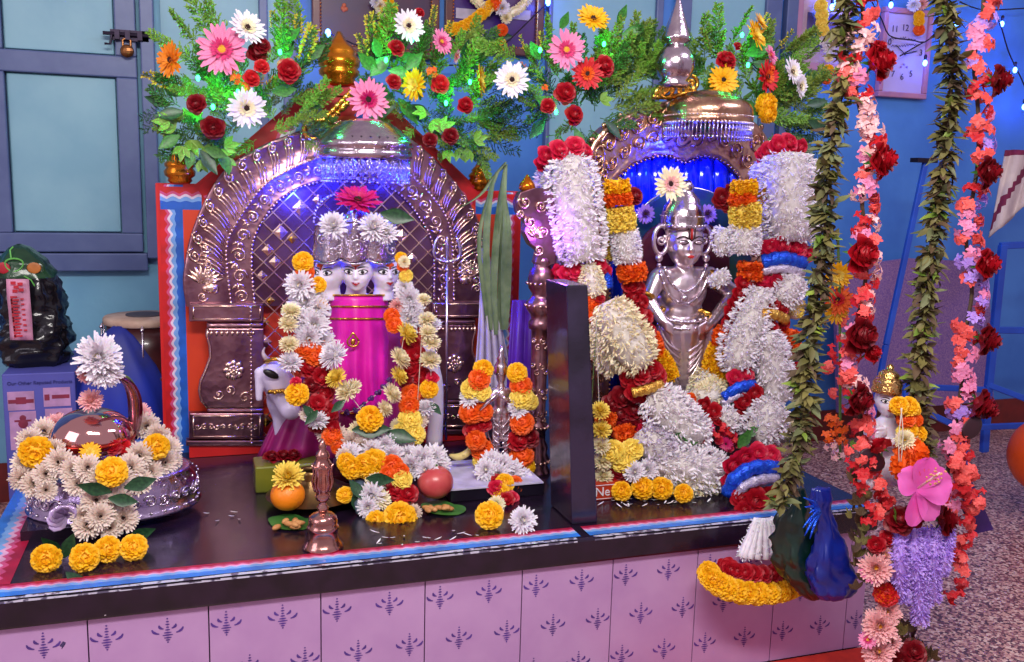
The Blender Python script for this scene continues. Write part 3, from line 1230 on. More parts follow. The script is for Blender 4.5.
for i in range(NCH):
    for step in (3, 5):
        a, b = 2*PI*i/NCH, 2*PI*(i+step)/NCH
        p0 = c+V((math.cos(a), math.sin(a), 0))*44*mp-V((0, 0, 9*mp))
        p1 = c+V((math.cos(b), math.sin(b), 0))*44*mp-V((0, 0, 9*mp))
        dz = .03 if step == 5 else .045
        pts = [p0.lerp(p1, t/8)-V((0, 0, dz*(1-(t/4-1)**2))) for t in range(9)]
        mid = p0.lerp(p1, .5)
        mb.tube(pts, .0011, 3)
        mb.ball(pts[4]-V((0, 0, .003)), .003, 0, 5, 4)
    a = 2*PI*i/NCH
    p0 = c+V((math.cos(a), math.sin(a), 0))*44*mp-V((0, 0, 9*mp))
    mb.tube([p0, p0-V((0, 0, .052))], .001, 3)
    mb.ball(p0-V((0, 0, .055)), .0032, 0, 5, 4)
mb.build('chain_fringe', [SILVERS], um, smooth=True)
# ------------------------------------------------------------------ three-faced idol
YI = .56


def face_details(par, p, s, yaw, tilak=True, kajal=True, skin=MARBLE):
    """painted features; p centre of the face, s half height of the head"""
    M = Matrix.Translation(p) @ Matrix.Rotation(yaw, 4, 'Z') @ Matrix.Scale(s, 4)
    m = MB()
    for sg in (-1, 1):
        # almond eye white, dark outline, iris, brow
        def alm(cx, cz, w, h, y, mi, tilt=0.):
            n = 12
            vs = [(cx, y-.02, cz)]
            for i in range(n):
                a = 2*PI*i/n
                x_ = math.cos(a)
                z_ = math.sin(a)*(1-abs(x_)**2*.4)
                px_ = cx+w*x_
                vs.append((px_, y+.35*((px_)**2-cx**2)*(1), cz+h*z_+tilt*x_*sg*w))
            m.add(vs, [(0, 1+i, 1+(i+1) % n) for i in range(n)], mi, M)
        alm(.36*sg, .14, .30, .15, -.80, 0, .12)
        alm(.36*sg, .13, .24, .10, -.817, 1, .12)
        alm(.36*sg, .135, .10, .10, -.832, 0)
        n = 7
        pts = [M @ V((sg*(.1+.56*i/n), -.86+.36*(.1+.56*i/n)**2+.03, .32+.1*math.sin(PI*(i/n)*.8))) for i in range(n+1)]
        m.tube(pts, [s*.035*(1-.6*i/n) for i in range(n+1)], 5, 0)
    m.add([(-.24, -.84, -.43), (-.08, -.90, -.41), (0, -.905, -.44), (.08, -.90, -.41), (.24, -.84, -.43), (0, -.9, -.6)], [(0, 1, 2, 5), (2, 3, 4, 5)], 2, M)
    if tilak:
        m.ball(M @ V((0, -.80, .52)), s*.13, 3, 8, 6, sc=(1.9, .4, 1.0))
        m.ball(M @ V((0, -.86, .36)), s*.06, 2, 8, 6, sc=(1, .5, 1.8))
    m.build('painted_face', [BLACKP, WHITEP, LIPS, TILAK], par, recalc=True)


def head_blob(m, p, s, yaw):
    M = Matrix.Translation(p) @ Matrix.Rotation(yaw, 4, 'Z') @ Matrix.Scale(s, 4)
    def E(c, r, sc):
        m.ball(M @ V(c), 1, 0, 16, 12, M=Matrix.Rotation(yaw, 3, 'Z') @ Matrix.Diagonal(V(sc)*r*s))
    E((0, 0, .15), .86, (1.0, 1, 1.1))
    E((0, -.14, -.3), .72, (.95, 1, .95))
    E((0, -.5, -.74), .26, (1.1, .9, .8))
    for sg in (-1, 1):
        E((.32*sg, -.48, -.2), .34, (1, 1, 1))
        E((.78*sg, 0, 0), .2, (.5, .8, 1.3))
    E((0, -.82, -.08), .12, (1, 1.3, 2.4))
    E((0, -.92, -.18), .12, (1.3, 1.1, .8))
    E((0, -.80, -.46), .14, (1.6, .9, .7))


ic = P(357, 440, YI)
idol = thing('three_faced_idol', 'white marble idol with three painted faces, tall silver crown and magenta robe', 'idol', (ic.x, ic.y, ZT))
s = MPP(P(357, 275, YI))
mb = MB()
hy = YI-.005
heads = [(330, 274, -.5, hy+.006), (357, 273, 0, hy-.02), (384, 273, .45, hy+.006)]
for (x, y, yw, Y) in heads:
    p = P(x, y, Y)
    head_blob(mb, p, s*18.3, yw-.25)
    q = P(x*.8+357*.2, 300, YI)
    mb.tube([p-V((0, 0, s*8)), V((p.x, YI, q.z))], [s*9.5, s*11], 14)
c = P(357, 312, YI)
zf = ZT+.004
mb.ball(c, .06, 0, 20, 12, sc=(1.15, .75, .8))
mb.tube([c, V((c.x, YI, ZT+.1)), V((c.x, YI, zf))], [.05, .05, .06], 18)
o = mb.build('body', [MARBLE], idol)
fuse(o, .0035, 5)
for (x, y, yw, Y) in heads:
    face_details(idol, P(x, y, Y), s*18.3, yw-.25)
# crown: a three-lobed upright silver sheet
def crown_x(u):   # u -1..1 gives pixel x and depth
    return 354.5+42*u


mb = MB()
n = 48
vs = []
rows = 10
for j in range(rows+1):
    v = j/rows
    for i in range(n+1):
        u = -1+2*i/n
        lobe = abs(math.cos(1.5*PI*u))
        y = 262-4*(1-lobe)*1.0+ (0) - v*(39+4*math.cos(u*1.5)-5*(1-lobe)*v)
        Y = YI-.055+.05*u*u*1.0-.018*lobe
        q = P(354.5+(42-1.5*v)*u+v*1, y+2, Y)
        vs.append(q)
k = n+1
mb.add(vs, [(j*k+i, j*k+i+1, (j+1)*k+i+1, (j+1)*k+i) for j in range(rows) for i in range(n)])
o = mb.build('crown', [mat('hammered silver', (226, 214, 222), .18, 1., c2=(200, 184, 198), scale=30, bump=.8, bscale=110)], idol, smooth=True)
sd = o.modifiers.new('thick', 'SOLIDIFY')
sd.thickness = .004
mb = MB()
top = vs[-k:]
bot = vs[:k]
mb.tube([q+up_*.003 for q in bot], .0028, 6)
mb.tube([q+up_*.003 for q in top], .0028, 6)
for (x, y) in ((357, 246),):
    q = P(x, y, YI-.085)
    spiral(mb, q, V((1, 0, 0)), V((0, 0, 1)), .017, 1.6, 24, .0022, 0, 1, 0)
    for i in range(12):
        a = 2*PI*i/12
        mb.ball(q+V((math.cos(a), 0, math.sin(a)))*.021, .0035, 0, 6, 4)
for (x, y) in ((322, 240), (340, 250), (378, 250), (392, 250), (332, 252)):
    q = P(x, y, YI-.07)
    spiral(mb, q, V((1, 0, 0)), V((0, 0, 1)), .012, 1.3, 16, .002, x, 1, 0)
# domed silver tops over the side faces and spire
mb.build('crown_relief', [SILVERS], idol, smooth=True)
mb = MB()
for (x, y, r) in ((332, 225, .032), (357, 222, .036), (381, 224, .032)):
    q = P(x, y, YI-.02)
    mb.ball(q, r, 0, 16, 10, sc=(1.0, .9, .8))
q = P(354, 222, YI-.05)
mb.lathe([(.014, -.01), (.012, .004), (.006, .01), (.009, .016), (.003, .03)], 12, 0, Matrix.Translation(q))
mb.build('crown_dome', [SILVERS], idol, smooth=True)
# silver halo crescent of beads behind the crown
mb = MB()
for i in range(24):
    a = PI*(i/23)
    mb.ball(P(340-26*math.cos(a), 222-28*math.sin(a), YI+.03), .0036, 0, 6, 4)
mb.build('halo_beads', [SILVERS], idol, smooth=True)


# robe: gathered cloth from the neck to the knees
def robe(name, rows, m, Yc, nf, amp, par, n=60, close=True, depth=.07):
    """rows: (pixel y, left x, right x, bulge) front half of a cloth tube"""
    vs = []
    for (y, xl_, xr_, dp) in rows:
        for i in range(n+1):
            a = PI*i/n
            u = -math.cos(a)
            x = (xl_+xr_)/2+(xr_-xl_)/2*u
            Y = Yc-dp*math.sin(a)**.8+amp*(y-rows[0][0])/max(1, rows[-1][0]-rows[0][0])*math.sin(nf*a*2+.6*math.sin(3*a))
            vs.append(P(x, y, Y))
    k = n+1
    g = MB()
    g.add(vs, [(j*k+i, j*k+i+1, (j+1)*k+i+1, (j+1)*k+i) for j in range(len(rows)-1) for i in range(n)])
    o = g.build(name, [m], par, smooth=True)
    sd = o.modifiers.new('thick', 'SOLIDIFY')
    sd.thickness = .003
    return o, vs, k


def interp_rows(rows, n):
    out = []
    for i in range(n+1):
        t = i/n*(len(rows)-1)
        j = min(int(t), len(rows)-2)
        f_ = t-j
        out.append(tuple(rows[j][q]*(1-f_)+rows[j+1][q]*f_ for q in range(4)))
    return out


MAGC = mat('magenta silk', (232, 30, 178), .38, c2=(208, 16, 158), scale=14, bump=.1, bscale=200)
MAGD = mat('deep magenta silk', (168, 26, 116), .5, c2=(136, 16, 92), scale=10, bump=.1, bscale=200)
rb = interp_rows([(295, 329, 388, .085), (315, 329, 388, .095), (340, 325, 392, .10), (375, 324, 392, .11), (413, 330, 394, .115)], 14)
o, rv, rk = robe('robe', rb, MAGC, YI+.03, 6, .010, idol)
rb2 = interp_rows([(330, 314, 402, .085), (380, 300, 408, .09), (415, 276, 412, .115), (458, 256, 420, .14)], 12)
robe('under_skirt', rb2, MAGD, YI+.05, 8, .012, idol)
mb = MB()
for j in (0, 2, 4, 14):
    row = rv[j*rk:(j+1)*rk]
    mb.tube([q+up_*.003 for q in row[4:-4]], .0028, 5)
# paisley brooch
q0 = P(353, 341, YI-.088)
pts = []
for i in range(20):
    a = 2*PI*i/19
    r = .0135*(1 if math.sin(a) < 0 else 1-.15*math.sin(a))
    pts.append(q0+V((r*math.cos(a)*(1-.75*max(0, math.sin(a))**1.5), 0, r*math.sin(a)*1.0+(.008*max(0, math.sin(a))**2))))
mb.tube(pts, .0022, 6)
mb.ball(q0-V((0, 0, .002)), .006, 0, 8, 6, sc=(1, .5, 1.3))
mb.build('gold_trim', [GOLDB], idol, smooth=True)
# pale staff held on the right
mb = MB()
mb.tube(spline([P(428, 352, .55), P(434, 380, .55), P(436, 410, .55), P(434, 446, .55)], 12), [s*r for r in (8, 8, 8.5, 9, 9, 8.5, 8, 8, 8, 8, 8.5, 9)], 14)
mb.ball(P(427, 350, .55), s*9, 0, 12, 8)
mb.build('arm', [MARBLE], idol, smooth=True)
mb = MB()
g = P(434, 446, .55)
mb.box((P(300, 455, .5).x, .46, ZT), (P(448, 455, .5).x, .64, ZT+.02))
bevel(mb.build('plinth', [mat('dark red plinth', (90, 16, 30), .4)], idol), .004)
# trident on the right shoulder
mb = MB()
for dx in (-12, 0, 12):
    mb.tube(spline([P(447, 262, .70), P(447+dx, 258, .70), P(447+dx*1.05, 246, .70), P(447+dx*.75, 236, .70)], 10), [.004, .004, .004, .004, .0045, .005, .005, .004, .0025, .001], 7)
mb.tube([P(447, 262, .70), P(446, 440, .70)], .0035, 7)
mb.ball(P(447, 262, .70), .008, 0, 10, 6)
mb.ball(P(447, 270, .70), .006, 0, 10, 6)
tr = mb.build('trident', [SILVERS], None, smooth=True)
tag(tr, 'slim silver trident standing at the right edge of the lattice arch', 'trident')

# ------------------------------------------------------------------ marble cow beside the idol
cw = thing('marble_cow', 'small white marble cow with black eye and gilt halter beside the magenta robe', 'cow', (P(292, 450, .52).x, .52, ZT))
sy = MPP(P(280, 390, .52))
cp = lambda x, y, Y=.52: P(x, y, Y)
mb = MB()
def cap_(a, b, r0, r1, n=6):
    A, B = cp(*a), cp(*b)
    for i in range(n+1):
        t = i/n
        mb.ball(A.lerp(B, t), sy*(r0*(1-t)+r1*t), 0, 12, 8)
cap_((276, 376, .50), (288, 408, .49), 15, 10, 7)   # head to muzzle
cap_((290, 410, .48), (292, 411, .48), 10, 9, 2)
cap_((276, 378, .52), (286, 396, .56), 15, 19, 5)    # neck
cap_((285, 400, .56), (288, 418, .57), 19, 15, 5)    # chest
for (x, Y) in ((280, .555), (292, .59)):
    cap_((x, 410, Y), (x, 438, Y), 9, 5.5, 7)
    g_ = cp(x, 438, Y)
    mb.tube([g_, V((g_.x, g_.y, ZT+.005))], [sy*5.5, sy*6.5], 10)
cap_((259, 372, .51), (259, 398, .51), 5, 4, 6)       # ear hanging left
cap_((268, 366, .52), (262, 372, .52), 5, 5, 2)
o = mb.build('body', [mat('lilac shaded marble', (216, 206, 232), .35, c2=(204, 192, 224), scale=10)], cw)
fuse(o, .004, 6)
mb = MB()
q = cp(271, 374, .462)
mb.ball(q, sy*5.5, 0, 12, 8, sc=(1.5, .5, .7), M=Matrix.Rotation(.5, 3, 'Y'))
mb.build('painted_eye', [BLACKP], cw, smooth=True)
mb = MB()
mb.tube(spline([cp(268, 392, .47), cp(280, 391, .462), cp(292, 390, .465), cp(300, 388, .48)], 10), .005, 7)
for i in range(7):
    mb.ball(cp(270+i*5, 391.5+(i % 2), .458), .005, 0, 7, 5)
mb.build('halter', [GOLDB], cw, smooth=True)
mb = MB()
mb.tube(spline([cp(265, 362, .50), cp(275, 359, .475), cp(288, 360, .47), cp(298, 362, .49)], 10), .005, 7)
mb.build('head_band', [GOLDB], cw, smooth=True)
mb = MB()
mb.tube(spline([cp(270, 362, .51), cp(265, 357, .50), cp(263, 352, .505), cp(265, 347, .51)], 10), [.008, .0075, .007, .006, .0055, .005, .004, .003, .002, .001], 8)
mb.build('horn', [mat('pale horn', (200, 180, 190), .4)], cw, smooth=True)
# ------------------------------------------------------------------ right shrine
YR = .60
rp = lambda x, y, Y=YR: P(x, y, Y)
th = thing('silver_throne', 'silver gilt arched throne with a pointed kalash top behind the standing silver idol', 'throne', (rp(675, 440).x, YR, ZT))
O2 = spline([rp(*q) for q in ((578, 440), (580, 300), (582, 200), (584, 162), (598, 132), (635, 110), (690, 98), (738, 112), (766, 142), (772, 200), (770, 300), (768, 430))], 90)
I2 = spline([rp(*q) for q in ((606, 440), (606, 300), (606, 205), (610, 186), (626, 168), (645, 159), (664, 156), (681, 163), (700, 156), (722, 164), (738, 182), (743, 205), (742, 300), (741, 430))], 90)
mb = MB()
vs = []
for i in range(90):
    for t, h in ((0, -.03), (0, .0), (.03, .02), (.12, .014), (.35, .02), (.65, .02), (.88, .012), (.97, .022), (1, .0), (1, -.03)):
        vs.append(O2[i].lerp(I2[i], t)+up_*h)
mb.add(vs, [(i*10+j, i*10+j+1, (i+1)*10+j+1, (i+1)*10+j) for i in range(89) for j in range(9)])
mb.build('arch_sheet', [mat('gilt silver sheet', (226, 186, 164), .28, 1., c2=(196, 146, 130), scale=22, bump=.35, bscale=70, btype='VORONOI')], th, smooth=True)
mb = MB()
for i in range(2, 88, 2):
    o, q = O2[i], I2[i]
    out = (o-q)
    L = out.length
    out.normalize()
    tan = (O2[i+1]-O2[i-1]).normalized()
    spiral(mb, o.lerp(q, .28), out, tan, L*.2, 1.5, 16, .0032, i*.7, 1 if i % 4 else -1, .022)
    spiral(mb, o.lerp(q, .64), out, tan, L*.15, 1.4, 14, .0028, i*.9, -1 if i % 4 else 1, .022)
    for j in range(3):
        d_ = (out*(.5+.4*j)+tan*(.8-.8*j)).normalized()
        leafpads(mb, o.lerp(q, .45), d_, up_.cross(d_), L*.22, .010, .02)
    mb.ball(o+up_*.01+out*.004, .009, 0, 8, 6, sc=(1, .6, 1))
mb.build('scroll_relief', [COPPERY], th, smooth=True)
beads(I2, 150, .0042, 'bead_row', COPPERY, th, .024)
# back plate of deep blue gloss foil under the arch
mb = MB()
for k in range(9):
    u0 = 604+k*15.6
    pts_ = []
    for j in range(9):
        t = j/8
        pts_.append(rp(u0+7.8, 440-290*t, YR+.012))
    mb.tube(pts_, .026, 10, 0, flat=.5)
mb.build('blue_foil', [mat('blue gloss foil', (20, 60, 235), .12, .3, c2=(8, 24, 180), scale=20, bump=.3, bscale=30, coat=.6)], th, smooth=True)
# green cloth disc and maroon cushion behind the head
mb = MB()
pts = [rp(688+62*math.cos(PI*i/20), 250-62*math.sin(PI*i/20), YR-.04) for i in range(21)]+[rp(626, 300, YR-.04), rp(750, 300, YR-.04)]
mb.prism([pts[i] for i in range(21)]+[rp(627, 420, YR-.04), rp(748, 415, YR-.04)], .012, 0, .004)
mb.build('back_cloth', [mat('painted green cloth', (20, 90, 80), .6, c2=(14, 40, 90), scale=16)], th)
mb = MB()
mb.tube(pts[:21], .004, 6)
mb.build('cloth_rim', [SILVERS], th, smooth=True)
mb = MB()
mb.prism([rp(683+45*math.cos(PI*i/16), 252-34*math.sin(PI*i/16), YR-.054) for i in range(17)]+[rp(640, 400, YR-.054), rp(728, 400, YR-.054)], .012, 0, .005)
mb.build('maroon_cushion', [mat('maroon velvet', (92, 12, 40), .7)], th)
for (x, y, k_) in ((645, 214, 'gl'), (707, 214, 'gl')):
    fpx(k_, x, y, YR-.075, 22, th, name='embroidered_daisy', aim=(0, -1, .1))
# domed silver parasol on the throne
c = P(708, 122, .50)
mp = MPP(c)
T = Matrix.Translation(c)
u2 = thing('silver_parasol', 'gilded silver parasol with a double beaded fringe over the standing silver idol', 'parasol', c)
mb = MB()
mb.lathe([(r*mp, z*mp) for r, z in ((42, -3), (44, -2), (44, 4), (43, 5), (44, 7), (43, 13), (40, 18), (32, 23), (24, 25), (22, 28), (8, 31), (2, 32))], 44, 0, T, cap=False)
mb.build('canopy', [COPPERY], u2, smooth=True)
mb = MB()
for i in range(70):
    a = 2*PI*i/70
    d_ = V((math.cos(a), math.sin(a), 0))
    for z, r in ((-2, .0042), (5, .0024), (-7, .0026)):
        mb.ball(c+d_*mp*44+V((0, 0, z*mp)), r, 0, 6, 4)
    mb.tube([c+d_*mp*44+V((0, 0, -3*mp)), c+d_*mp*44+V((0, 0, -15*mp))], .0018, 4)
    mb.ball(c+d_*mp*44+V((0, 0, -16*mp)), .0034, 0, 6, 4)
mb.build('bead_fringe', [SILVERS], u2, smooth=True)
# pointed pot finial
c = P(674, 84, .52)
mp = MPP(c)
mb = MB()
mb.lathe([(r*mp*1.15, z*mp*.97) for r, z in ((12, -4), (15, 0), (11, 3), (15, 8), (17, 16), (17, 24), (14, 32), (9, 38), (8, 40), (13, 43), (12.5, 47), (9, 58), (5, 72), (2, 84), (.5, 88))], 28, 0, Matrix.Translation(c))
mb.build('kalash_finial', [SILVER], th, smooth=True)
mb = MB()
c = P(664, 90, .555)
spiral(mb, c, V((1, 0, 0)), V((0, 0, 1)), .024, 1.6, 20, .006, 1, -1, .006)
c = P(690, 84, .555)
spiral(mb, c, V((-1, 0, 0)), V((0, 0, 1)), .022, 1.6, 20, .006, 1, 1, .006)
mb.tube(spline([P(652, 96, .56), P(672, 97, .55), P(690, 92, .55), P(706, 96, .56)], 12), .007, 8)
for i in range(6):
    leafpads(mb, P(655+i*8, 96, .55), V((.4-.15*i, 0, 1)).normalized(), V((1, 0, 0)), .03, .016, .004)
mb.build('crest_scroll', [GOLDB], th, smooth=True)

# carved silver side column
YC = .42
c0 = PZ(542, 478, ZT)
col = thing('silver_column', 'dark carved silver column with a peacock bracket at the left side of the right shrine', 'column', (P(542, 470, YC).x, YC, ZT))
cc = P(541, 300, YC)
mp = MPP(cc)
mb = MB()
H0 = ZT
prof = [(15, 480), (15, 470), (12, 465), (14, 458), (11, 452), (12, 446), (9, 440), (9, 430), (11, 428), (11, 424), (8, 420), (8.5, 350), (9, 330), (12, 328), (12, 322), (9, 318), (11, 314), (15, 308), (15, 302), (11, 298), (9, 294), (13, 288), (14, 278), (12, 270), (8, 266), (10, 262), (8, 256)]
zt = lambda y: P(541, y, YC).z
zb = [(r*mp, max(zt(y), ZT)) for r, y in prof]
mb.lathe(zb, 20, 0, Matrix.Translation((cc.x, YC, 0)))
mb.build('shaft', [EMB], col, smooth=True)
mb = MB()
for i in range(16):
    a = 2*PI*i/16
    for y, r in ((305, 15.5), (283, 14.5), (426, 11.5), (460, 14)):
        mb.ball((cc.x+math.cos(a)*r*mp, YC+math.sin(a)*r*mp, max(zt(y), ZT+.01)), .004, 0, 6, 4)
for y in (340, 365, 390, 412):
    for i in range(5):
        a = -PI/2+(i-2)*.6
        q = V((cc.x+math.cos(a)*8.5*mp, YC+math.sin(a)*8.5*mp, zt(y+i % 2*6)))
        spiral(mb, q, V((-math.sin(a), math.cos(a), 0)), V((0, 0, 1)), .008, 1.3, 12, .002, i, 1, .002)
mb.build('column_relief', [EMB2], col, smooth=True)
mb = MB()
pt = [(512, 202), (516, 192), (528, 188), (545, 188), (552, 196), (552, 262), (541, 266), (531, 262), (534, 250), (526, 244), (520, 232), (522, 222), (514, 212)]
mb.prism([P(x, y, YC+.01) for x, y in pt], .03, 0, .0)
bevel(mb.build('bracket', [EMB], col), .003)
mb = MB()
for (x, y, r, h) in ((524, 202, .016, 1), (540, 206, .014, -1), (530, 222, .015, 1), (543, 232, .012, -1), (538, 250, .013, 1), (520, 214, .01, -1)):
    spiral(mb, P(x, y, YC-.02), V((1, 0, 0)), V((0, 0, 1)), r, 1.6, 20, .003, x, h, .004)
for j in range(7):
    d_ = V((math.cos(.4*j+.2), 0, math.sin(.4*j+.2)))
    leafpads(mb, P(536, 238, YC-.02), d_, up_.cross(d_), .03, .01, .002)
mb.build('bracket_relief', [EMB2], col, smooth=True)
c = P(527, 190, YC+.0)
mb = MB()
mb.lathe([(.014, -.004), (.020, .004), (.018, .014), (.010, .024), (.002, .036)], 16, 0, Matrix.Translation(c))
mb.build('finial', [GOLD], col, smooth=True)

# pleated pale cloth and long leaves in the gap between the shrines
mb = MB()
n = 40
rows = [(248, 478, 488), (290, 480, 496), (330, 478, 503), (380, 474, 512), (438, 466, 518)]
vs = []
for (y, xa_, xb_) in rows:
    for i in range(n+1):
        t = i/n
        vs.append(P(xa_+(xb_-xa_)*t, y, .66+.012*math.sin(t*28)+.006*math.sin(t*9)))
mb.add(vs, [(j*(n+1)+i, j*(n+1)+i+1, (j+1)*(n+1)+i+1, (j+1)*(n+1)+i) for j in range(len(rows)-1) for i in range(n)])
o = mb.build('pleated_cloth', [mat('pale lilac cloth', (206, 196, 216), .7, c2=(180, 168, 196), scale=10)], smooth=True)
s_ = o.modifiers.new('thick', 'SOLIDIFY')
s_.thickness = .003
tag(o, 'narrow pleated pale cloth hanging between the left backboard and the carved column', 'cloth')
bl = thing('sugarcane_bundle', 'bundle of long folded sugarcane leaves standing in the gap right of the silver arch', 'leaves', P(494, 330, .64))
for (pp, w_) in ((((491, 330), (486, 250), (492, 185), (506, 162)), .02), (((500, 330), (503, 260), (503, 200), (506, 164)), .026),
                 (((496, 335), (494, 280), (498, 220), (505, 166)), .02), (((507, 165), (495, 175), (480, 195), (452, 212)), .01),
                 (((505, 330), (506, 280), (507, 230), (505, 200)), .03), (((490, 340), (482, 280), (480, 230), (496, 172)), .012)):
    g = MB()
    pts = spline([P(x, y, .63+.02*R()) for x, y in pp], 14)
    vs = []
    for i, q in enumerate(pts):
        ww = w_*.5*math.sin(PI*min(.95, (i+1.5)/15))**.6
        vs += [q-V((ww, 0, 0)), q+V((0, .006, 0)), q+V((ww, 0, 0))]
    g.add(vs, [(i*3+j, i*3+j+1, i*3+j+4, i*3+j+3) for i in range(13) for j in (0, 1)])
    g.build('blade', [mat('grey green blade', (122, 140, 104), .5, c2=(88, 110, 78), scale=30)], bl, smooth=True)
mb = MB()
rows = [(300, 512, 540), (360, 508, 540), (440, 504, 540)]
vs = []
for (y, xa_, xb_) in rows:
    for i in range(21):
        t = i/20
        vs.append(P(xa_+(xb_-xa_)*t, y, .56+.008*math.sin(t*16)))
mb.add(vs, [(j*21+i, j*21+i+1, (j+1)*21+i+1, (j+1)*21+i) for j in range(2) for i in range(20)])
o = mb.build('purple_cloth', [mat('purple satin', (104, 50, 190), .45, c2=(84, 34, 160), scale=8)], smooth=True)
s_ = o.modifiers.new('thick', 'SOLIDIFY')
s_.thickness = .003
tag(o, 'purple satin cloth hanging behind the carved silver column', 'cloth')

# ------------------------------------------------------------------ standing silver idol
YV = .46
vp = lambda x, y, Y=YV: P(x, y, Y)
si = thing('standing_silver_idol', 'polished silver standing idol with bell-shaped cap and hands on hips', 'idol', (vp(688, 400).x, YV, ZT))
sv = MPP(vp(683, 260))
mb = MB()


def cap2(a, b, r0, r1, n=6, m=None):
    A, B = vp(*a), vp(*b)
    for i in range(n+1):
        t = i/n
        (m or mb).ball(A.lerp(B, t), sv*(r0*(1-t)+r1*t), 0, 12, 8)


hp = vp(684, 244, YV-.01)
head_blob(mb, hp, sv*23, -.15)
cap2((684, 262), (684, 276), 9, 11, 3)
mb.ball(vp(684, 290), sv*24, 0, 18, 12, sc=(1.05, .62, 1.0))
mb.ball(vp(684, 312), sv*19, 0, 18, 12, sc=(1.1, .7, .8))
cap2((661, 276), (709, 276), 10, 10, 8)
cap2((658, 278), (648, 300, YV-.01), 9.5, 7.5, 7)
cap2((648, 300, YV-.01), (662, 320, YV-.05), 7.5, 5.5, 6)
cap2((711, 278), (734, 293, YV-.01), 10, 8, 7)
cap2((734, 293, YV-.01), (711, 322, YV-.05), 8, 5.5, 8)
cap2((662, 320, YV-.05), (668, 326, YV-.06), 5.5, 5, 3)
cap2((711, 322, YV-.05), (706, 328, YV-.06), 5.5, 5, 3)
for sg, x0 in ((1, 664), (-1, 708)):
    for j in range(4):
        cap2((x0+sg*2, 322+j*2.6, YV-.065), (x0+sg*9, 326+j*2.8, YV-.072), 2.0, 1.5, 4)
# dhoti and legs
mb.ball(vp(684, 328), sv*25, 0, 18, 12, sc=(1.05, .6, .7))
cap2((672, 330), (678, 396), 17, 10, 10)
cap2((697, 330), (692, 396), 17, 10, 10)
cap2((684, 330, YV-.01), (685, 390, YV-.01), 17, 8, 8)
cap2((677, 404, YV-.02), (672, 408, YV-.06), 8, 6, 3)
cap2((693, 404, YV-.02), (697, 408, YV-.06), 8, 6, 3)
cap2((662, 298, YV+.02), (666, 324, YV+.02), 6, 8, 4)
SB = mat('polished silver', (240, 224, 230), .3, .92, c2=(226, 206, 214), scale=16, bump=.06, bscale=20)
o = mb.build('body', [SB], si)
fuse(o, .0035, 4)
mb = MB()
# bell cap
mb.lathe([(r*sv, z*sv) for r, z in ((22, -2), (23, 2), (21.5, 4), (22, 8), (21, 14), (19, 22), (17, 24), (15, 30), (10, 35), (9, 38), (10, 41), (7, 46), (2, 49))], 32, 0, Matrix.Translation(vp(682, 228)))
mb.build('cap', [SILVER], si, smooth=True)
mb = MB()
for i in range(30):
    a = 2*PI*i/30
    q = vp(682, 228)+V((math.cos(a), math.sin(a), 0))*22.5*sv
    mb.ball(q+V((0, 0, sv*3)), .0035, 0, 6, 4)
    mb.ball(q*1+V((0, 0, sv*12))-V((math.cos(a), math.sin(a), 0))*1*sv, .0024, 0, 6, 4)
mb.build('cap_beads', [SILVERS], si, smooth=True)
# big ear ornaments
for sg, x, y in ((-1, 661, 240), (1, 704, 240)):
    g = MB()
    q = vp(x, y, YV-.01)
    g.tube([q+V((math.cos(a)*sv*8, 0, math.sin(a)*sv*14)) for a in [2*PI*i/20 for i in range(21)]], sv*2.2, 8)
    spiral(g, q, V((1, 0, 0)), V((0, 0, 1)), sv*5.5, 1.5, 16, sv*1.5, 1, sg, 0)
    g.ball(vp(x+sg*2, y+18, YV-.01), sv*4, 0, 8, 6)
    g.ball(vp(x+sg*2, y+25, YV-.01), sv*2.4, 0, 8, 6)
    g.build('ear_ornament', [SB], si, smooth=True)
# forehead mark, eyes, lips
M = Matrix.Translation(hp) @ Matrix.Rotation(-.15, 4, 'Z') @ Matrix.Scale(sv*23, 4)
g = MB()
g.tube([M @ V((x, -.90+.02*abs(x), z)) for x, z in ((-.13, .72), (-.11, .3), (0, .18), (.11, .3), (.13, .72))], sv*.9, 6, 0)
g.tube([M @ V((x, -.87, z)) for x, z in ((0, .7), (0, .26))], sv*1.3, 6, 1)
for sg in (-1, 1):
    g.tube([M @ V((sg*x, -.87+.3*x*x, z)) for x, z in ((.14, .28), (.3, .38), (.5, .34), (.62, .24))], sv*.7, 5, 0)
    g.ball(M @ V((sg*.34, -.80, .12)), sv*3.4, 2, 10, 6, sc=(1.4, .5, .6))
    g.tube([M @ V((sg*x, -.885+.3*x*x, z)) for x, z in ((.12, .12), (.25, .2), (.42, .2), (.56, .12), (.4, .04), (.25, .04), (.12, .12))], sv*.5, 5, 0)
g.ball(M @ V((0, -.92, -.48)), sv*2.4, 1, 10, 6, sc=(1.6, .5, .7))
g.build('painted_face', [mat('oxidised line', (70, 40, 50), .5, .6), LIPS, SB], si, smooth=True)
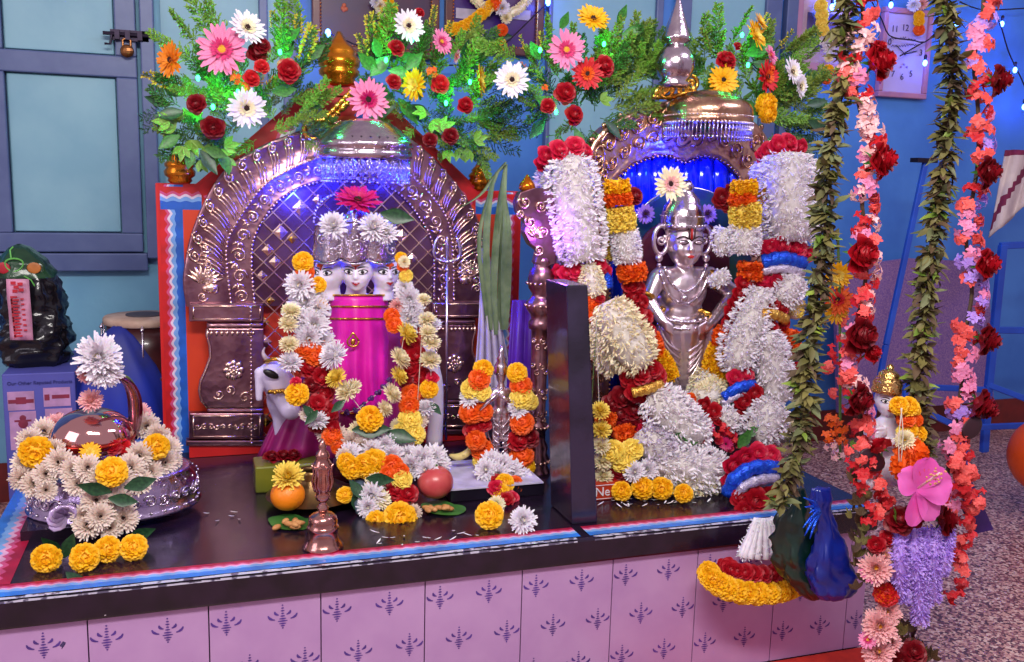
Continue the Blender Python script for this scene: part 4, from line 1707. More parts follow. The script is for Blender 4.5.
# ornaments and folds
g = MB()
for (pp, r) in ((((664, 268), (672, 284), (684, 292), (697, 284), (706, 268)), 1.6), (((660, 272), (668, 294), (684, 304), (700, 294), (710, 272)), 1.6),
                (((660, 318), (672, 321), (690, 322), (708, 318)), 2.4), (((658, 324), (672, 328), (690, 329), (710, 324)), 1.6)):
    pts = spline([vp(x, y, YV-sv*(19-6*abs(x-684)/24)) for x, y in pp], 16)
    g.tube(pts, sv*r, 7)
    for q in pts[::2]:
        g.ball(q+up_*.002, sv*r*1.3, 0, 6, 4)
g.ball(vp(684, 298, YV-sv*20), sv*4, 0, 10, 8)
g.build('necklace', [SILVERS], si, smooth=True)
g = MB()
for j in range(9):
    y0 = 330+j*6.2
    w_ = 25-1.6*j
    for sg in (-1, 1):
        pts = spline([vp(684+sg*w_, y0-6, YV-sv*8), vp(684+sg*w_*.7, y0+12, YV-sv*15), vp(684+sg*4, y0+22+j, YV-sv*(18.5-j*.7))], 10)
        g.tube(pts, [sv*1.5]*10, 6)
g.build('garment_folds', [SB], si, smooth=True)
for (a, b, nm) in (((643, 292), (655, 297), 0), ((717, 272), (722, 290), 0), ((706, 312), (717, 318), 0), ((655, 314), (664, 311), 0)):
    g = MB()
    A, B = vp(*a, YV-.045), vp(*b, YV-.045)
    c = (A+B)/2+V((0, .025, 0))
    d_ = (B-A).normalized()
    ax2 = V((0, 1, 0))
    g.tube([c+(d_*math.cos(t)+ax2*math.sin(t))*sv*9 for t in [2*PI*i/16 for i in range(17)]], sv*2.3, 8)
    g.build('armlet', [GOLDB], si, smooth=True)
mb = MB()
q = vp(686, 412)
mb.box((q.x-.11, YV-.10, ZT), (q.x+.11, YV+.08, q.z-.004))
bevel(mb.build('plinth', [mat('dark plinth', (50, 26, 40), .4)], si), .004)

# ------------------------------------------------------------------ small standing figure with flute, ringed by marigolds
YK = .40
kp = lambda x, y, Y=YK: P(x, y, Y)
sk = MPP(kp(500, 420))
st = thing('small_silver_statue', 'slim silver figurine with a tall cap framed by an orange and yellow garland', 'figurine', (kp(500, 455).x, YK, ZT))
mb = MB()
def cap3(a, b, r0, r1, n=5):
    A, B = kp(*a), kp(*b)
    for i in range(n+1):
        t = i/n
        mb.ball(A.lerp(B, t), sk*(r0*(1-t)+r1*t), 0, 10, 8)
cap3((501, 372), (501, 378), 6, 5, 3)
cap3((501, 383), (501, 386), 3, 4, 2)
cap3((495, 392), (507, 392), 5, 5, 3)
cap3((501, 394), (501, 412), 8, 6, 4)
cap3((494, 392), (488, 402, YK-.02), 3.5, 3, 4)
cap3((488, 402, YK-.02), (496, 396, YK-.04), 3, 2.4, 4)
cap3((508, 392), (513, 404, YK-.01), 3.5, 3, 4)
cap3((513, 404, YK-.01), (504, 398, YK-.04), 3, 2.4, 4)
cap3((498, 412), (496, 452), 7, 4, 6)
cap3((504, 412), (507, 452), 7, 4, 6)
o = mb.build('body', [SB], st)
fuse(o, .0025, 3)
mb = MB()
mb.lathe([(r*sk, z*sk) for r, z in ((7, -3), (7.5, 0), (6.5, 6), (4, 10), (5, 12), (2.5, 16), (3, 19), (.6, 26))], 18, 0, Matrix.Translation(kp(501, 371)))
mb.build('cap', [SILVERS], st, smooth=True)
mb = MB()
mb.tube([kp(480, 410, YK-.05), kp(503, 388, YK-.05)], .0035, 8)
mb.build('flute', [SILVERS], st, smooth=True)
mb = MB()
for sg in (-1, 1):
    for j in range(4):
        mb.tube(spline([kp(501+sg*7, 410+j*8, YK-.01), kp(501+sg*8, 420+j*9, YK-.015), kp(501+sg*1, 428+j*8, YK-.025)], 8), .0024, 5)
    mb.ball(kp(501+sg*2.2, 374, YK-.016), .0016, 0, 6, 4)
mb.tube(spline([kp(490, 385, YK+.0), kp(484, 410, YK-.03), (kp(490, 440, YK-.03)), kp(501, 448, YK-.035), kp(512, 440, YK-.03), kp(515, 410, YK-.02)], 16), .002, 5)
mb.build('ornaments', [SILVERS], st, smooth=True)
mb = MB()
q = kp(501, 456)
mb.lathe([(.03, ZT-q.z), (.03, -.004), (.024, 0), (.022, .006)], 20, 0, Matrix.Translation(q))
mb.build('pedestal', [SILVERS], st, smooth=True)
# ------------------------------------------------------------------ foliage sprays (unit length, along +y)
def fern_mesh(name, m, tipm=None, n=20, spread=.22, dense=13):
    mb = MB()
    bend = [V((0, t, .18*t*t)) for t in [i/10 for i in range(11)]]
    mb.tube(bend, [.012*(1-.7*i/10) for i in range(11)], 4, 0)
    for i in range(n):
        t = .12+.86*i/n
        b = V((0, t, .18*t*t))
        for s in (-1, 1):
            L = spread*(1.15-t)*U(.8, 1.2)+.04
            d = V((s*U(.6, 1), U(.5, .9), U(-.4, .6))).normalized()
            e = b+d*L
            mb.tube([b, e], .005, 3, 0, cap=False)
            for k in range(dense):
                q = b.lerp(e, (k+1)/dense)
                dd = (d+V((U(-1, 1), U(-.6, 1), U(-1, 1)))).normalized()
                tp = tipm is not None and k > dense*.4 and t > .35
                mb.petal(q, dd, V((U(-1, 1), U(-1, 1), 1)), .062*U(.7, 1.3), (.028 if not tp else .04), 0, 1 if tp else 0, .1, shape=(.5, 1., .2))
    return mb.mesh(name, [m, tipm] if tipm else [m])


FERNS = [fern_mesh('fern_frond', FERN), fern_mesh('fern_frond', mat('mid fern green', (78, 128, 50), .6, c2=(50, 96, 38)), n=18, spread=.3),
         fern_mesh('fern_frond', LEAFL, n=18, spread=.18)]
DFERN = fern_mesh('fern_frond', LEAFD, n=11, spread=.26, dense=6)
GROD = [fern_mesh('goldenrod_spray', STEM, mat('yellow specks', (216, 196, 60), .6, c2=(190, 170, 40)), n=14, spread=.12, dense=6),
        fern_mesh('goldenrod_spray', STEM, mat('orange specks', (236, 140, 30), .6, c2=(220, 90, 20)), n=14, spread=.2, dense=6)]


def spray(me, p, L, ang, par, lean=None):
    """ang 0 is up, positive leans right in the picture"""
    o = bpy.data.objects.new(me.name.split('.')[0], me)
    COL.objects.link(o)
    o.parent = par
    o.location = V(p)-root(par)
    lean = U(-.5, .15) if lean is None else lean
    y = V((math.sin(ang), lean, math.cos(ang))).normalized()
    x = y.cross(V((0, -1, .1))).normalized()
    z = x.cross(y)
    o.rotation_mode = 'QUATERNION'
    o.rotation_quaternion = Matrix((x, y, z)).transposed().to_quaternion() @ Quaternion((0, 1, 0), U(-.8, .8))
    o.scale = (L, L, L)
    return o


def leafat(key, x, y, Y, spx, ang, par, tiltf=.5):
    p = P(x, y, Y)
    nm, me, _, _ = FL[key]
    o = bpy.data.objects.new(nm, me)
    COL.objects.link(o)
    o.parent = par
    o.location = p-root(par)
    yv = V((math.sin(ang), U(-.5, .2)*tiltf, math.cos(ang))).normalized()
    zv = V((U(-.5, .5), -1, U(-.2, .6)))
    xv = yv.cross(zv).normalized()
    zv = xv.cross(yv)
    o.rotation_mode = 'QUATERNION'
    o.rotation_quaternion = Matrix((xv, yv, zv)).transposed().to_quaternion()
    s_ = MPP(p)*spx*(.72 if key == 'll' else 1)
    o.scale = (s_, s_, s_)
    return o


GLOW_G = mat('green bulb', (40, 255, 120), .4, emit=14)
GLOW_B = mat('blue bulb', (70, 120, 255), .4, emit=16)


def bulb(par, p, m, r=.005, base=True):
    g = MB()
    g.ball(p, r, 0, 10, 8, sc=(1, 1, 1.5))
    o = g.build('light_bulb', [m], par, smooth=True)
    return o


def bouquet(label, cx, cy, Y, blooms, ferns, leaves, lights):
    b = thing('flower_bouquet', label, 'bouquet', P(cx, cy, Y))
    # bound stems at the heart
    g = MB()
    c = P(cx, cy, Y+.02)
    for i in range(12):
        d = V((U(-.5, .5), U(-.2, .2), U(-.6, .2)))*.07
        g.tube([c+d, c-d], .003, 5)
    g.build('bound_stems', [STEM], b)
    for (me, x, y, Lpx, ang) in ferns:
        p = P(x, y, Y+U(-.02, .03))
        spray(me, p, Lpx*MPP(p), ang, b)
    for (k, x, y, spx, ang) in leaves:
        leafat(k, x, y, Y-.03+U(-.02, .02), spx, ang, b)
    for (k, x, y, spx, ax, az) in blooms:
        fpx(k, x, y, Y-.085+U(-.015, .01), spx, b, aim=(ax, -1, az))
    for (x, y, e) in lights:
        p = P(x, y, Y-.07)
        bulb(b, p, GLOW_G, .0045)
        l = bpy.data.lights.new('green_light', 'POINT')
        l.energy = e
        l.color = (.02, 1, .22)
        l.shadow_soft_size = .006
        lo = bpy.data.objects.new('green_light', l)
        COL.objects.link(lo)
        lo.location = p+V((0, -.02, .006))
    return b


def scatter(x0, x1, y0, y1, n, L0, L1, cx, cy, set_=None, spread=1.):
    out = []
    for i in range(n):
        x, y = U(x0, x1), U(y0, y1)
        ang = math.atan2(x-cx, -(y-cy)+22)*spread+U(-.5, .5)
        out.append((random.choice(set_ or FERNS), x, y, U(L0, L1), ang))
    return out


Fg, Fm, Fl_ = FERNS
bouquet('bouquet with big pink and two white gerberas over the left corner of the red backboard', 230, 100, .72,
        [('gp', 222, 50, 54, -.1, .1), ('gw', 247, 28, 40, .4, .5), ('gw', 246, 108, 42, .2, -.1), ('gq' if 'gq' in FL else 'gy', 171, 60, 38, -1.2, .1),
         ('rd', 213, 128, 28, -.1, -.3), ('rd', 196, 104, 24, -.4, 0), ('rr', 289, 70, 28, .1, .1), ('rd', 258, 54, 26, .3, .4), ('rd', 262, 45, 22, .2, .5),
         ('ro', 252, 78, 20, .3, .2), ('xo', 236, 79, 16, 0, .3), ('xo', 246, 86, 14, 0, .3), ('ro', 262, 66, 18, .2, .3), ('xo', 232, 70, 12, 0, .3)],
        scatter(180, 312, 62, 140, 38, 28, 46, 240, 110)+scatter(250, 318, 95, 140, 20, 22, 36, 280, 110)+[(random.choice((Fm, Fg, DFERN)), U(185, 215)+i*5.2, 148-i*2.6+U(-8, 2), U(24, 38), U(-2.6, -.6)) for i in range(14)]+
        [(Fl_, 225, 40, 55, -.55), (Fl_, 215, 45, 58, -.4), (Fl_, 280, 60, 62, .1), (GROD[0], 300, 75, 54, .2), (GROD[0], 296, 84, 64, .25), (GROD[0], 300, 60, 43, -.1), (GROD[0], 275, 40, 30, -.1),
         (GROD[0], 200, 92, 50, -1.45), (GROD[0], 185, 85, 43, -1.3), (GROD[0], 195, 80, 39, -1.6), (Fl_, 195, 62, 50, -1.1), (GROD[1], 255, 95, 28, .3), (DFERN, 175, 115, 40, -2.2), (DFERN, 170, 110, 36, -1.9),
         (DFERN, 180, 125, 40, 2.9), (GROD[1], 262, 96, 25, .6), (Fl_, 200, 45, 45, -.9), (Fl_, 300, 40, 50, -.2), (Fm, 215, 90, 45, -.3), (Fm, 225, 85, 40, .2)],
        [('ll', 170, 122, 26, -1.6), ('ll', 196, 134, 26, .9), ('ll', 208, 144, 26, 2.8), ('ll', 182, 146, 24, 3.3), ('ll', 224, 146, 24, 1.4), ('ll', 200, 160, 22, 2.6), ('ll', 176, 128, 30, -1.2), ('ll', 190, 122, 28, .2), ('ll', 190, 140, 28, 2.8), ('lf', 180, 135, 26, -2.2), ('ll', 215, 152, 30, 2.4), ('lf', 220, 150, 28, 2.9), ('lf', 205, 148, 24, 1.9), ('lf', 280, 62, 26, .6),
         ('lf', 290, 48, 24, -.4), ('ld', 185, 112, 30, -1.8), ('ld', 200, 150, 30, 2.6), ('lf', 305, 60, 26, .9), ('lf', 272, 92, 26, 1.4), ('lf', 192, 150, 22, -2.9), ('ld', 170, 105, 26, -1.3), ('lf', 285, 42, 22, .9),
         ('lf', 185, 95, 24, -1.2), ('ll', 226, 158, 22, 2.9)],
        [(213, 107, .35), (280, 52, .28), (198, 78, .12), (238, 92, .2)])
bouquet('bouquet with a leaning white gerbera and a pink gerbera above the silver parasol', 415, 85, .72,
        [('gw', 408, 26, 36, .25, .1), ('gp', 441, 42, 28, .5, .3), ('gp', 456, 56, 16, 1.4, -.4), ('gk' if 'gk' in FL else 'gp', 368, 100, 44, 0, .1), ('gY', 415, 85, 34, -1.4, .0), ('gY', 479, 80, 34, 1.8, .1), ('rr', 397, 47, 20, .1, .4), ('rr', 394, 81, 18, 0, .2),
         ('ro', 441, 84, 22, .1, .1), ('rr', 466, 105, 20, .2, .1), ('rd', 451, 136, 20, 0, 0), ('rd', 430, 140, 18, -.4, 0), ('xo', 432, 72, 16, 0, .3), ('rr', 420, 12, 12, .2, .5)],
        scatter(378, 480, 50, 130, 44, 26, 42, 425, 100)+scatter(440, 495, 85, 150, 22, 24, 38, 450, 110)+[(random.choice((Fm, Fg, DFERN)), 392+i*6.4, 108+i*3.2+U(-10, 4), U(24, 38), U(.8, 2.6)) for i in range(14)]+
        [(GROD[0], 372, 70, 57, .0), (GROD[0], 385, 60, 54, .15), (GROD[0], 375, 60, 47, -.25), (GROD[0], 384, 46, 39, -.1), (GROD[0], 440, 60, 39, .25), (GROD[0], 462, 70, 43, .45), (GROD[0], 430, 40, 33, .1),
         (Fl_, 378, 60, 60, .25), (Fl_, 455, 85, 55, .5), (DFERN, 485, 120, 46, 1.7), (DFERN, 480, 135, 44, 2.0), (DFERN, 478, 110, 44, 1.4), (DFERN, 488, 95, 40, 1.1), (Fm, 470, 145, 30, 2.5), (Fl_, 480, 150, 30, 2.8), (GROD[0], 372, 76, 43, -.3)],
        [('lf', 398, 98, 34, 2.6), ('ld', 392, 92, 30, -2.8), ('lf', 405, 70, 26, .8), ('lf', 378, 72, 28, -.8), ('lf', 370, 76, 30, .8), ('lf', 388, 70, 26, 1.8), ('ll', 432, 120, 24, 2.5), ('ll', 440, 128, 24, 1.2), ('ll', 458, 148, 24, 2.6), ('ll', 426, 112, 22, -1.8), ('ll', 474, 140, 22, 1.3), ('ll', 470, 150, 22, -2.6),
         ('ld', 462, 62, 24, .2), ('lf', 380, 58, 22, -.3), ('ld', 410, 105, 24, 2.), ('ll', 446, 150, 20, 2.9), ('lf', 396, 60, 20, 1.2)],
        [(386, 60, .28), (446, 103, .35), (470, 82, .15), (412, 40, .15)])
bouquet('bouquet with yellow, pink and orange red gerberas left of the pointed kalash', 590, 90, .60,
        [('gw', 512, 80, 38, -.3, .1), ('gp', 566, 50, 42, -.1, .1), ('gy', 593, 19, 36, -.1, .7), ('gr', 587, 74, 34, -.2, .1), ('rr', 605, 66, 26, .1, .1), ('rr', 566, 93, 26, 0, 0), ('rr', 575, 115, 24, .2, 0), ('xo', 545, 88, 10, 0, .2),
         ('rr', 548, 106, 18, -.4, 0)],
        scatter(540, 645, 55, 122, 50, 26, 44, 595, 95)+scatter(600, 648, 50, 95, 24, 30, 44, 615, 90)+
        [(GROD[1], 540, 70, 24, -.5), (GROD[0], 530, 62, 28, -.6), (GROD[0], 548, 65, 33, -.3), (GROD[1], 536, 80, 25, -1.0), (GROD[0], 555, 95, 27, -.9), (Fl_, 555, 60, 50, -.6), (Fl_, 520, 60, 50, -1.3), (GROD[0], 610, 100, 28, .5),
         (DFERN, 540, 120, 44, -2.2), (DFERN, 530, 110, 44, -1.8), (DFERN, 520, 100, 42, -1.6), (Fl_, 636, 70, 40, .3), (Fl_, 640, 80, 42, .4), (DFERN, 545, 105, 40, -1.3), (DFERN, 560, 105, 40, -.6), (DFERN, 590, 100, 40, .3), (Fm, 555, 118, 36, -1.6), (Fm, 600, 118, 36, 1.8), (Fg, 575, 100, 36, .1), (Fg, 560, 80, 34, -.6), (Fm, 580, 128, 30, 2.8), (Fg, 610, 110, 36, 1.2), (GROD[1], 625, 78, 18, .6), (Fm, 560, 130, 40, -2.8), (Fm, 590, 125, 40, 2.8)],
        [('lf', 530, 85, 26, -1.2), ('lf', 534, 96, 30, 2.2), ('ld', 545, 118, 30, -2.4), ('lf', 560, 30, 20, .3), ('lf', 617, 25, 22, .3), ('lf', 622, 35, 24, 1.3), ('ll', 600, 100, 22, 1.5), ('ld', 605, 120, 26, 2.5), ('lf', 575, 128, 24, 2.9),
         ('lf', 540, 60, 22, -.6)],
        [(556, 112, .2), (604, 44, .25), (540, 50, .1)])
bouquet('bouquet with a yellow gerbera with a dark eye at the right of the pointed kalash', 755, 90, .60,
        [('gy', 723, 80, 34, -.2, .1), ('rr', 727, 60, 26, .1, .5), ('gY', 755, 35, 34, .6, .4), ('gY', 760, 22, 22, .7, .8), ('gr', 767, 77, 34, .4, .1), ('gw', 792, 72, 30, .4, .3), ('gw', 800, 86, 26, .6, 0), ('my', 766, 104, 24, .3, -.1),
         ('my', 768, 114, 20, .3, -.4), ('gp', 770, 55, 22, .6, .4), ('rr', 738, 46, 10, .2, .3), ('xo', 770, 70, 14, 1, .2)],
        scatter(708, 795, 50, 122, 52, 26, 44, 750, 95)+scatter(770, 810, 80, 135, 18, 24, 42, 775, 100)+
        [(Fl_, 705, 60, 50, -.4), (Fl_, 715, 50, 45, -.1), (Fl_, 700, 75, 50, -.5), (Fl_, 730, 50, 45, .1), (DFERN, 800, 125, 34, 1.8), (DFERN, 795, 135, 34, 2.3), (GROD[0], 755, 40, 28, .3), (GROD[0], 770, 60, 36, .5), (Fl_, 790, 60, 40, .6),
         (Fm, 785, 130, 36, 2.4), (Fm, 700, 95, 36, -1.2), (DFERN, 790, 120, 40, 2.)],
        [('lf', 745, 55, 30, 1.2), ('lf', 752, 62, 26, 2.), ('ld', 806, 105, 24, 1.4), ('ld', 808, 120, 24, 2.), ('ll', 765, 82, 20, 1.4), ('ld', 800, 138, 24, 2.6), ('lf', 740, 100, 26, 2.2), ('lf', 748, 48, 22, .4)],
        [(742, 35, .22), (748, 65, .08)])

# ------------------------------------------------------------------ garlands round the three-faced idol
def garland(label, x, y, Y, name='flower_garland', cat='garland'):
    return thing(name, label, cat, P(x, y, Y))


PUR = math.pi
ga = garland('thick white, orange and red garland framing the magenta robe of the three-faced idol', 340, 470, .40)
sidesY = lambda y: .45-.0009*max(0, y-300)*.8
for (k, x, y, s) in (('my', 303, 262, 22), ('mo', 305, 272, 20), ('my', 318, 285, 18), ('cd', 318, 296, 20), ('my', 320, 305, 16), ('mo', 306, 285, 16),
                     ('cw', 300, 285, 30), ('cw', 305, 302, 34), ('cw', 298, 318, 30), ('cw', 313, 325, 34), ('cw', 318, 310, 26), ('cd', 308, 338, 28), ('cw', 322, 340, 26),
                     ('mo', 306, 348, 24), ('mo', 316, 356, 24), ('mo', 324, 348, 18),
                     ('rr', 310, 368, 26), ('rr', 322, 378, 26), ('rd', 312, 386, 24), ('rr', 324, 394, 26), ('rr', 318, 404, 26), ('rr', 328, 414, 26), ('rd', 318, 424, 22), ('rr', 332, 428, 20),
                     ('mo', 332, 436, 22), ('mo', 340, 446, 20),
                     ('my', 401, 258, 13), ('mo', 403, 266, 13), ('ml', 406, 276, 15), ('cd', 404, 288, 20), ('cw', 408, 299, 28), ('cb', 397, 306, 18), ('cc', 404, 262, 14), ('mo', 392, 316, 18), ('mo', 394, 325, 18), ('cw', 409, 318, 32), ('cw', 412, 308, 24),
                     ('rr', 412, 344, 26), ('rr', 416, 356, 26), ('rr', 410, 368, 26), ('rd', 405, 380, 20), ('rr', 420, 378, 26), ('rr', 428, 382, 18), ('rr', 412, 332, 18),
                     ('mo', 411, 394, 22), ('mo', 409, 406, 22), ('ml', 410, 420, 26), ('ml', 402, 432, 22), ('ml', 414, 434, 24), ('my', 405, 444, 20), ('cc', 398, 426, 18)):
    fpx(k, x, y, sidesY(y)+U(-.01, .01), s, ga, sq=.85)
# the lower swag across the feet
for (k, x, y, s) in (('ch', 336, 436, 26), ('ch', 352, 442, 26), ('ch', 364, 447, 28), ('cw', 376, 440, 26), ('cw', 372, 452, 28), ('cc', 358, 432, 24), ('cw', 350, 454, 24), ('cw', 386, 446, 26), ('ch', 394, 438, 22), ('ch', 344, 456, 18), ('cw', 392, 456, 26),
                     ('my', 352, 468, 24), ('my', 364, 466, 26), ('my', 374, 462, 28), ('my', 346, 462, 20), ('mo', 392, 466, 24), ('mo', 400, 472, 20), ('mo', 388, 474, 18), ('ml', 402, 480, 22),
                     ('cw', 408, 456, 26), ('cw', 420, 460, 30), ('cw', 434, 458, 28), ('cw', 412, 466, 26), ('cw', 440, 464, 22), ('cw', 402, 448, 24), ('cw', 426, 470, 24)):
    yy = (y-432)/40
    fpx(k, x, y, .37-.10*yy+U(-.01, .01), s, ga, sq=.85)
for (k, x, y, Y, s) in (('cc', 376, 484, .26, 24), ('cw', 372, 496, .24, 28), ('cc', 380, 500, .235, 24), ('rr', 396, 490, .25, 24), ('rr', 408, 494, .24, 26), ('ro', 402, 502, .235, 18),
                        ('my', 400, 519, .19, 36), ('my', 376, 521, .2, 22), ('ch', 414, 512, .2, 18), ('my', 345, 495, .26, 18), ('cw', 368, 507, .225, 22)):
    fpx(k, x, y, Y, s, ga, sq=.85)
for (x, y, s, a) in ((352, 430, 40, 1.6), (385, 432, 34, 1.9), (350, 480, 26, 2.6), (356, 488, 30, 3.0), (384, 510, 30, 1.2), (366, 478, 30, 1.6), (345, 400, 20, -2.2), (318, 410, 20, -2.4)):
    leafat('ld', x, y, .33 if y < 450 else .25, s, a, ga)
gb = garland('sparse string of upright cream chrysanthemums ending in a marigold across the magenta robe', 372, 410, .40, 'flower_string')
chain = [(315, 322, 26), (312, 336, 22), (330, 320, 20), (345, 340, 24), (332, 352, 34), (337, 366, 30), (350, 374, 26), (342, 382, 26), (352, 392, 30), (360, 386, 22)]
inner = [('cw', 334, 356, 30), ('cy', 337, 378, 24), ('cc', 347, 392, 26), ('cc', 354, 388, 20), ('my', 370, 419, 28), ('cc', 384, 409, 20), ('cc', 391, 394, 24), ('cy', 398, 376, 22), ('cc', 399, 359, 26), ('cy', 406, 334, 26)]
for k, x, y, s in inner:
    sg = -1 if x < 370 else 1
    fpx(k, x, y, sidesY(y)-.035, s, gb, aim=(sg*.9, -.5, .7) if k != 'my' else (0, -1, .4))
thread('thread', [(332, 330, .40), (336, 372, .37), (350, 395, .365), (370, 416, .35), (388, 402, .36), (398, 368, .37), (405, 330, .4)], .0008, gb)
mb = MB()
mbp = spline([P(330, 405, .41), P(350, 412, .40), P(372, 398, .40), P(392, 378, .41), P(400, 360, .42)], 22)
o = garland('loop of small dark violet buds looped over the lower robe', 372, 398, .40, 'bud_string')
for q in mbp[4:18:2]:
    g = MB()
    for j in range(4):
        g.ball(q+V((U(-.005, .005), U(-.005, .005), U(-.005, .005))), .005, 0, 8, 6)
    g.build('bud', [F_VIOL], o, smooth=True)
g = MB()
g.tube(mbp, .001, 5)
g.build('thread', [STRING], o)
for (lab, pts) in (('outer string of spaced white chrysanthemums and one marigold beside the marble cow', [('cc', 291, 312, 22), ('cc', 288, 325, 22), ('cc', 289, 345, 22), ('cw', 290, 363, 24), ('rp', 296, 382, 14), ('my', 297, 394, 25), ('ld', 303, 405, 20), ('cw', 316, 420, 24), ('ch', 308, 414, 18), ('ch', 325, 432, 22)]),
                   ('outer string of spaced cream chrysanthemums and one marigold at the right of the magenta robe', [('cc', 427, 320, 20), ('cw', 434, 325, 16), ('cc', 428, 333, 20), ('cc', 431, 343, 22), ('cc', 430, 361, 24), ('rp', 432, 378, 16), ('my', 429, 389, 20), ('ld', 430, 402, 18), ('cw', 426, 408, 20), ('ch', 420, 420, 20), ('ch', 416, 432, 22), ('cc', 424, 300, 16)])):
    g_ = garland(lab, pts[5][1], pts[5][2], .36, 'flower_string')
    for k, x, y, s in pts:
        if k == 'ld':
            leafat(k, x, y, .36, s, 2.5, g_)
        else:
            fpx(k, x, y, .37+U(-.01, .01), s, g_, aim=(U(-.2, .2), -.45, .8) if k in ('cc', 'cw') else None)
    thread('thread', [(x, y, .37) for k, x, y, s in pts], .0008, g_)
# blooms on the crown
fpx('gm', 358, 201, .50, 48, None, aim=(0, -1, 1.5), label='magenta gerbera lying on top of the three-faced crown', cat='flower', name='gerbera')
for (k, x, y, s, lb) in (('cw', 373, 228, 30, 'white chrysanthemum resting on the right of the silver crown'), ('cw', 385, 233, 26, 'smaller white chrysanthemum at the right end of the silver crown'),
                         ('cw', 333, 226, 28, 'blue-lit white chrysanthemum resting on the left of the silver crown')):
    fpx(k, x, y, .475, s, None, label=lb, cat='flower', name='chrysanthemum', aim=(0, -1, .5))
o = leafat('ld', 380, 211, .47, 36, 1.75, cam)
o.parent = None
o.location = P(380, 213, .47)
tag(o, 'long narrow leaf tucked beside the magenta gerbera on the crown', 'leaf')

# figurine garland
gk = garland('short orange, red and yellow carnation garland hung round the silver figurine', 500, 470, .34)
for (k, x, y, s) in (('my', 483, 370, 22), ('mo', 479, 380, 24), ('ml', 472, 389, 24), ('cw', 469, 398, 20), ('ml', 482, 392, 20), ('mo', 471, 412, 26), ('mo', 484, 412, 20), ('rr', 474, 430, 26), ('rr', 484, 424, 18), ('mo', 476, 440, 22), ('mo', 482, 450, 24),
                     ('ml', 483, 460, 22), ('my', 517, 373, 22), ('mo', 521, 386, 24), ('ml', 522, 398, 26), ('cw', 518, 408, 22), ('ml', 530, 402, 18), ('mo', 522, 423, 26), ('rr', 520, 440, 28), ('rd', 530, 438, 22), ('mo', 522, 455, 26), ('my', 526, 466, 20)):
    fpx(k, x, y, .365+U(-.008, .008), s, gk, sq=.85)
for (k, x, y, Y, s) in (('cw', 492, 462, .33, 24), ('cw', 502, 466, .32, 26), ('cw', 512, 472, .32, 26), ('cw', 520, 478, .32, 24), ('cw', 486, 470, .31, 24), ('cw', 498, 474, .30, 24), ('my', 504, 484, .27, 22), ('mo', 514, 486, .28, 22), ('my', 500, 492, .25, 20), ('rp', 496, 488, .25, 20), ('rr', 506, 500, .225, 22), ('rr', 498, 482, .28, 20), ('rp', 512, 498, .24, 18)):
    fpx(k, x, y, Y, s, gk, sq=.85)


def loose(k, x, y, s, lb, cat='flower', aim=None, sq=.85, name=None, group=None, dz=.42):
    p = PZ(x, y+s*.45, ZT)
    r = MPP(p)*s/2
    return put(k, p+V((0, 0, r*dz*2)), r, None, aim, None, lb, cat, group, name, sq)


loose('my', 489, 514, 30, 'round yellow marigold with white petals behind it at the foot of the figurine garland')
loose('cw', 522, 519, 28, 'white chrysanthemum lying on the black altar beside the yellow marigold')
loose('cc', 496, 504, 20, 'pale chrysanthemum tucked behind the round yellow marigold near the figurine')
# ------------------------------------------------------------------ garlands on the right shrine
BLUEM = mat('blue metallic ribbon', (30, 100, 235), .25, .5, c2=(16, 60, 200), scale=90, bump=.8, bscale=160)
SILR = mat('silver tinsel ribbon', (226, 216, 240), .3, .6, scale=90, bump=.9, bscale=200)
GOLR = mat('gold zari ribbon', (236, 190, 90), .3, .8, c2=(200, 140, 50), scale=90, bump=.9, bscale=200)


def roses(par, key, rows, sq=.8):
    for (x, y, Y, s) in rows:
        fpx(key, x, y, Y, s, par, sq=sq, aim=(U(-.35, .35), -1, U(-.2, .4)))


def ribbon(name, pts, hpx, m, par, flat=.5):
    g = MB()
    pp = spline([P(*q) for q in pts], 16)
    g.tube(pp, [hpx*MPP(q)*(1+.12*math.sin(i*2.1)) for i, q in enumerate(pp)], 10, 0, flat=flat)
    return g.build(name, [m], par, smooth=True)


TW = 'tuberose_strand'
# --- long left arm
gl = garland('long heavy white tuberose garland hanging down the left side of the silver gilt arch', 580, 470, .30, 'tuberose_garland')
roses(gl, 'rp', [(546, 156, .43, 24), (560, 150, .40, 26), (575, 146, .40, 26), (586, 152, .42, 22), (541, 164, .45, 18), (566, 158, .42, 22)])
strand(TW, [(570, 158, .42), (572, 190, .40), (578, 225, .39), (585, 262, .37)], [25, 28, 27, 24], F_WHITE, gl, .46, n=22)
strand(TW, [(552, 170, .46), (550, 200, .45), (553, 235, .45), (562, 266, .44)], [16, 18, 18, 15], mat('purple lit tuberose petals', (226, 206, 246), .6, c2=(204, 180, 236), scale=60, sss=.15), gl, .5, n=20)  # white strand, the purple light on it put into the petal colour
roses(gl, 'rp', [(557, 273, .40, 20), (567, 274, .385, 22), (577, 272, .37, 22), (600, 266, .36, 20), (606, 272, .37, 16)])
ribbon('ribbon_band', [(553, 289, .39), (558, 287, .385), (563, 292, .39)], 6.5, BLUEM, gl, .8)
ribbon('ribbon_band', [(604, 276, .36), (608, 281, .36), (608, 288, .36)], 5.5, BLUEM, gl, .8)
strand(TW, [(589, 264, .36), (592, 280, .35), (597, 296, .34)], [9, 12, 10], F_CREAM, gl, .55, n=10)
roses(gl, 'rr', [(600, 297, .335, 16)])
roses(gl, 'mo', [(593, 303, .345, 22), (594, 314, .345, 20)])
strand(TW, [(606, 302, .32), (618, 326, .30), (632, 350, .28), (644, 366, .27)], [18, 25, 26, 20], F_CREAM, gl, .46, n=20)
strand(TW, [(596, 322, .34), (604, 345, .33), (616, 372, .32)], [13, 16, 14], F_CREAM, gl, .55, n=14)
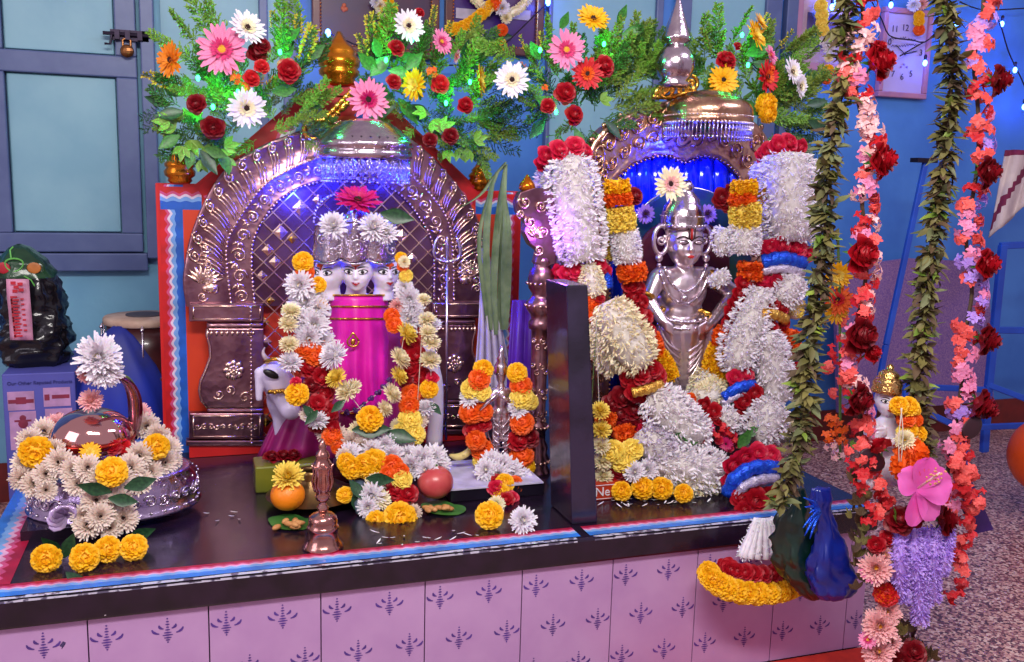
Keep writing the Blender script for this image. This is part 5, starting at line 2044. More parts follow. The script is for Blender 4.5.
roses(gl, 'rr', [(630, 378, .28, 26), (642, 374, .26, 26), (652, 370, .265, 26), (659, 376, .27, 24), (636, 392, .265, 26), (648, 396, .26, 26), (660, 390, .26, 24)])
ribbon('ribbon_band', [(632, 393, .245), (645, 390, .235), (662, 384, .245)], 5, GOLR, gl, .7)
roses(gl, 'rd', [(622, 398, .30, 30), (634, 410, .29, 30), (620, 414, .30, 30), (632, 428, .285, 30), (622, 432, .29, 26), (612, 404, .31, 24), (640, 422, .29, 24)])  # rose band runs on in shadow, the shade put in as deep red roses
roses(gl, 'rp', [(643, 428, .27, 14), (641, 438, .27, 14), (646, 420, .27, 14)])
band('carnation_band', 624, 436, .27, 11, 9, F_ORG, gl, 1.3)
band('carnation_band', 606, 418, .29, 10, 7, F_ORG, gl, .3)
strand(TW, [(650, 392, .265), (664, 408, .25), (682, 428, .24), (704, 432, .24)], [18, 26, 26, 18], F_WHITE, gl, .46, n=20)
strand(TW, [(640, 430, .25), (652, 445, .23), (668, 456, .22)], [16, 22, 18], mat('shaded tuberose petals', (236, 222, 240), .6, sss=.15), gl, .6, n=14)
strand(TW, [(645, 462, .22), (668, 464, .21), (695, 470, .20), (722, 474, .20)], [16, 23, 25, 22], F_WHITE, gl, .44, n=22)
strand(TW, [(660, 482, .20), (690, 486, .185), (716, 488, .19)], [12, 14, 12], F_CREAM, gl, .5, n=14)
# --- right arm
gr_ = garland('long heavy white tuberose garland right of the silver gilt arch, ending in a marigold tassel', 760, 470, .20, 'tuberose_garland')
roses(gr_, 'rp', [(768, 152, .42, 24), (779, 146, .40, 26), (790, 143, .40, 26), (801, 148, .42, 22), (762, 156, .43, 18)])
strand(TW, [(788, 154, .40), (787, 185, .39), (790, 215, .38), (792, 242, .37)], [29, 31, 31, 29], F_WHITE, gr_, .42, n=22)
strand(TW, [(764, 160, .44), (764, 190, .43), (768, 236, .42)], [12, 14, 14], F_WHITE, gr_, .5, n=16)
roses(gr_, 'rp', [(770, 248, .36, 24), (783, 246, .35, 26), (797, 249, .35, 26), (809, 254, .36, 20)])
ribbon('ribbon_band', [(762, 262, .36), (783, 258, .335), (804, 263, .35)], 7, BLUEM, gr_, .8)
ribbon('ribbon_band', [(762, 271, .36), (783, 268, .335), (803, 272, .35)], 5, SILR, gr_, .8)
roses(gr_, 'rp', [(764, 281, .36, 22), (776, 283, .345, 24), (788, 279, .345, 22), (768, 288, .36, 18)])
strand(TW, [(762, 290, .345), (754, 312, .33), (742, 345, .32), (738, 372, .31)], [16, 20, 23, 20], F_WHITE, gr_, .44, n=22)
strand(TW, [(796, 278, .34), (786, 294, .33), (776, 302, .33)], [16, 16, 12], F_WHITE, gr_, .5, n=12)
roses(gr_, 'rr', [(772, 306, .31, 20), (783, 308, .31, 20), (762, 322, .31, 20), (772, 328, .30, 22), (784, 324, .31, 20), (786, 334, .32, 16)])
ribbon('ribbon_band', [(762, 314, .30), (773, 314, .29), (787, 320, .30)], 5.5, GOLR, gr_, .7)
strand(TW, [(764, 332, .30), (768, 352, .29), (772, 375, .28), (778, 402, .27)], [18, 21, 22, 22], F_WHITE, gr_, .46, n=20)
roses(gr_, 'rp', [(736, 378, .28, 22), (746, 375, .28, 22)])
ribbon('ribbon_band', [(724, 398, .27), (738, 388, .255), (754, 385, .265)], 6, BLUEM, gr_, .8)
ribbon('ribbon_band', [(722, 404, .27), (736, 396, .255), (752, 392, .265)], 4, SILR, gr_, .8)
roses(gr_, 'rr', [(744, 402, .25, 24), (755, 394, .25, 24), (758, 408, .25, 24), (739, 412, .26, 22), (752, 416, .25, 20)])
roses(gr_, 'rr', [(794, 350, .30, 24), (790, 362, .30, 24), (797, 372, .29, 24), (790, 386, .28, 24), (798, 392, .28, 20), (786, 376, .30, 18)])
band('carnation_band', 790, 338, .31, 11, 9, F_ORG, gr_, .3)
strand(TW, [(792, 318, .34), (796, 300, .35)], [9, 9], F_LEMON, gr_, .5, n=8)
strand(TW, [(770, 402, .25), (764, 424, .23), (752, 438, .22)], [20, 22, 18], F_WHITE, gr_, .46, n=16)
strand(TW, [(722, 424, .25), (736, 414, .25)], [14, 12], F_WHITE, gr_, .5, n=10)
strand(TW, [(786, 418, .26), (780, 440, .24)], [14, 16], F_CREAM, gr_, .5, n=10)
roses(gr_, 'rr', [(704, 406, .26, 22), (714, 412, .25, 22), (720, 420, .25, 16)])
for (x, y) in ((708, 428), (716, 436), (704, 440), (726, 444), (730, 432), (722, 428), (736, 440)):
    fpx('xr' if x % 3 else 'gm', x, y, .225, 15, gr_)
    fpx('rp', x+3, y+4, .23, 11, gr_)
for (x, y, a, s) in ((700, 440, -1.4, 26), (690, 438, -1.2, 22), (738, 448, .5, 24), (744, 438, .9, 20)):
    leafat('lf', x, y, .21, s, a, gr_)
# big rose knot with blue and silver ribbon, on the altar edge
roses(gr_, 'rp', [(733, 466, .13, 28), (745, 458, .13, 28), (758, 454, .13, 28), (771, 456, .13, 28), (779, 466, .14, 22), (730, 480, .13, 22), (750, 470, .11, 28), (766, 468, .11, 28)])
ribbon('ribbon_band', [(728, 494, .10), (736, 478, .085), (754, 468, .075), (776, 468, .085)], 8, BLUEM, gr_, .9)
ribbon('ribbon_band', [(735, 498, .085), (745, 486, .07), (760, 480, .06), (776, 478, .075)], 5.5, SILR, gr_, .9)
XT = .055
roses(gr_, 'rr', [(756, 502, .05, 34), (742, 498, .07, 26), (772, 496, .06, 26), (768, 512, .05, 22), (745, 510, .05, 22)])
# tassel: spreading tuberose buds, rose ring, marigold rim hanging in front of the altar
YT = -.065
top_ = P(762, 516, -.055)
for i in range(11):
    a = PI*(i/10)
    u = -math.cos(a)
    x1, y1 = 766+27*u, 556+4*math.sin(a)
    pts = [(764+8*u, 518, YT-.00*math.sin(a)), (765+17*u, 538, YT-.012*math.sin(a)), (x1, y1, YT-.03*math.sin(a))]
    strand('bud_strand', pts, [3, 4, 4.5], F_WHITE, gr_, 1.5, dens=420, w=.28, n=8, lean=1.6)
for i in range(13):
    a = PI*(i/12)
    u = -math.cos(a)
    p = P(764+38*u, 566+8*math.sin(a), YT-.035*math.sin(a))
    put('rr', p, MPP(p)*11, gr_, sq=.8)
for i in range(15):
    a = PI*(i/14)
    u = -math.cos(a)
    p = P(758+49*u, 573+20*math.sin(a)**1.2, YT-.045*math.sin(a))
    put('my', p, MPP(p)*12.5, gr_, sq=.85)
for i in range(9):
    a = PI*(i/8)
    u = -math.cos(a)
    p = P(756+40*u, 580+14*math.sin(a), YT+.01-.03*math.sin(a))
    put('my', p, MPP(p)*12, gr_, sq=.85)

# --- inner many-coloured garland round the silver idol
gm_ = garland('many-coloured marigold, chrysanthemum and red rose garland hung on the standing silver idol', 690, 400, .36, 'marigold_garland')
SEG = [(617, 187, 13, 7, 'my'), (618, 198, 14, 6, 'mo')]
def carn(x, y, Y, rx, ry, m, ang=0, par=gm_):
    band('carnation_band', x, y, Y, rx, ry, m, par, ang)
for (x, y, rx, ry, m, a) in ((617, 187, 13, 7, F_YEL, 0), (618, 199, 14, 6, F_ORG, 0), (621, 219, 14, 12, F_LEMON, -.1), (626, 246, 15, 16, F_WHITE, -.12), (632, 272, 14, 8, F_ORG, -.1),
                          (652, 346, 11, 11, F_ORG, -.25), (662, 366, 12, 14, F_YEL, -.5),
                          (744, 187, 13, 7, F_YEL, 0), (742, 199, 13, 6, F_ORG, 0), (745, 215, 15, 12, F_LEMON, .05), (743, 240, 18, 14, F_WHITE, .1), (750, 266, 12, 4, F_ORG, .1), (750, 275, 12, 4, F_ORG, .1),
                          (726, 338, 13, 10, F_ORG, .2), (718, 362, 14, 15, F_YEL, .25), (706, 386, 17, 14, F_CREAM, .45)):
    white = m in (F_WHITE, F_CREAM)
    band('tuberose_band' if white else 'carnation_band', x, y, .37, rx, ry, m, gm_, a, fr=not white)
roses(gm_, 'rr', [(632, 286, .37, 22), (640, 289, .37, 20), (634, 298, .365, 24), (642, 304, .365, 22), (637, 312, .365, 24), (646, 318, .365, 22), (641, 326, .36, 24), (650, 332, .36, 20), (645, 338, .36, 20), (630, 292, .38, 16)])
roses(gm_, 'rr', [(744, 284, .36, 22), (750, 290, .36, 20), (740, 294, .36, 22), (746, 302, .355, 22), (736, 304, .36, 22), (740, 312, .355, 22), (731, 314, .36, 22), (735, 322, .355, 22), (728, 326, .36, 20), (738, 328, .36, 16)])
strand(TW, [(596, 236, .43), (600, 262, .42)], [9, 9], F_WHITE, gm_, .5, n=8)
for (x, y, rx, ry, m) in ((603, 213, 9, 8, F_YEL), (602, 229, 10, 9, F_YEL), (604, 248, 10, 11, F_LEMON), (757, 200, 9, 12, F_YEL), (757, 222, 9, 10, F_LEMON)):
    band('carnation_band', x, y, .42, rx, ry, m, gm_)
roses(gm_, 'rd', [(636, 196, .40, 22), (722, 198, .40, 24), (730, 192, .40, 18), (727, 206, .40, 16)])
strand(TW, [(725, 228, .39), (722, 240, .39), (728, 252, .39)], [9, 12, 9], F_WHITE, gm_, .5, n=10)
strand(TW, [(716, 272, .385), (722, 284, .38)], [11, 10], F_WHITE, gm_, .6, n=8)
strand(TW, [(690, 392, .33), (705, 398, .31), (720, 384, .33)], [10, 16, 10], F_CREAM, gm_, .5, n=12)
roses(gm_, 'mo', [(690, 399, .29, 14), (693, 405, .285, 10)])
o = fpx('gb', 670, 184, .40, 38, None, aim=(-.1, -1, .1), label='cream gerbera with a dark eye on top of the silver idol cap', cat='flower')

# --- string of cream chrysanthemums left of the shrine, against the dark slab
gc = garland('string of five cream chrysanthemums hanging close to the dark stone slab', 601, 440, .20, 'flower_string')
for (x, y) in ((600, 411), (601, 430), (601, 446), (602, 462), (603, 477)):
    fpx('cy' if y < 440 else 'cc', x, y, .22, 22, gc, aim=(-.1, -.6, .8))
thread('thread', [(596, 320, .26), (599, 400, .23), (601, 440, .22), (603, 478, .215)], .0008, gc)
thread('thread', [(597, 320, .262), (592, 400, .23), (592, 470, .22)], .0009, gc, STEM)
for (x, y, k, s) in ((613, 452, 'ml', 26), (622, 460, 'ml', 28), (632, 450, 'ml', 24), (618, 472, 'rd', 24), (630, 470, 'rd', 26), (612, 482, 'rr', 22)):
    fpx(k, x, y, .215, s, gc, sq=.9)
k_ = 0
for (x, y, s, lb) in ((621, 492, 21, 'yellow marigold bud nearest the dark stone slab, under the right shrine'), (642, 489, 24, 'yellow marigold second from the dark stone slab'), (661, 489, 24, 'yellow marigold third from the dark stone slab, below a pale chrysanthemum'),
                      (683, 494, 20, 'yellow marigold furthest right in the row under the white tuberoses')):
    loose('my', x, y, s, lb, sq=1.15, dz=.5)
for (x, y, s, lb) in ((634, 472, 22, 'pale chrysanthemum above the second marigold of the row'), (648, 470, 22, 'white chrysanthemum above the row of marigolds, near its middle'), (676, 478, 28, 'lemon tinted chrysanthemum above the right end of the marigold row')):
    p = P(x, y, .19)
    put('cc' if x > 670 else 'cw', p, MPP(p)*s/2, None, None, None, lb, 'flower')
# small orange packet with white letters
q = PZ(607, 500, ZT)
pk = MB()
pk.box((q.x-.035, q.y+.0, ZT), (q.x+.055, q.y+.05, ZT+.04))
pk = bevel(pk.build('incense_packet', [mat('orange red card', (196, 56, 24), .4)]), .002)
tag(pk, 'small orange red packet with white letters beside the dark stone slab', 'packet')


def text(name, s, p, size, m, par, rx=PI/2, rz=0, extr=.0006, align='CENTER', ry=0):
    c = bpy.data.curves.new(name, 'FONT')
    c.resolution_u = 3
    c.body = s
    c.size = size
    c.extrude = extr
    c.align_x = align
    c.align_y = 'CENTER'
    c.materials.append(m)
    tmp = bpy.data.objects.new(name, c)
    COL.objects.link(tmp)
    bpy.context.view_layer.update()
    me = bpy.data.meshes.new_from_object(tmp, depsgraph=bpy.context.evaluated_depsgraph_get())
    bpy.data.objects.remove(tmp)
    me.name = name
    o = bpy.data.objects.new(name, me)
    COL.objects.link(o)
    o.parent = par
    o.location = V(p)-root(par)
    o.rotation_euler = (rx, ry, rz)
    return o


text('lettering', 'Ne', (q.x-.012, q.y-.0008, ZT+.02), .03, WHITEP, pk)
fr_ = MB()
for a, b in (((-.031, .004), (.051, .004)), ((.051, .004), (.051, .036)), ((.051, .036), (-.031, .036)), ((-.031, .036), (-.031, .004))):
    fr_.tube([(q.x+a[0], q.y-.0003, ZT+a[1]), (q.x+b[0], q.y-.0003, ZT+b[1])], .0008, 4)
fr_.build('printed_border', [WHITEP], pk)
# fallen petals
n_ = 0
for (cx_, cy_, m, lb) in ((650, 498, 14, 'x'), (690, 497, 10, 'x'), (610, 510, 4, 'x'), (215, 517, 5, 'x'), (450, 535, 8, 'x'), (395, 538, 8, 'x'), (640, 505, 5, 'x')):
    for j in range(m):
        g = MB()
        p = PZ(cx_+U(-26, 26), cy_+U(-6, 7), ZT+.002)
        a = U(0, 6.28)
        g.petal(p, V((math.cos(a), math.sin(a), .05)), Z, U(.012, .022), .004, .2, 0, .1)
        o = g.build('fallen_petal', [F_WHITE], smooth=True)
        n_ += 1
        tag(o, 'tiny white petal fallen on the black altar top', 'petal', 'fallen white petals on the altar')
# ------------------------------------------------------------------ offerings at the idol's feet
OR_ = mat('orange peel', (246, 140, 20), .4, c2=(238, 116, 8), scale=10, bump=.25, bscale=260)
APP = mat('apple skin', (176, 40, 56), .3, c2=(206, 96, 90), scale=26, contrast=(.3, .8))
NUT = mat('almond skin', (206, 150, 90), .6, c2=(176, 116, 60), scale=60)


def fruit(label, x, y, s, m, cat, squash=.92, dimple=.12):
    p = PZ(x, y+s*.42, ZT)
    r = MPP(p)*s/2
    root_ = thing('orange_fruit' if cat == 'orange' else 'apple', label, cat, (p.x, p.y, ZT+.001))
    g = MB()
    pr = []
    for j in range(17):
        a = PI*j/16
        rr = math.sin(a)
        z = -math.cos(a)*squash
        z -= dimple*math.exp(-(rr/.28)**2)*(1 if z > 0 else -1)
        pr.append((rr*r, z*r))
    g.lathe(pr, 28, 0, Matrix.Translation((p.x, p.y, ZT+.014+r*squash)), cap=False)
    g.build('flesh', [m], root_, smooth=True)
    g = MB()
    z0 = ZT+.014+r*(1.8-dimple)
    g.tube([(p.x, p.y, z0), (p.x+.003, p.y, z0+r*.25)], .0025, 6)
    g.build('stalk', [STEM], root_)
    return root_, p, r


def betel(label, x, y, w, group=None):
    p = PZ(x, y, ZT)
    g = MB()
    out = []
    for i in range(24):
        a = 2*PI*i/24
        rr = w*(.5+.12*math.cos(a*2)+.1*math.cos(a))
        out.append(p+V((rr*math.cos(a-1.2), rr*math.sin(a-1.2)*.8, .0015+.003*abs(math.sin(a*2)))))
    c = p+V((0, 0, .002))
    g.add([c]+out+[q-V((0, 0, .001)) for q in [c]+out], [(0, 1+i, 1+(i+1) % 24) for i in range(24)]+[(25, 26+(i+1) % 24, 26+i) for i in range(24)])
    o = g.build('betel_leaf', [LEAF], smooth=True)
    tag(o, label, 'leaf', group)
    return p


def nuts(x, y, n, spread, who, cat='almond'):
    for i in range(n):
        p = PZ(x+U(-spread, spread), y+U(-3.5, 3.5), ZT+.009)
        g = MB()
        g.ball(p+V((0, 0, U(0, .006))), .0085, 0, 8, 6, M=Matrix.Rotation(U(0, 3), 3, 'Z'), sc=(1.5, .8, .65))
        o = g.build('almond', [NUT], smooth=True)
        tag(o, 'small brown nut in the heap in front of the '+who, 'nut', 'nuts in front of the '+who)


betel('green betel leaf under the orange and its nuts', 288, 522, .1)
nuts(287, 524, 9, 13, 'orange')
of, p, r = fruit('round orange topped with a yellow chrysanthemum beside the silver bell', 288, 502, 34, OR_, 'orange')
put('cy', V((p.x, p.y-.004, ZT+.018+r*1.9)), r*1.0, None, (0, -1, .9), None, 'yellow chrysanthemum sitting on the orange', 'flower')
betel('green betel leaf under the apple and its nuts', 440, 508, .1)
nuts(437, 510, 9, 14, 'apple')
fruit('red apple streaked with pale pink at the right end of the feet garland', 435, 489, 36, APP, 'apple')
# dull green block with dark red petals on it, behind the orange
q = PZ(262, 494, ZT)
a0 = PZ(256, 496, ZT)
g = MB()
g.box((a0.x, a0.y+.015, ZT), (a0.x+.17, a0.y+.10, ZT+.062))
o = bevel(g.build('green_box', [mat('olive green lacquer', (120, 120, 30), .35, c2=(80, 90, 24), scale=8, coat=.3)]), .004)
tag(o, 'olive green box behind the orange, with withered red petals on top', 'box')
for (x, y) in ((272, 468), (284, 466), (294, 470)):
    put('rd', V((P(x, y, a0.y+.05).x, a0.y+.05, ZT+.075)), .022, None, (U(-.4, .4), -.4, 1), None, 'withered dark red bloom lying on the olive green box', 'flower', 'withered red blooms on the green box')
# bell
p = PZ(323, 547, ZT)
mp = MPP(p)
bell = thing('silver_bell', 'tall silver hand bell with a figured handle at the altar edge', 'bell', p)
COPS = mat('rosy silver', (210, 160, 146), .2, 1., c2=(180, 124, 116), scale=30, bump=.15, bscale=60)
g = MB()
g.lathe([(r_*mp*1.0, z_*mp) for r_, z_ in ((20, 0), (20.5, 2), (18, 5), (15.5, 10), (14.5, 16), (15, 19), (16, 21), (15, 23), (14, 24), (14.5, 28), (13.5, 32), (10, 35), (5, 37), (3, 38))], 36, 0, Matrix.Translation(p))
g.build('bell_cup', [COPS], bell, smooth=True)
g = MB()
g.lathe([(r_*mp, z_*mp) for r_, z_ in ((3, 37), (5, 39), (6, 42), (3.5, 45), (4, 48), (7, 50), (7.5, 54), (6, 57), (8, 60), (9, 66), (8, 74), (9, 80), (10, 84), (8, 88), (6, 91), (7, 94), (6, 98), (3, 101), (4, 104), (2.5, 108), (.6, 112))], 24, 0, Matrix.Translation(p))
for i in range(10):
    a = 2*PI*i/10
    d_ = V((math.cos(a), math.sin(a), 0))
    g.tube(spline([p+d_*mp*7.5+V((0, 0, 58*mp)), p+d_*mp*10+V((0, 0, 68*mp)), p+d_*mp*8.5+V((0, 0, 78*mp)), p+d_*mp*10.5+V((0, 0, 86*mp))], 8), mp*1.1, 5)
g.build('handle', [COPS], bell, smooth=True)
# incense holder bowl behind bell & clear things: small dark pot
p = PZ(318, 512, ZT)
g = MB()
mp = MPP(p)
g.lathe([(8*mp, 0), (14*mp, 2*mp), (18*mp, 12*mp), (17*mp, 24*mp), (12*mp, 32*mp), (13*mp, 36*mp), (11.5*mp, 36*mp), (10*mp, 30*mp), (.1, 10*mp)], 28, 0, Matrix.Translation(p+V((-.005, .06, 0))), cap=False)
o = g.build('brass_pot', [mat('tarnished brass', (130, 100, 60), .35, .9, c2=(90, 70, 50), scale=30)], smooth=True)
tag(o, 'small tarnished brass pot half hidden behind the silver bell', 'pot')
# folded grey ribbons and pale wrapper under the flowers
for (x0, y0, x1, y1, w_, m, lb) in ((357, 480, 362, 514, .034, mat('grey blue cloth', (90, 110, 130), .6), 'grey blue cloth strip hanging under the marigolds of the feet garland'),):
    g = MB()
    A, B = P(x0, y0, .29), PZ(x1, y1, ZT+.004)
    vs = []
    for i in range(9):
        t = i/8
        c = A.lerp(B, t)+V((0, -.012*math.sin(PI*t), 0))
        for s_ in (-1, -.3, .3, 1):
            vs.append(c+V((s_*w_*.5*(1-.3*t), .006*s_*s_, 0)))
    g.add(vs, [(i*4+j, i*4+j+1, i*4+j+5, i*4+j+4) for i in range(8) for j in range(3)])
    o = g.build('cloth_strip', [m], smooth=True)
    sd = o.modifiers.new('t', 'SOLIDIFY')
    sd.thickness = .002
    tag(o, lb, 'cloth')
# white topped low box under the figurine
a0 = PZ(452, 505, ZT)
a1 = PZ(550, 496, ZT)
g = MB()
g.box((a0.x-.0, .26, ZT), (a1.x-.01, .46, ZT+.03))
o = bevel(g.build('low_stand', [mat('dark lacquer', (24, 18, 34), .3)]), .003)
tag(o, 'low dark stand with a white sheet on it under the silver figurine', 'stand')
g = MB()
g.box((a0.x-.006, .255, ZT+.03), (a1.x-.015, .462, ZT+.033))
g.build('white_sheet', [mat('white paper', (214, 208, 236), .6)], o)
# banana end
g = MB()
pb = spline([P(449, 455, .40), P(458, 457, .39), P(467, 453, .385), P(474, 444, .39)], 12)
g.tube(pb, [.003, .005, .007, .0085, .009, .009, .009, .0085, .008, .006, .004, .003], 8)
o = g.build('banana', [mat('banana skin', (226, 206, 130), .5, c2=(90, 60, 30), scale=30, contrast=(.3, .42))], smooth=True)
tag(o, 'thin curved banana lying between the idol and the figurine garland', 'banana')

# ------------------------------------------------------------------ silver vessel with cobra hood on the left
vc = PZ(96, 528, ZT)
vc = V((vc.x+.02, vc.y+.06, ZT))
ml = MPP(P(96, 500, vc.y))
ling = thing('silver_shrine_basin', 'oval embossed silver basin with a glossy dome and a cobra hood', 'basin', vc)
VT = Matrix.Translation(vc) @ Matrix.Diagonal((1.25, .9, 1, 1))
g = MB()
g.box((vc.x-.15, vc.y-.10, ZT), (vc.x-.02, vc.y+.13, ZT+.02))
g.build('base_slab', [GRANITE], ling)
g = MB()
S_ = 1.0
g.lathe([(.085, .03), (.12, .024), (.135, .03), (.137, .036), (.13, .04), (.132, .06), (.128, .085), (.118, .10), (.122, .108), (.115, .11), (.10, .10), (.02, .09)], 48, 0, VT @ Matrix.Translation((.01, .02, -.01)))
o = g.build('basin', [mat('lilac lit silver', (200, 184, 214), .22, 1., c2=(170, 150, 190), scale=24, bump=.6, bscale=50)], ling, smooth=True)
g = MB()
for i in range(34):
    a = 2*PI*i/34
    d_ = V((math.cos(a)*1.25, math.sin(a)*.9, 0))
    q = vc+V((.0125, .018, 0))+d_*.132
    tg = V((-math.sin(a)*1.25, math.cos(a)*.9, 0)).normalized()
    spiral(g, q+V((0, 0, .056)), tg, V((0, 0, 1)), .014, 1.5, 16, .002, i, 1 if i % 2 else -1, 0)
    g.ball(q+V((0, 0, .084)), .003, 0, 6, 4)
    g.ball(q+V((0, 0, .03)), .004, 0, 6, 4)
g.build('basin_relief', [SILVERS], ling, smooth=True)
# glassy petals spout at the front
g = MB()
q = P(66, 515, vc.y-.13)
for i in range(7):
    a = -.6+i*.55
    g.petal(V((q.x, q.y, q.z)), V((math.cos(a+1.2), -.5, math.sin(a+1.2))), V((0, -1, .3)), .042, .03, .3, 0, .2, shape=(.3, .8, 1.1, .9, .4))
o = g.build('glass_petals', [mat('lilac pearl', (222, 196, 240), .15, .4)], ling, smooth=True)
sd = o.modifiers.new('t', 'SOLIDIFY')
sd.thickness = .003
dq = P(92, 433, vc.y+.02)
g = MB()
mq = MPP(dq)
g.ball(dq-V((0, 0, mq*6)), mq*38, 0, 28, 18, sc=(1.05, .95, .84))
g.build('dome', [mat('glossy rosy silver', (230, 176, 168), .07, 1., c2=(214, 150, 146), scale=3)], ling, smooth=True)
g = MB()
g.lathe([(mq*37, 0), (mq*41, 1*mq), (mq*40, -3*mq), (mq*30, -12*mq), (mq*26, -30*mq)], 36, 0, Matrix.Translation(dq-V((0, 0, mq*4))), cap=False)
g.build('dome_collar', [mat('copper red', (196, 60, 44), .2, .9, c2=(170, 40, 30), scale=20)], ling, smooth=True)
# cobra hood
hp_ = spline([P(132, 440, vc.y+.04), P(135, 418, vc.y+.04), P(134, 398, vc.y+.03), P(127, 383, vc.y+.01), P(113, 377, vc.y-.02), P(100, 378, vc.y-.04)], 20)
vs = []
for i, q in enumerate(hp_):
    ww = mq*(6+5*math.sin(PI*min(1, i/13)))*(1 if i < 15 else 1-(i-15)*.12)
    vs += [q+V((-ww*.5, .010+.0*i, 0)), q+V((0, -.004, 0)), q+V((ww*.5, .010, 0))]
g = MB()
g.add(vs, [(i*3+j, i*3+j+1, i*3+j+4, i*3+j+3) for i in range(19) for j in (0, 1)])
o = g.build('cobra_hood', [mat('rosy silver sheet', (222, 170, 186), .18, 1., bump=.3, bscale=60)], ling, smooth=True)
sd = o.modifiers.new('t', 'SOLIDIFY')
sd.thickness = .004
g = MB()
g.tube([q+V((mq*2, .014, mq*1.5)) for q in hp_[4:16]], mq*2.2, 8)
g.build('hood_rib', [mat('green stalk', (110, 140, 60), .5)], ling, smooth=True)
fpx('cw', 99, 357, vc.y-.05, 46, None, label='large white chrysanthemum on the tip of the cobra hood', cat='flower', aim=(-.1, -1, .3))
fpx('cw', 104, 370, vc.y-.055, 36, None, label='smaller white chrysanthemum hanging under the large one on the hood', cat='flower', aim=(.2, -1, -.3))
fpx('cb', 86, 374, vc.y-.04, 22, None, label='brownish pink chrysanthemum beside the white ones on the cobra hood', cat='flower', aim=(-.8, -.6, -.5))
fpx('cb', 91, 401, vc.y-.02, 26, None, label='small salmon pink chrysanthemum standing on the glossy dome', cat='flower', aim=(-.2, -1, .9))
vg = thing('flower_garland', 'cream chrysanthemum garland with yellow marigolds laid round the silver basin', 'garland', vc+V((0, -.12, .08)))
for (k, x, y, d, s) in (('ch', 30, 440, .0, 28), ('ch', 44, 432, .05, 30), ('cb', 56, 425, .08, 26), ('ch', 26, 462, -.04, 30), ('ch', 22, 478, -.06, 28), ('ch', 34, 484, -.08, 30), ('ch', 46, 474, -.09, 28), ('ch', 60, 462, -.09, 32), ('ch', 54, 450, -.05, 26),
                        ('ch', 74, 470, -.11, 30), ('ch', 88, 468, -.12, 30), ('ch', 100, 478, -.13, 30), ('ch', 78, 484, -.12, 28), ('ch', 118, 478, -.12, 30), ('ch', 130, 468, -.09, 32), ('ch', 140, 455, -.06, 30), ('ch', 138, 482, -.09, 30), ('ch', 150, 472, -.06, 28),
                        ('ch', 152, 450, -.01, 30), ('ch', 164, 462, -.02, 28), ('ch', 168, 448, .02, 28), ('ch', 158, 436, .05, 28), ('ch', 146, 426, .08, 30), ('cb', 140, 414, .09, 24), ('ch', 172, 460, .0, 22), ('ch', 46, 490, -.10, 24),
                        ('my', 36, 452, -.06, 34), ('my', 112, 472, -.15, 32), ('my', 156, 447, -.05, 28),
                        ('ch', 96, 500, -.15, 32), ('ch', 118, 502, -.14, 34), ('ch', 88, 526, -.16, 32), ('ch', 100, 516, -.17, 30), ('ch', 124, 518, -.15, 32), ('ch', 84, 516, -.15, 28), ('ch', 110, 528, -.16, 26),
                        ('ro', 80, 448, -.03, 20), ('rr', 112, 446, -.04, 22), ('gY', 90, 452, -.07, 22), ('ro', 122, 448, -.03, 22), ('ro', 70, 440, -.02, 16)):
    fpx(k, x, y, vc.y+d, s, vg, sq=.8)
for (x, y, s, a) in ((112, 492, 34, -1.2), (124, 488, 34, 1.3), (108, 498, 30, 1.8), (128, 538, 30, 1.2), (145, 444, 20, 2.8)):
    leafat('ld', x, y, vc.y-.17 if y > 470 else vc.y-.06, s, a, vg)
for (x, y, s, lb) in ((47, 557, 30, 'yellow marigold furthest left at the foot of the silver basin'), (85, 556, 30, 'yellow marigold between two others at the foot of the silver basin'), (108, 548, 28, 'orange yellow marigold half behind others at the foot of the silver basin'),
                      (134, 546, 28, 'yellow marigold furthest right at the foot of the silver basin')):
    loose('my', x, y, s, lb)
for (x, y, a) in ((64, 552, .4), (66, 566, 2.4), (62, 548, -.6)):
    o = leafat('ld', x, y, PZ(x, y+8, ZT).y, 30, a, cam)
    o.parent = None
    o.location = PZ(x, y+6, ZT+.012)
    tag(o, 'dark leaf lying among the marigolds at the foot of the silver basin', 'leaf', 'dark leaves by the basin marigolds')

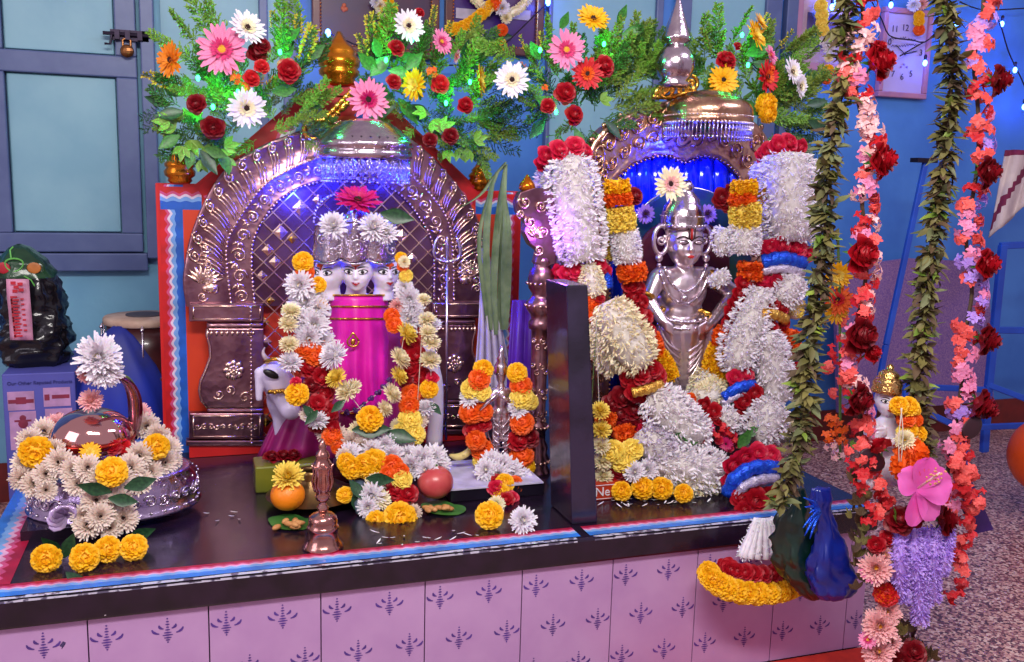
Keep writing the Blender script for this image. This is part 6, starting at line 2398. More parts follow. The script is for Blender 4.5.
# ------------------------------------------------------------------ behind the altar on the left: carton, sack, drums
cb = thing('cardboard_carton', 'blue printed cardboard carton standing on the floor behind the altar', 'carton', (P(50, 400, 1.0).x, 1.1, ZF))
x0, x1 = P(3, 400, 1.0).x, P(76, 400, 1.0).x
ztp = P(40, 373, 1.0).z
g = MB()
g.box((x0, 1.0, ZF), (x1, 1.32, ztp))
bevel(g.build('carton', [mat('periwinkle card', (84, 88, 172), .6, c2=(74, 76, 158), scale=6)], cb), .003)
text('lettering', 'Our Other Reputed Products', (P(40, 383, 1.0).x, .998, P(40, 382.5, 1.0).z), .0128, mat('navy print', (40, 44, 120), .6), cb)
PKM = mat('pink print panel', (196, 150, 196), .6)
PRD = mat('maroon print', (140, 40, 70), .6)
for (x, y, kind) in ((21, 401, 0), (57, 397, 1), (23, 421, 2), (59, 418, 3), (24, 440, 4), (60, 438, 4)):
    a, b = P(x-14, y-9, 1.0), P(x+14, y+8.5, 1.0)
    g = MB()
    g.box((a.x, .9988, b.z), (b.x, .9998, a.z))
    pnl = g.build('printed_panel', [PKM], cb)
    g = MB()
    c = P(x, y, .9985)
    c.y = .9985
    w_ = .012
    if kind == 0:
        g.box((c.x-.03, .998, c.z-.006), (c.x+.03, .9988, c.z+.004))
        g.box((c.x-.012, .9975, c.z-.008), (c.x+.012, .9985, c.z+.010))
    elif kind == 1:
        g.box((c.x-.03, .998, c.z-.008), (c.x-.018, .9988, c.z+.008))
        g.box((c.x-.012, .998, c.z-.004), (c.x+.03, .9988, c.z+.006))
    else:
        g.ball((c.x, .9985, c.z+.008), .008, 0, 10, 6, sc=(1, .1, 1))
        g.ball((c.x, .9985, c.z-.008), .012, 0, 10, 6, sc=(1, .1, 1))
        g.box((c.x-.02, .998, c.z-.002), (c.x+.02, .9988, c.z+.003))
    g.build('printed_picture', [PRD], pnl)
# stuffed black sack
sx, sz = P(30, 360, 1.12).x, ztp
ms = MPP(P(30, 310, 1.12))
sack = thing('plastic_sack', 'stuffed glossy black plastic sack with a green top and pink label on the carton', 'sack', (sx, 1.14, sz))
rows = [(0, 26, .06), (6, 31, .075), (16, 32, .08), (22, 34, .08), (30, 31, .08), (38, 32, .08), (48, 30, .075), (60, 30, .075), (72, 29, .07), (84, 28, .07), (94, 26, .065), (104, 22, .06), (112, 16, .045), (118, 9, .03), (121, 2, .01)]
n = 56
vs = []
r2 = []
for i in range(len(rows)-1):
    for j in range(4):
        r2.append(tuple(rows[i][q]*(1-j/4)+rows[i+1][q]*j/4 for q in range(3)))
rows = r2+[rows[-1]]
for (h, w_, d_) in rows:
    for i in range(n):
        a = 2*PI*i/n
        wr = 1+.16*noise.noise(V((math.cos(a)*2, math.sin(a)*2, h*.09)))+.10*noise.noise(V((math.cos(a)*5, math.sin(a)*5, h*.22)))
        vs.append(V((P(26+ (6 if h < 60 else 6-(h-60)*.18), 300, 1.12).x+math.copysign(abs(math.cos(a))**.7, math.cos(a))*w_*ms*wr, 1.14+math.copysign(abs(math.sin(a))**.7, math.sin(a))*d_*wr, sz+h*ms)))
g = MB()
for j in range(len(rows)-1):
    g.add([], [])
    for i in range(n):
        pass
g.add(vs, [])
for j in range(len(rows)-1):
    for i in range(n):
        i2 = (i+1) % n
        g.f.append((j*n+i, j*n+i2, (j+1)*n+i2, (j+1)*n+i))
        g.m.append(1 if rows[j][0] > 88 else 0)
g.f.append(tuple(range(n)))
g.m.append(0)
g.build('bag', [mat('glossy black plastic', (22, 22, 28), .2, bump=.8, bscale=26), mat('dark green plastic', (34, 74, 44), .25, c2=(24, 54, 36), scale=10, bump=.6, bscale=26)], sack, smooth=True)
lx0, lx1, ly0, ly1 = 6, 29, 279, 340
g = MB()
m_, n2 = 10, 6
yf = 1.042
vs = [P(lx0+(lx1-lx0)*i/n2+j*.45, ly0+(ly1-ly0)*j/m_, yf+.004*math.sin(i*1.3+j*.9)) for j in range(m_+1) for i in range(n2+1)]
g.add(vs, [(j*(n2+1)+i, j*(n2+1)+i+1, (j+1)*(n2+1)+i+1, (j+1)*(n2+1)+i) for j in range(m_) for i in range(n2)])
o = g.build('label', [mat('pink paper', (216, 150, 180), .5)], sack, smooth=True)
sd = o.modifiers.new('t', 'SOLIDIFY')
sd.thickness = .002
g = MB()
for k in range(14):
    c = P(14.5+k*.30, 297+k*3.0, yf-.008)
    g.box((c.x-.010, c.y, c.z-.0022), (c.x+.006+.004*(k % 2), c.y+.001, c.z+.0022))
    if k % 3:
        g.box((c.x-.010, c.y, c.z-.0045), (c.x-.006, c.y+.001, c.z+.0045))
    if k % 2 == 0:
        c = P(22+k*.30, 299+k*2.6, yf-.008)
        g.box((c.x-.004, c.y, c.z-.002), (c.x+.004, c.y+.001, c.z+.002))
for (x, y) in ((13, 283), (16, 287), (20, 284), (21, 290), (15, 291)):
    c = P(x, y, yf-.008)
    g.box((c.x-.006, c.y, c.z-.004), (c.x+.006, c.y+.001, c.z+.004))
g.build('label_print', [mat('red print', (200, 30, 50), .5)], sack)
g = MB()
c = P(14, 264, 1.06)
pts = [P(14+9*math.cos(a)*(1-.2*math.sin(a)), 265+6.5*math.sin(a), 1.075) for a in [2*PI*i/20 for i in range(21)]]
g.tube(pts, .0022, 5)
g.tube([P(11, 258, 1.08), P(10, 250, 1.09), P(13, 247, 1.10)], .0022, 5)
g.tube([P(24, 276, 1.07), P(31, 280, 1.07), P(36, 288, 1.07)], .0018, 5)
g.build('printed_leaf', [mat('light green print', (110, 200, 90), .5)], sack)
for (x, y, m) in ((3, 268, mat('red print', (200, 30, 50), .5)), (34, 268, mat('orange print', (200, 120, 50), .5)), (52, 338, mat('violet print', (150, 110, 200), .5))):
    g = MB()
    c = P(x, y, 1.075)
    g.ball(c, .015, 0, 10, 6, sc=(1.2, .1, 1.0))
    g.build('printed_patch', [m], sack, smooth=True)

# upright drum
dx = P(144, 312, 1.12)
md = MPP(dx)
dr = thing('hand_drum', 'upright wooden hand drum with a pale skin and metal tension rods', 'drum', (dx.x, 1.14, ZF))
C_ = Matrix.Translation((dx.x, 1.14, 0))
zt_ = P(139, 318, 1.12).z
g = MB()
hh = zt_-ZF
g.lathe([(.09, ZF), (.10, ZF+.02), (.118, ZF+.2), (.12, zt_-.20), (.112, zt_-.08), (.102, zt_-.02)], 36, 0, C_)
g.build('shell', [mat('dark brown wood', (80, 34, 34), .35, c2=(54, 20, 24), scale=12, coat=.4)], dr, smooth=True)
g = MB()
g.lathe([(.104, zt_-.018), (.110, zt_-.014), (.110, zt_-.002), (.106, zt_+.004), (.04, zt_+.006)], 36, 0, C_)
g.build('drum_skin', [mat('pale hide', (196, 170, 150), .6, c2=(170, 140, 120), scale=20)], dr, smooth=True)
g = MB()
g.lathe([(.05, zt_+.004), (.05, zt_+.009), (.04, zt_+.010)], 30, 0, C_)
g.build('dark_patch', [mat('grey drum paste', (70, 66, 76), .7)], dr, smooth=True)
g = MB()
g.lathe([(.121, zt_-.185), (.125, zt_-.182), (.125, zt_-.155), (.12, zt_-.152)], 36, 0, C_, cap=False)
g.build('metal_hoop', [SILVERS], dr, smooth=True)
for i in range(10):
    a = 2*PI*i/10+.3
    d_ = V((math.cos(a), math.sin(a), 0))
    b = V((dx.x, 1.14, 0))
    g = MB()
    g.tube([b+d_*.114+V((0, 0, zt_-.01)), b+d_*.119+V((0, 0, zt_-.08)), b+d_*.127+V((0, 0, zt_-.17))], .0028, 6)
    g.ball(b+d_*.116+V((0, 0, zt_-.02)), .006, 0, 6, 4)
    g.build('tension_rod', [SILVERS], dr, smooth=True)
# blue cloth covered drum in front
g = MB()
bx = P(112, 330, 1.02)
n, rows = 40, []
for j in range(14):
    t = j/13
    zz = P(112, 328+t*128, 1.02).z
    rr = .02+.16*math.sin(min(1, t*1.5)*PI/2)**.7+.03*t
    rows.append((zz, rr))
vs = []
for zz, rr in rows:
    for i in range(n):
        a = 2*PI*i/n
        w_ = 1+.06*math.sin(a*9+zz*20)*min(1, rr*8)
        vs.append(V((bx.x+.012+rr*.64*w_*math.cos(a), 1.05+rr*.42*w_*math.sin(a), zz)))
g.add(vs, [(j*n+i, j*n+(i+1) % n, (j+1)*n+(i+1) % n, (j+1)*n+i) for j in range(13) for i in range(n)]+[tuple(range(n)), tuple(13*n+i for i in range(n))])
o = g.build('covered_drum', [mat('royal blue cover cloth', (22, 48, 170), .6, c2=(34, 40, 110), scale=5)], smooth=True)
tag(o, 'rounded bundle under a royal blue cloth in front of the wooden hand drum', 'covered bundle')

# ------------------------------------------------------------------ pictures on the wall
def frame_on_wall(label, x0, x1, y0, y1, fw, fm, inner, par_extra=None, bead=True, z1=None):
    Yf = YW-.03
    a, b = P(x0, (y0+y1)/2, Yf), P(x1, (y0+y1)/2, Yf)
    zb_, zt2 = P((x0+x1)/2, y1, Yf).z, (z1 or P((x0+x1)/2, y0, Yf).z)
    t = thing('framed_picture', label, 'picture', ((a.x+b.x)/2, YW-.01, zb_))
    xa_, xb_ = a.x, b.x
    g = MB()
    g.box((xa_, Yf, zb_), (xb_, YW-.002, zb_+fw))
    g.box((xa_, Yf, zt2-fw), (xb_, YW-.002, zt2))
    g.box((xa_, Yf, zb_+fw), (xa_+fw, YW-.002, zt2-fw))
    g.box((xb_-fw, Yf, zb_+fw), (xb_, YW-.002, zt2-fw))
    bevel(g.build('frame', [fm], t), .004)
    g = MB()
    g.box((xa_+fw-.002, YW-.018, zb_+fw-.002), (xb_-fw+.002, YW-.004, zt2-fw+.002))
    pic = g.build('picture_sheet', [inner], t)
    if bead:
        g = MB()
        for (p_, q_) in (((xa_+fw, zb_+fw), (xb_-fw, zb_+fw)), ((xb_-fw, zb_+fw), (xb_-fw, zt2-fw)), ((xa_+fw, zt2-fw), (xa_+fw, zb_+fw))):
            L = math.hypot(q_[0]-p_[0], q_[1]-p_[1])
            k = int(L/.011)
            for i in range(k):
                tt = (i+.5)/k
                g.ball((p_[0]+(q_[0]-p_[0])*tt, Yf+.003, p_[1]+(q_[1]-p_[1])*tt), .0038, 0, 6, 4)
        g.build('beaded_edge', [mat('copper beading', (190, 110, 60), .3, .8)], t, smooth=True)
    return t, xa_, xb_, zb_, zt2


BROWN = mat('dark brown frame wood', (96, 40, 34), .35, c2=(70, 26, 24), scale=14, coat=.3)
DPIC = mat('dark maroon picture', (70, 20, 52), .35, c2=(44, 14, 60), scale=7)
t1, *bb = frame_on_wall('dark maroon picture in a brown beaded frame above the big gilt finial', 312, 440, -60, 56, .028, BROWN, DPIC)
g = MB()
for i in range(6):
    c = P(344+U(-3, 3), 8+U(-3, 3), YW-.02)
    g.ball(c, .007, 0, 8, 5, sc=(1, .3, 1))
g.build('printed_emblem', [mat('dull orange print', (190, 90, 50), .5)], t1, smooth=True)
t2, *bb = frame_on_wall('dark violet picture in a brown beaded frame with a marigold garland, top centre', 446, 545, -60, 54, .028, BROWN, mat('dark violet picture', (74, 22, 80), .3, c2=(50, 20, 110), scale=6))
for (x, y) in ((467, 13), (521, 14)):
    g = MB()
    c = P(x, y, YW-.02)
    g.box((c.x-.04, YW-.022, c.z-.02), (c.x+.035, YW-.019, c.z+.014))
    g.build('pale_caption', [mat('pale caption', (190, 180, 200), .5)], t2)
wg = thing('marigold_garland', 'yellow marigold garland slung across the dark violet picture', 'garland', P(480, 15, YW-.05))
for i, q in enumerate(spline([P(451, 30, YW-.05), P(465, 26, YW-.055), P(477, 18, YW-.055), P(488, 8, YW-.05), P(497, -2, YW-.05)], 11)):
    put('my', q, MPP(q)*6.5, wg)
for (x, y, k, s) in ((502, 30, 'mo', 13), (501, 45, 'my', 13), (495, 4, 'mo', 14), (502, 8, 'cd', 16), (506, 18, 'cc', 13)):
    fpx(k, x, y, YW-.055, s, wg)
leafat('ld', 494, 36, YW-.05, 20, 1.5, wg)
strand('jasmine_strand', [(470, -6, YW-.05), (480, 4, YW-.05), (492, 12, YW-.05)], 4, F_CREAM, wg, .8, n=10)
strand('jasmine_strand', [(530, -4, YW-.05), (520, 8, YW-.05), (506, 16, YW-.05)], 4, F_CREAM, wg, .8, n=10)
wg2 = thing('marigold_garland', 'short marigold and white garland over the dark maroon picture', 'garland', P(385, 15, YW-.05))
for (x, y, k, s) in ((388, 2, 'my', 13), (392, 10, 'my', 13), (380, 6, 'cc', 14), (382, 14, 'cc', 13), (383, 27, 'mo', 10), (376, 2, 'cw', 12)):
    fpx(k, x, y, YW-.05, s, wg2)
PALEF = mat('dusty pink frame', (186, 140, 170), .5, c2=(170, 124, 160), scale=10)
t3, *bb = frame_on_wall('pale framed dark picture hung left of the paper clock', 797, 852, -40, 71, .03, PALEF, mat('pinkish mount', (200, 170, 190), .6), bead=False)
g = MB()
a, b = P(808, 12, YW-.02), P(836, 50, YW-.02)
g.box((a.x, YW-.021, b.z), (b.x, YW-.0175, a.z))
g.build('dark_photo', [mat('dim photograph', (90, 80, 130), .3, c2=(60, 50, 90), scale=14)], t3)
wg3 = thing('marigold_garland', 'small yellow, white and orange garland hanging on the pale framed picture', 'garland', P(824, 40, YW-.06))
for (x, y, k, s) in ((821, 6, 'ml', 14), (822, 15, 'ml', 14), (822, 23, 'ml', 13), (823, 31, 'ml', 13), (826, 39, 'cd', 15), (830, 46, 'cd', 15), (828, 70, 'my', 12), (827, 78, 'mo', 13), (829, 58, 'cc', 10)):
    fpx(k, x, y, YW-.06, s, wg3)
t4, xa_, xb_, zb_, zt2 = frame_on_wall('square paper wall clock with black numerals in a pink frame', 882, 931, 8, 98, .022, mat('worn pink frame', (190, 130, 150), .5, c2=(160, 110, 150), scale=12), mat('pale lilac dial', (190, 176, 222), .5, c2=(176, 160, 212), scale=5), bead=False)
t4['category'] = 'clock'
t4.name = 'wall_clock'
NUM = mat('dial ink', (60, 40, 90), .6)
for (s_, x, y) in (('11', 895, 29), ('12', 905.5, 28), ('10', 888, 42), ('1', 917, 30), ('3', 921, 53), ('7', 893, 74), ('6', 902, 77), ('5', 911, 74)):
    text('numeral', s_, P(x, y, YW-.022), .036, NUM, t4, extr=.0004)
g = MB()
for (x0, x1, y) in ((890, 906, 38), (907, 916, 39), (891, 918, 45.5)):
    pts = []
    k = int((x1-x0)*1.2)
    for i in range(k+1):
        pts.append(P(x0+(x1-x0)*i/k, y+1.4*math.sin(i*1.9)*(1 if i % 3 else -.6), YW-.0215))
    g.tube(pts, .0012, 4)
g.build('faded_script', [NUM], t4)
g = MB()
g.tube([P(905, 54, YW-.025), P(917, 51, YW-.025)], .0022, 5)
g.tube([P(905, 54, YW-.026), P(896, 45, YW-.026)], .0018, 5)
g.ball(P(905, 54, YW-.024), .005, 0, 8, 6)
g.build('clock_hand', [BLACKP], t4, smooth=True)
g = MB()
for (x, y) in ((901, 67), (904, 64.5), (907, 67)):
    g.ball(P(x, y, YW-.0215), .005, 0, 8, 5, sc=(1.2, .15, 1))
g.build('dial_emblem', [mat('violet print', (150, 110, 200), .5)], t4)
wg4 = thing('marigold_garland', 'tiny yellow and orange marigold drop hanging on the paper clock', 'garland', P(919, 20, YW-.05))
for (x, y, k, s) in ((919, 16, 'my', 11), (919, 22, 'my', 11), (919, 30, 'mo', 12), (914, 5, 'cw', 13), (922, 4, 'cb', 13)):
    fpx(k, x, y, YW-.05, s, wg4)

# string of blue lights
sl_ = thing('string_lights', 'string of small blue bulbs on a dark cable along the right wall', 'string lights', P(925, 60, YW-.06))
cab = [((872, 2), (882, 20), (890, 36), (912, 40), (925, 42), (938, 30), (950, 18)), ((924, 42), (905, 53), (900, 56)), ((990, 10), (1000, 24), (1008, 50), (1015, 66), (1022, 80), (1030, 100)), ((960, 2), (975, 8), (990, 10), (1030, 8))]
for pp in cab:
    g = MB()
    g.tube(spline([P(x, y, YW-.06) for x, y in pp], 20), .0028, 6)
    g.build('cable', [DARKM], sl_, smooth=True)
for (x, y, on) in ((925, 63, 1), (1002, 24, 1), (1015, 70, 1), (1024, 107, 1), (891, 5, 0), (855, 67, 1), (956, 26, 1), (832, 7, .6), (836, 2, .3), (548, 3, 1), (328, 33, .5)):
    if x < 700:
        continue
    p = P(x, y, YW-.06)
    g = MB()
    g.lathe([(.006, .012), (.0065, .03), (.004, .034)], 10, 0, Matrix.Translation(p))
    g.build('bulb_cap', [DARKM], sl_, smooth=True)
    bulb(sl_, p, GLOW_B, .0085)
    l = bpy.data.lights.new('blue_bulb_light', 'POINT')
    l.energy = .38
    l.color = (.06, .16, 1)
    l.shadow_soft_size = .012
    lo = bpy.data.objects.new('blue_bulb_light', l)
    COL.objects.link(lo)
    lo.location = p+V((0, -.035, 0))
sl2 = thing('string_lights', 'pair of blue bulbs glowing behind the bouquets near the maroon picture', 'string lights', P(430, 30, YW-.08))
g = MB()
g.tube(spline([P(328, 33, YW-.08), P(400, 60, YW-.08), P(480, 60, YW-.08), P(548, 3, YW-.08)], 20), .0025, 6)
g.build('cable', [DARKM], sl2, smooth=True)
for (x, y) in ((328, 33), (548, 2)):
    p = P(x, y, YW-.08)
    bulb(sl2, p, GLOW_B, .009)
    l = bpy.data.lights.new('blue_bulb_light', 'POINT')
    l.energy = .4
    l.color = (.06, .12, 1)
    l.shadow_soft_size = .012
    lo = bpy.data.objects.new('blue_bulb_light', l)
    COL.objects.link(lo)
    lo.location = p+V((0, -.035, 0))

# ------------------------------------------------------------------ right background: blue steel stand, cloth, boards, orange ball
BLUES = mat('blue enamel steel', (30, 84, 196), .35, c2=(24, 70, 176), scale=10)
YD = 1.15
stn = thing('steel_stand', 'blue painted steel tube stand behind the hanging flower strings', 'stand', V((P(960, 440, YD).x, YD, ZF)))
def bar(pts, w_=.016, nm='tube', Ys=None):
    g = MB()
    pp = [P(*(q if len(q) == 3 else (q[0], q[1], YD))) for q in pts]
    for a, b in zip(pp[:-1], pp[1:]):
        g.beam(a, b, w_*1.6, w_)
    o = g.build(nm, [BLUES], stn)
    bevel(o, .003)
bar([(926, 160, YD), (886, 345, YD-.1)], .014, 'slanted_leg')
bar([(886, 345, YD-.1), (870, 430, YD-.13)], .014, 'slanted_leg')
bar([(1003, 245, 1.05), (988, 392, 1.05)], .02, 'upright')
bar([(988, 392, 1.05), (984, 452, 1.05)], .02, 'upright')
bar([(1000, 246, 1.05), (1060, 243, 1.05)], .016, 'rail')
bar([(992, 330, 1.05), (1060, 331, 1.05)], .016, 'rail')
bar([(986, 384, 1.05), (1060, 412, .95)], .014, 'rail')
bar([(905, 402, 1.05), (960, 428, .95), (1060, 424, .95)], .014, 'rail')
bar([(905, 402, 1.05), (905, 386, 1.1), (990, 390, 1.05)], .014, 'rail')
bar([(965, 428, .95), (962, 470, .95)], .02, 'upright')
bar([(912, 402, 1.02), (910, 450, 1.02)], .02, 'upright')
g = MB()
a, b = P(914, 160, YD), P(934, 160, YD)
g.box((a.x, YD-.02, a.z-.008), (b.x, YD+.02, a.z+.008))
g.build('end_cap', [DARKM], stn)
# draped cloth with maroon stripe
g = MB()
n, m_ = 18, 14
vs = []
for j in range(m_+1):
    t = j/m_
    for i in range(n+1):
        u = i/n
        x = 1005-16*t*1.0+(45+10*t)*u
        y = 150+18*(1-u)*(1-t)*0+t*(88-50*u)
        vs.append(P(x, y, 1.02+.015*math.sin(u*14+t*2)))
mi = []
fs = []
g.add(vs, [])
for j in range(m_):
    for i in range(n):
        g.f.append((j*(n+1)+i, j*(n+1)+i+1, (j+1)*(n+1)+i+1, (j+1)*(n+1)+i))
        dgl = i/n*1.0+j/m_*.9
        g.m.append(1 if (.62 < dgl < .78 or j == 0) else 0)
o = g.build('towel', [mat('off white towel', (210, 196, 190), .8, c2=(190, 174, 176), scale=14, bump=.4, bscale=150), mat('maroon stripe', (120, 24, 70), .8)], smooth=True)
sd = o.modifiers.new('t', 'SOLIDIFY')
sd.thickness = .006
tag(o, 'off white towel with maroon stripes draped over the blue steel stand', 'towel')
# speckled purple board leaning on the wall
g = MB()
pts = [P(880, 262, 1.45), P(955, 245, 1.45), P(992, 300, 1.45), P(992, 400, 1.40), P(880, 412, 1.40)]
g.prism([P(832, 268, 1.45), P(905, 258, 1.45), P(985, 262, 1.45), P(990, 400, 1.40), P(836, 412, 1.40)], .02)
o = g.build('leaning_sack', [mat('speckled violet sacking', (110, 80, 150), .7, c2=(150, 116, 160), scale=170, bump=.4, bscale=120)])
tag(o, 'speckled violet flat bale leaning on the wall behind the steel stand', 'bale')
g = MB()
pts = [P(998, 352, 1.35), P(1060, 372, 1.35), P(1060, 440, 1.3), P(998, 440, 1.3)]
# orange ball at the right edge
g = MB()
c = P(1048, 456, .6)
g.ball(c, MPP(c)*37, 0, 32, 22, sc=(1, 1, 1.05))
ob = g.build('orange_balloon', [mat('orange rubber', (232, 84, 16), .35, c2=(222, 70, 10), scale=3)], smooth=True)
tag(ob, 'bright orange balloon cut by the right edge of the frame', 'balloon')
g = MB()
g.tube(spline([P(975, 424, .9), P(995, 440, .9), P(1030, 445, .9)], 10), .0015, 5)

# ------------------------------------------------------------------ plastic bags hanging at the altar's right corner
def bag(label, rows, Y, m, name, crinkle=.08, dp=.5):
    n = 48
    vs = []
    rr_ = []
    for i in range(len(rows)-1):
        for j in range(5):
            t = j/5
            rr_.append(tuple(rows[i][q]*(1-t)+rows[i+1][q]*t for q in range(3)))
    rows = rr_+[rows[-1]]
    for (x, y, w_) in rows:
        c = P(x, y, Y)
        mm = MPP(c)
        for i in range(n):
            a = 2*PI*i/n
            nv = noise.noise(V((math.cos(a)*1.6, math.sin(a)*1.6, y*.06)))
            n2_ = noise.noise(V((math.cos(a)*5, math.sin(a)*5, y*.14+7)))
            k = 1+crinkle*1.2*math.sin(a*5+y*.09)+.5*abs(nv)+.22*abs(n2_)-.15
            vs.append(c+V((math.cos(a)*w_*mm*k, math.sin(a)*w_*mm*dp*k, 0)))
    g = MB()
    R_ = len(rows)
    g.add(vs, [(j*n+i, j*n+(i+1) % n, (j+1)*n+(i+1) % n, (j+1)*n+i) for j in range(R_-1) for i in range(n)]+[tuple(range(n)), tuple((R_-1)*n+i for i in range(n))])
    o = g.build(name, [m], smooth=True)
    return tag(o, label, 'bag')


bag('dark green plastic bag hanging at the right corner of the altar', [(800, 488, 5), (798, 500, 12), (794, 515, 20), (796, 535, 26), (800, 555, 29), (806, 575, 26), (812, 592, 16), (814, 600, 4)], -.16, mat('bottle green plastic', (10, 50, 36), .3, c2=(6, 30, 26), scale=8, coat=.4), 'plastic_bag')
bag('royal blue plastic bag with a tied neck hanging next to the green bag', [(822, 488, 9), (822, 500, 13), (822, 510, 10), (826, 520, 9), (828, 535, 13), (830, 555, 22), (832, 575, 26), (834, 590, 25), (834, 598, 14)], -.2, mat('royal blue plastic', (12, 40, 150), .35, c2=(6, 22, 110), scale=8, coat=.4), 'plastic_bag')
g = MB()
for i in range(9):
    a = P(820, 512, -.235)
    b = P(806+U(-4, 6), 498+i*5.0+U(-3, 3), -.25)
    g.tube(spline([a, a.lerp(b, .5)+V((0, 0, .006)), b], 6), [.004, .004, .003, .003, .002, .001], 6)
o = g.build('ribbon_bow', [BLUEM], smooth=True)
tag(o, 'shiny blue ribbon bow tied on the neck of the blue bag', 'ribbon')

# ------------------------------------------------------------------ flower decked swing at the right, with its four hanging strings
YG = -.22


def rope(label, path, kind, rad, n, roses_=(), Y=YG, name='flower_garland'):
    """garland hanging from above; kind 'leaf' or 'bloom'"""
    pp = spline([P(x, y, Y) for x, y in path], 60)
    t = thing(name, label, 'garland', pp[-1])
    if kind == 'leaf':
        g = MB()
        g.tube(pp, .003, 6)
        g.build('twine', [OLIVED], t)
        # leaf whorls, each a part
        K = n
        for k in range(K):
            s = (k+R()*.8)/K*59
            i = int(min(s, 58))
            q = pp[i].lerp(pp[i+1], s-i)
            g = MB()
            for j in range(13):
                a = U(0, 6.28)
                d = V((math.cos(a), math.sin(a)*.9, U(-1.3, .5))).normalized()
                L = U(.021, .035)*rad/14
                g.petal(q+V((U(-1, 1), U(-1, 1), U(-1, 1)))*.011, d, V((U(-.4, .4), -.6, 1)), L, L*.4, U(-.4, .3), 0 if R() < .7 else 1, .15, shape=(.2, .9, 1., .6, .1))
            g.build('leaf_whorl', random.choice([[OLIVE, OLIVED], [OLIVE, FERN], [OLIVED, OLIVE], [mat('grey green leaf', (122, 128, 84), .6, c2=(84, 92, 58), scale=20), OLIVE]]), t, smooth=True, recalc=False)
    else:
        g = MB()
        g.tube(pp, .004, 6)
        g.build('twine', [OLIVED], t)
        K = n
        for k in range(K):
            s = (k+R()*.8)/K*59
            i = int(min(s, 58))
            q = pp[i].lerp(pp[i+1], s-i)
            seg = (k*7//K*5+k//9) % 3
            key = random.choice(kind)
            a = U(0, 6.28)
            q = q+V((math.cos(a), -abs(math.sin(a)), 0))*.011*rad/14
            put(key, q, U(.021, .029)*rad/14, t, aim=(math.cos(a)*.8, -1, U(-.4, .6)))
    for (x, y, s, k, ax, az) in roses_:
        fpx(k, x, y, Y-.035, s, t, aim=(ax, -1, az), sq=1.1)
    return t


rope('olive leaf garland hanging leftmost in front of the right shrine, down to the bags', [(856, -110), (850, -30), (844, 30), (846, 80), (838, 110), (831, 145), (826, 200), (823, 255), (815, 310), (806, 370), (802, 430), (790, 470), (778, 505)], 'leaf', 15, 100)
rope('red and white flower garland with large red roses, right of the leftmost leaf string', [(862, -110), (862, -30), (862, 30), (852, 60), (860, 110), (872, 150), (862, 200), (868, 250), (862, 300), (850, 350), (858, 400), (862, 440), (866, 480)], ('xs', 'xr', 'xw', 'xw', 'xs', 'xp'), 15, 98,
     [(880, 62, 46, 'rr', .6, .3), (882, 160, 46, 'rr', .8, .1), (863, 254, 46, 'rr', .3, .1), (862, 335, 46, 'rd', .3, .1), (872, 353, 28, 'rr', .6, .4), (860, 400, 40, 'rd', .5, -.1), (880, 47, 20, 'rr', .6, .6)])
rope('olive leaf garland hanging in front of the steel stand', [(946, -110), (944, -30), (948, 30), (952, 60), (950, 110), (944, 170), (936, 220), (930, 260), (926, 310), (922, 350), (918, 400), (922, 440), (925, 470)], 'leaf', 15, 100)
rope('pink and salmon flower garland with dark roses hanging rightmost', [(990, -110), (985, -30), (982, 20), (974, 60), (978, 110), (978, 160), (972, 200), (966, 240), (972, 290), (964, 340), (962, 380), (956, 420), (948, 470), (946, 510)], ('xs', 'xp', 'xr', 'xl', 'xp', 'xs', 'xs'), 15, 98,
     [(1000, 80, 36, 'rd', .8, 0), (988, 172, 40, 'rd', .6, 0), (987, 264, 40, 'rr', .6, .1), (988, 340, 38, 'rd', .8, -.1), (982, 404, 36, 'rd', .9, -.4), (990, 410, 26, 'rd', .9, -.6)])
# loose leaves on the ropes are extra sprigs
sw = thing('flower_swing', 'hanging swing seat smothered in lilac, red and pink flowers at the lower right', 'swing', P(910, 560, -.15))
g = MB()
a, b = P(862, 470, YG), P(968, 470, YG)
g.box((a.x, YG-.02, P(900, 512, YG).z), (b.x, YG+.16, P(900, 500, YG).z))
g.box((a.x, YG+.14, P(900, 512, YG).z), (b.x, YG+.155, P(900, 440, YG).z))
bevel(g.build('seat', [mat('dark violet velvet', (50, 24, 80), .7)], sw), .004)
def cl(keys, x0, y0, x1, y1, n, rx, s, Y=YG-.04):
    for i in range(n):
        t = (i+R())/n
        fpx(random.choice(keys), x0+(x1-x0)*t+U(-rx, rx), y0+(y1-y0)*t+U(-4, 4), Y+U(-.02, .02), s*U(.8, 1.2), sw)
strand('tuberose_strand', [(880, 448, YG-.05), (890, 465, YG-.06), (900, 482, YG-.06)], [10, 12, 10], F_WHITE, sw, .5, n=12)
strand('tuberose_strand', [(920, 448, YG-.04), (934, 462, YG-.05), (942, 480, YG-.05), (950, 500, YG-.05)], [11, 13, 12, 9], mat('lilac white petals', (226, 210, 240), .6, sss=.15), sw, .5, n=14)
cl(('xs', 'xr', 'xs', 'xr'), 862, 448, 880, 520, 26, 13, 22)
cl(('xr', 'xs'), 958, 446, 972, 505, 22, 9, 22)
cl(('xr', 'xr', 'xs'), 972, 500, 955, 600, 24, 8, 20, YG-.02)
for (k, x, y, s) in (('rr', 880, 446, 16), ('mo', 911, 454, 26), ('mo', 910, 464, 20), ('rd', 900, 520, 28), ('rd', 912, 516, 22), ('rd', 946, 520, 24), ('cc', 905, 440, 22)):
    fpx(k, x, y, YG-.07, s, sw)
for i in range(10):
    fpx('ll', 1, 1, YG, 1, sw).location = P(random.choice([U(882, 912), U(944, 968), U(900, 950)]), U(498, 528), YG-.075)-root(sw)
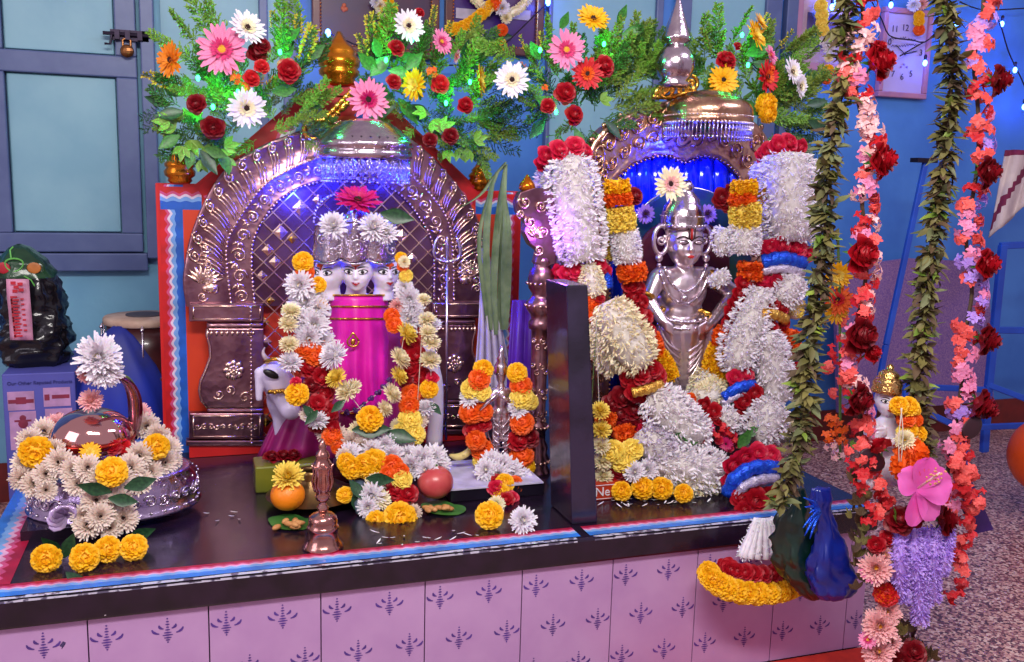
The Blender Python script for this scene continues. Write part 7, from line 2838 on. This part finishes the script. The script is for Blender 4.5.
for o in list(sw.children)[-10:]:
    s_ = .032*U(.8, 1.2)
    o.scale = (s_,)*3
    o.rotation_mode = 'XYZ'
    o.rotation_euler = (U(.8, 1.6), U(-.5, .5), U(0, 6))
LAV = mat('lavender petals', (206, 170, 244), .55, c2=(180, 140, 232), scale=60, sss=.15)
for (x0, x1, yb_) in ((900, 902, 600), (913, 920, 622), (926, 922, 606), (937, 932, 600), (948, 940, 570)):
    strand('lavender_tassel', [(x0, 528, YG-.06), ((x0+x1)/2-2, 560, YG-.075), (x1, yb_, YG-.06)], [6.5, 8.5, 7.5], LAV, sw, .85, n=18)
for (k, x, y, s) in (('cb', 876, 568, 36), ('cb', 884, 556, 24), ('gp', 872, 572, 26), ('mr', 886, 594, 26), ('cb', 880, 626, 38), ('cb', 888, 612, 28), ('cb', 878, 652, 34), ('cb', 890, 642, 24), ('rd', 914, 652, 30), ('rd', 902, 662, 26), ('gp', 868, 640, 20), ('rr', 876, 545, 22), ('rr', 888, 538, 20), ('mo', 885, 594, 22)):
    fpx(k, x, y, YG-.055, s, sw)
for (a_, b_, n_) in (((858, 470), (862, 590), 34), ((884, 600), (890, 660), 12), ((900, 630), (930, 665), 16)):
    for i in range(n_):
        t = (i+R())/n_
        q = P(a_[0]+(b_[0]-a_[0])*t+U(-9, 9), a_[1]+(b_[1]-a_[1])*t, YG-.03+U(-.02, .02))
        o = bpy.data.objects.new('leaf', FL['lb'][1] if R() < .6 else FL['lo'][1])
        COL.objects.link(o)
        o.parent = sw
        o.location = q-root(sw)
        o.rotation_euler = (U(1, 2), U(-.6, .6), U(0, 6.28))
        s_ = U(.024, .036)
        o.scale = (s_,)*3
# pleated purple skirt of the swing
g = MB()
pts = [(964, 470, YG), (990, 528, YG), (972, 532, YG), (962, 510, YG)]
g.prism([P(*q) for q in pts], .01)
g.build('purple_flap', [mat('purple flap', (60, 24, 110), .6)], sw)
g = MB()
c = P(868, 452, YG-.03)
g.ball(P(872, 460, YG-.06), MPP(c)*15, 0, 12, 8, sc=(1.2, .12, .7), M=Matrix.Rotation(.5, 3, 'Y'))
g.build('dark_round_leaf', [mat('dark maroon leaf', (58, 28, 40), .5)], sw, smooth=True)
g = MB()
g.ball(P(972, 428, YG-.03), MPP(c)*14, 0, 12, 8, sc=(1.0, .12, .8), M=Matrix.Rotation(-.5, 3, 'Y'))
g.build('dark_round_leaf', [mat('dark maroon leaf', (58, 28, 40), .5)], sw, smooth=True)
# hibiscus
hb = thing('hibiscus', 'large pink hibiscus with a long pale stamen lying on the flower swing', 'flower', P(922, 492, YG-.11))
HP = mat('hibiscus pink', (240, 112, 196), .45, c2=(222, 70, 166), scale=10, sss=.2)
hm = MPP(P(922, 492, YG-.11))
for (a, L, W_) in ((2.5, 32, 30), (1.2, 34, 36), (.15, 40, 38), (-.9, 40, 30), (-1.7, 38, 26)):
    g = MB()
    o_ = P(917, 489, YG-.10)
    d = V((math.cos(a), -.25, math.sin(a))).normalized()
    x_ = d.cross(V((0, -1, .2))).normalized()
    nn = x_.cross(d)
    sh = (.18, .5, .8, 1., 1.05, .9, .45)
    vs = []
    for i, w_ in enumerate(sh):
        t = i/6
        for j in range(7):
            u = (j-3)/3
            vs.append(o_+d*(L*hm*t*(1-.06*u*u))+x_*(W_*hm*.5*w_*u)+nn*(hm*(4*u*u*w_*.6+3*math.sin(j*2+i)*t*.4-6*t*t)))
    g.add(vs, [(i*7+j, i*7+j+1, i*7+j+8, i*7+j+7) for i in range(6) for j in range(6)])
    g.build('petal', [HP], hb, smooth=True)
g = MB()
a = P(918, 488, YG-.12)
b = P(940, 473, YG-.16)
g.tube([a, b], hm*1.2, 7)
for i in range(30):
    q = a.lerp(b, U(.6, 1.05))
    g.ball(q+V((U(-1, 1), U(-1, 1), U(-1, 1)))*hm*5, hm*1.1, 1, 5, 4)
g.build('stamen', [mat('pale pink stamen', (246, 190, 200), .5), mat('pollen', (236, 170, 110), .7)], hb, smooth=True)

# crawling child idol in the swing
YJ = YG+.03
jp = lambda x, y, Y=YJ: P(x, y, Y)
kid = thing('child_idol', 'small white marble child idol with a gold crown seated in the flower swing', 'idol', (jp(886, 500).x, YJ, P(900, 500, YG).z))
sj = MPP(jp(885, 410))
g = MB()
mb = g
head_blob(g, jp(887, 401), sj*14.5, -.4)
def cap4(a, b, r0, r1, n=5):
    A, B = jp(*a), jp(*b)
    for i in range(n+1):
        t = i/n
        g.ball(A.lerp(B, t), sj*(r0*(1-t)+r1*t), 0, 10, 8)
cap4((887, 410), (888, 425), 5, 9, 4)
cap4((886, 430), (888, 470), 15, 18, 6)
cap4((874, 428), (862, 448, YJ-.02), 8, 6, 5)
cap4((862, 448, YJ-.02), (876, 436, YJ-.05), 6, 4.5, 5)
cap4((900, 430), (908, 450, YJ-.02), 8, 6, 5)
cap4((908, 450, YJ-.02), (886, 440, YJ-.05), 6, 4.5, 5)
for j in range(4):
    cap4((877+j*3, 436-j*.5, YJ-.055), (876+j*3.4, 426-j*.3, YJ-.06), 1.9, 1.3, 3)
cap4((880, 470), (866, 482, YJ-.06), 13, 9, 4)
cap4((892, 470), (906, 482, YJ-.06), 13, 9, 4)
o = g.build('body', [MARBLE], kid)
fuse(o, .003, 4)
face_details(kid, jp(887, 401), sj*14.5, -.4, tilak=False)
g = MB()
T = Matrix.Translation(jp(886, 393)) @ Matrix.Rotation(.1, 4, 'Y')
g.lathe([(r_*sj*.72, z_*sj*.82) for r_, z_ in ((19.5, 0), (20.5, 4), (19, 7), (20, 12), (17, 18), (14, 20), (14, 24), (9, 28), (5, 29), (5, 33), (2, 36))], 28, 0, T)
g.build('crown', [mat('engraved gilt', (236, 200, 130), .25, 1., c2=(206, 150, 80), scale=60, bump=.8, bscale=140)], kid, smooth=True)
kg = thing('marigold_garland', 'yellow and orange marigold garland on the shoulder of the white child idol', 'garland', jp(908, 450, YJ-.05))
for (k, x, y, s) in (('my', 899, 406, 20), ('my', 908, 407, 22), ('my', 914, 410, 14), ('mo', 906, 419, 20), ('mo', 914, 420, 18), ('my', 908, 430, 20), ('my', 918, 434, 18), ('ml', 904, 432, 16), ('cc', 910, 442, 22)):
    fpx(k, x, y, YG-.03, s, kg)
thread('thread', [(901, 408, YG-.06), (903, 435, YG-.075), (901, 462, YG-.08)], .001, kg)
thread('thread', [(902, 408, YG-.06), (899, 435, YG-.078), (899, 462, YG-.08)], .001, kg)
# orange and yellow posy left of the swing
ps = thing('flower_posy', 'loose posy of orange and yellow blooms between the two left flower strings', 'flowers', P(838, 420, -.12))
for (k, x, y, s) in (('gY', 838, 275, 30), ('go', 838, 300, 34), ('gY', 836, 312, 26), ('xr', 850, 300, 22), ('xs', 845, 320, 22), ('xr', 832, 352, 22), ('xr', 842, 362, 22), ('xs', 828, 366, 22), ('xs', 850, 345, 20), ('xo', 832, 420, 20), ('xo', 840, 428, 22), ('xo', 828, 436, 20), ('ll', 850, 445, 16),
                     ('xw', 830, 445, 18), ('xw', 838, 456, 18), ('xr', 848, 410, 20), ('xo', 842, 440, 16), ('xs', 846, 382, 22), ('xs', 836, 392, 20), ('xr', 852, 430, 20)):
    fpx(k, x, y, -.12, s, ps)
g = MB()
g.tube(spline([P(838, 240, -.12), P(840, 330, -.12), P(840, 460, -.12)], 20), .003, 6)
g.build('stem_bundle', [STEM], ps)
# ------------------------------------------------------------------ light
def lamp(kind, name, loc, power, col, size=.1, aim=None, sy=None, spread=None):
    l = bpy.data.lights.new(name, kind)
    l.energy = power
    l.color = col
    if kind == 'AREA':
        l.size = size
        if sy:
            l.shape = 'RECTANGLE'
            l.size_y = sy
    else:
        l.shadow_soft_size = size
    o = bpy.data.objects.new(name, l)
    COL.objects.link(o)
    o.location = V(loc)
    if aim is not None:
        o.rotation_euler = (V(aim)-V(loc)).to_track_quat('-Z', 'Y').to_euler()
    return o


lamp('AREA', 'ceiling_tube', (.3, -1.5, 1.95), 52, (1, .94, .91), 1.3, (.8, .5, .2), .25)
lamp('AREA', 'ceiling_tube', (2.4, -.6, 2.2), 16, (.8, .75, 1), 1.2, (1.8, .6, .1), .25)
lamp('AREA', 'bounce_fill', (-1.6, -.8, 1.2), 12, (.95, .85, 1), 1.2, (.5, .6, .2))  # added fill standing in for bounced room light, not a window
BL = (.004, .015, 1)
for (x, y, Y, e) in ((338, 172, .66, 4.5), (300, 196, .66, 3.2), (396, 178, .67, 2.2), (690, 150, .5, 3), (548, 235, .34, .5)):
    lamp('POINT', 'blue_light', P(x, y, Y), e, BL if e != .5 else (.35, .1, 1), .015)
w = bpy.data.worlds.new('room')
SC.world = w
w.use_nodes = True
w.node_tree.nodes['Background'].inputs[0].default_value = lin((205, 185, 205))
w.node_tree.nodes['Background'].inputs[1].default_value = .62
SC.view_settings.view_transform = 'Standard'
SC.view_settings.look = 'None'
SC.view_settings.gamma = 1
SC.view_settings.use_curve_mapping = False
SC.view_settings.exposure = .12
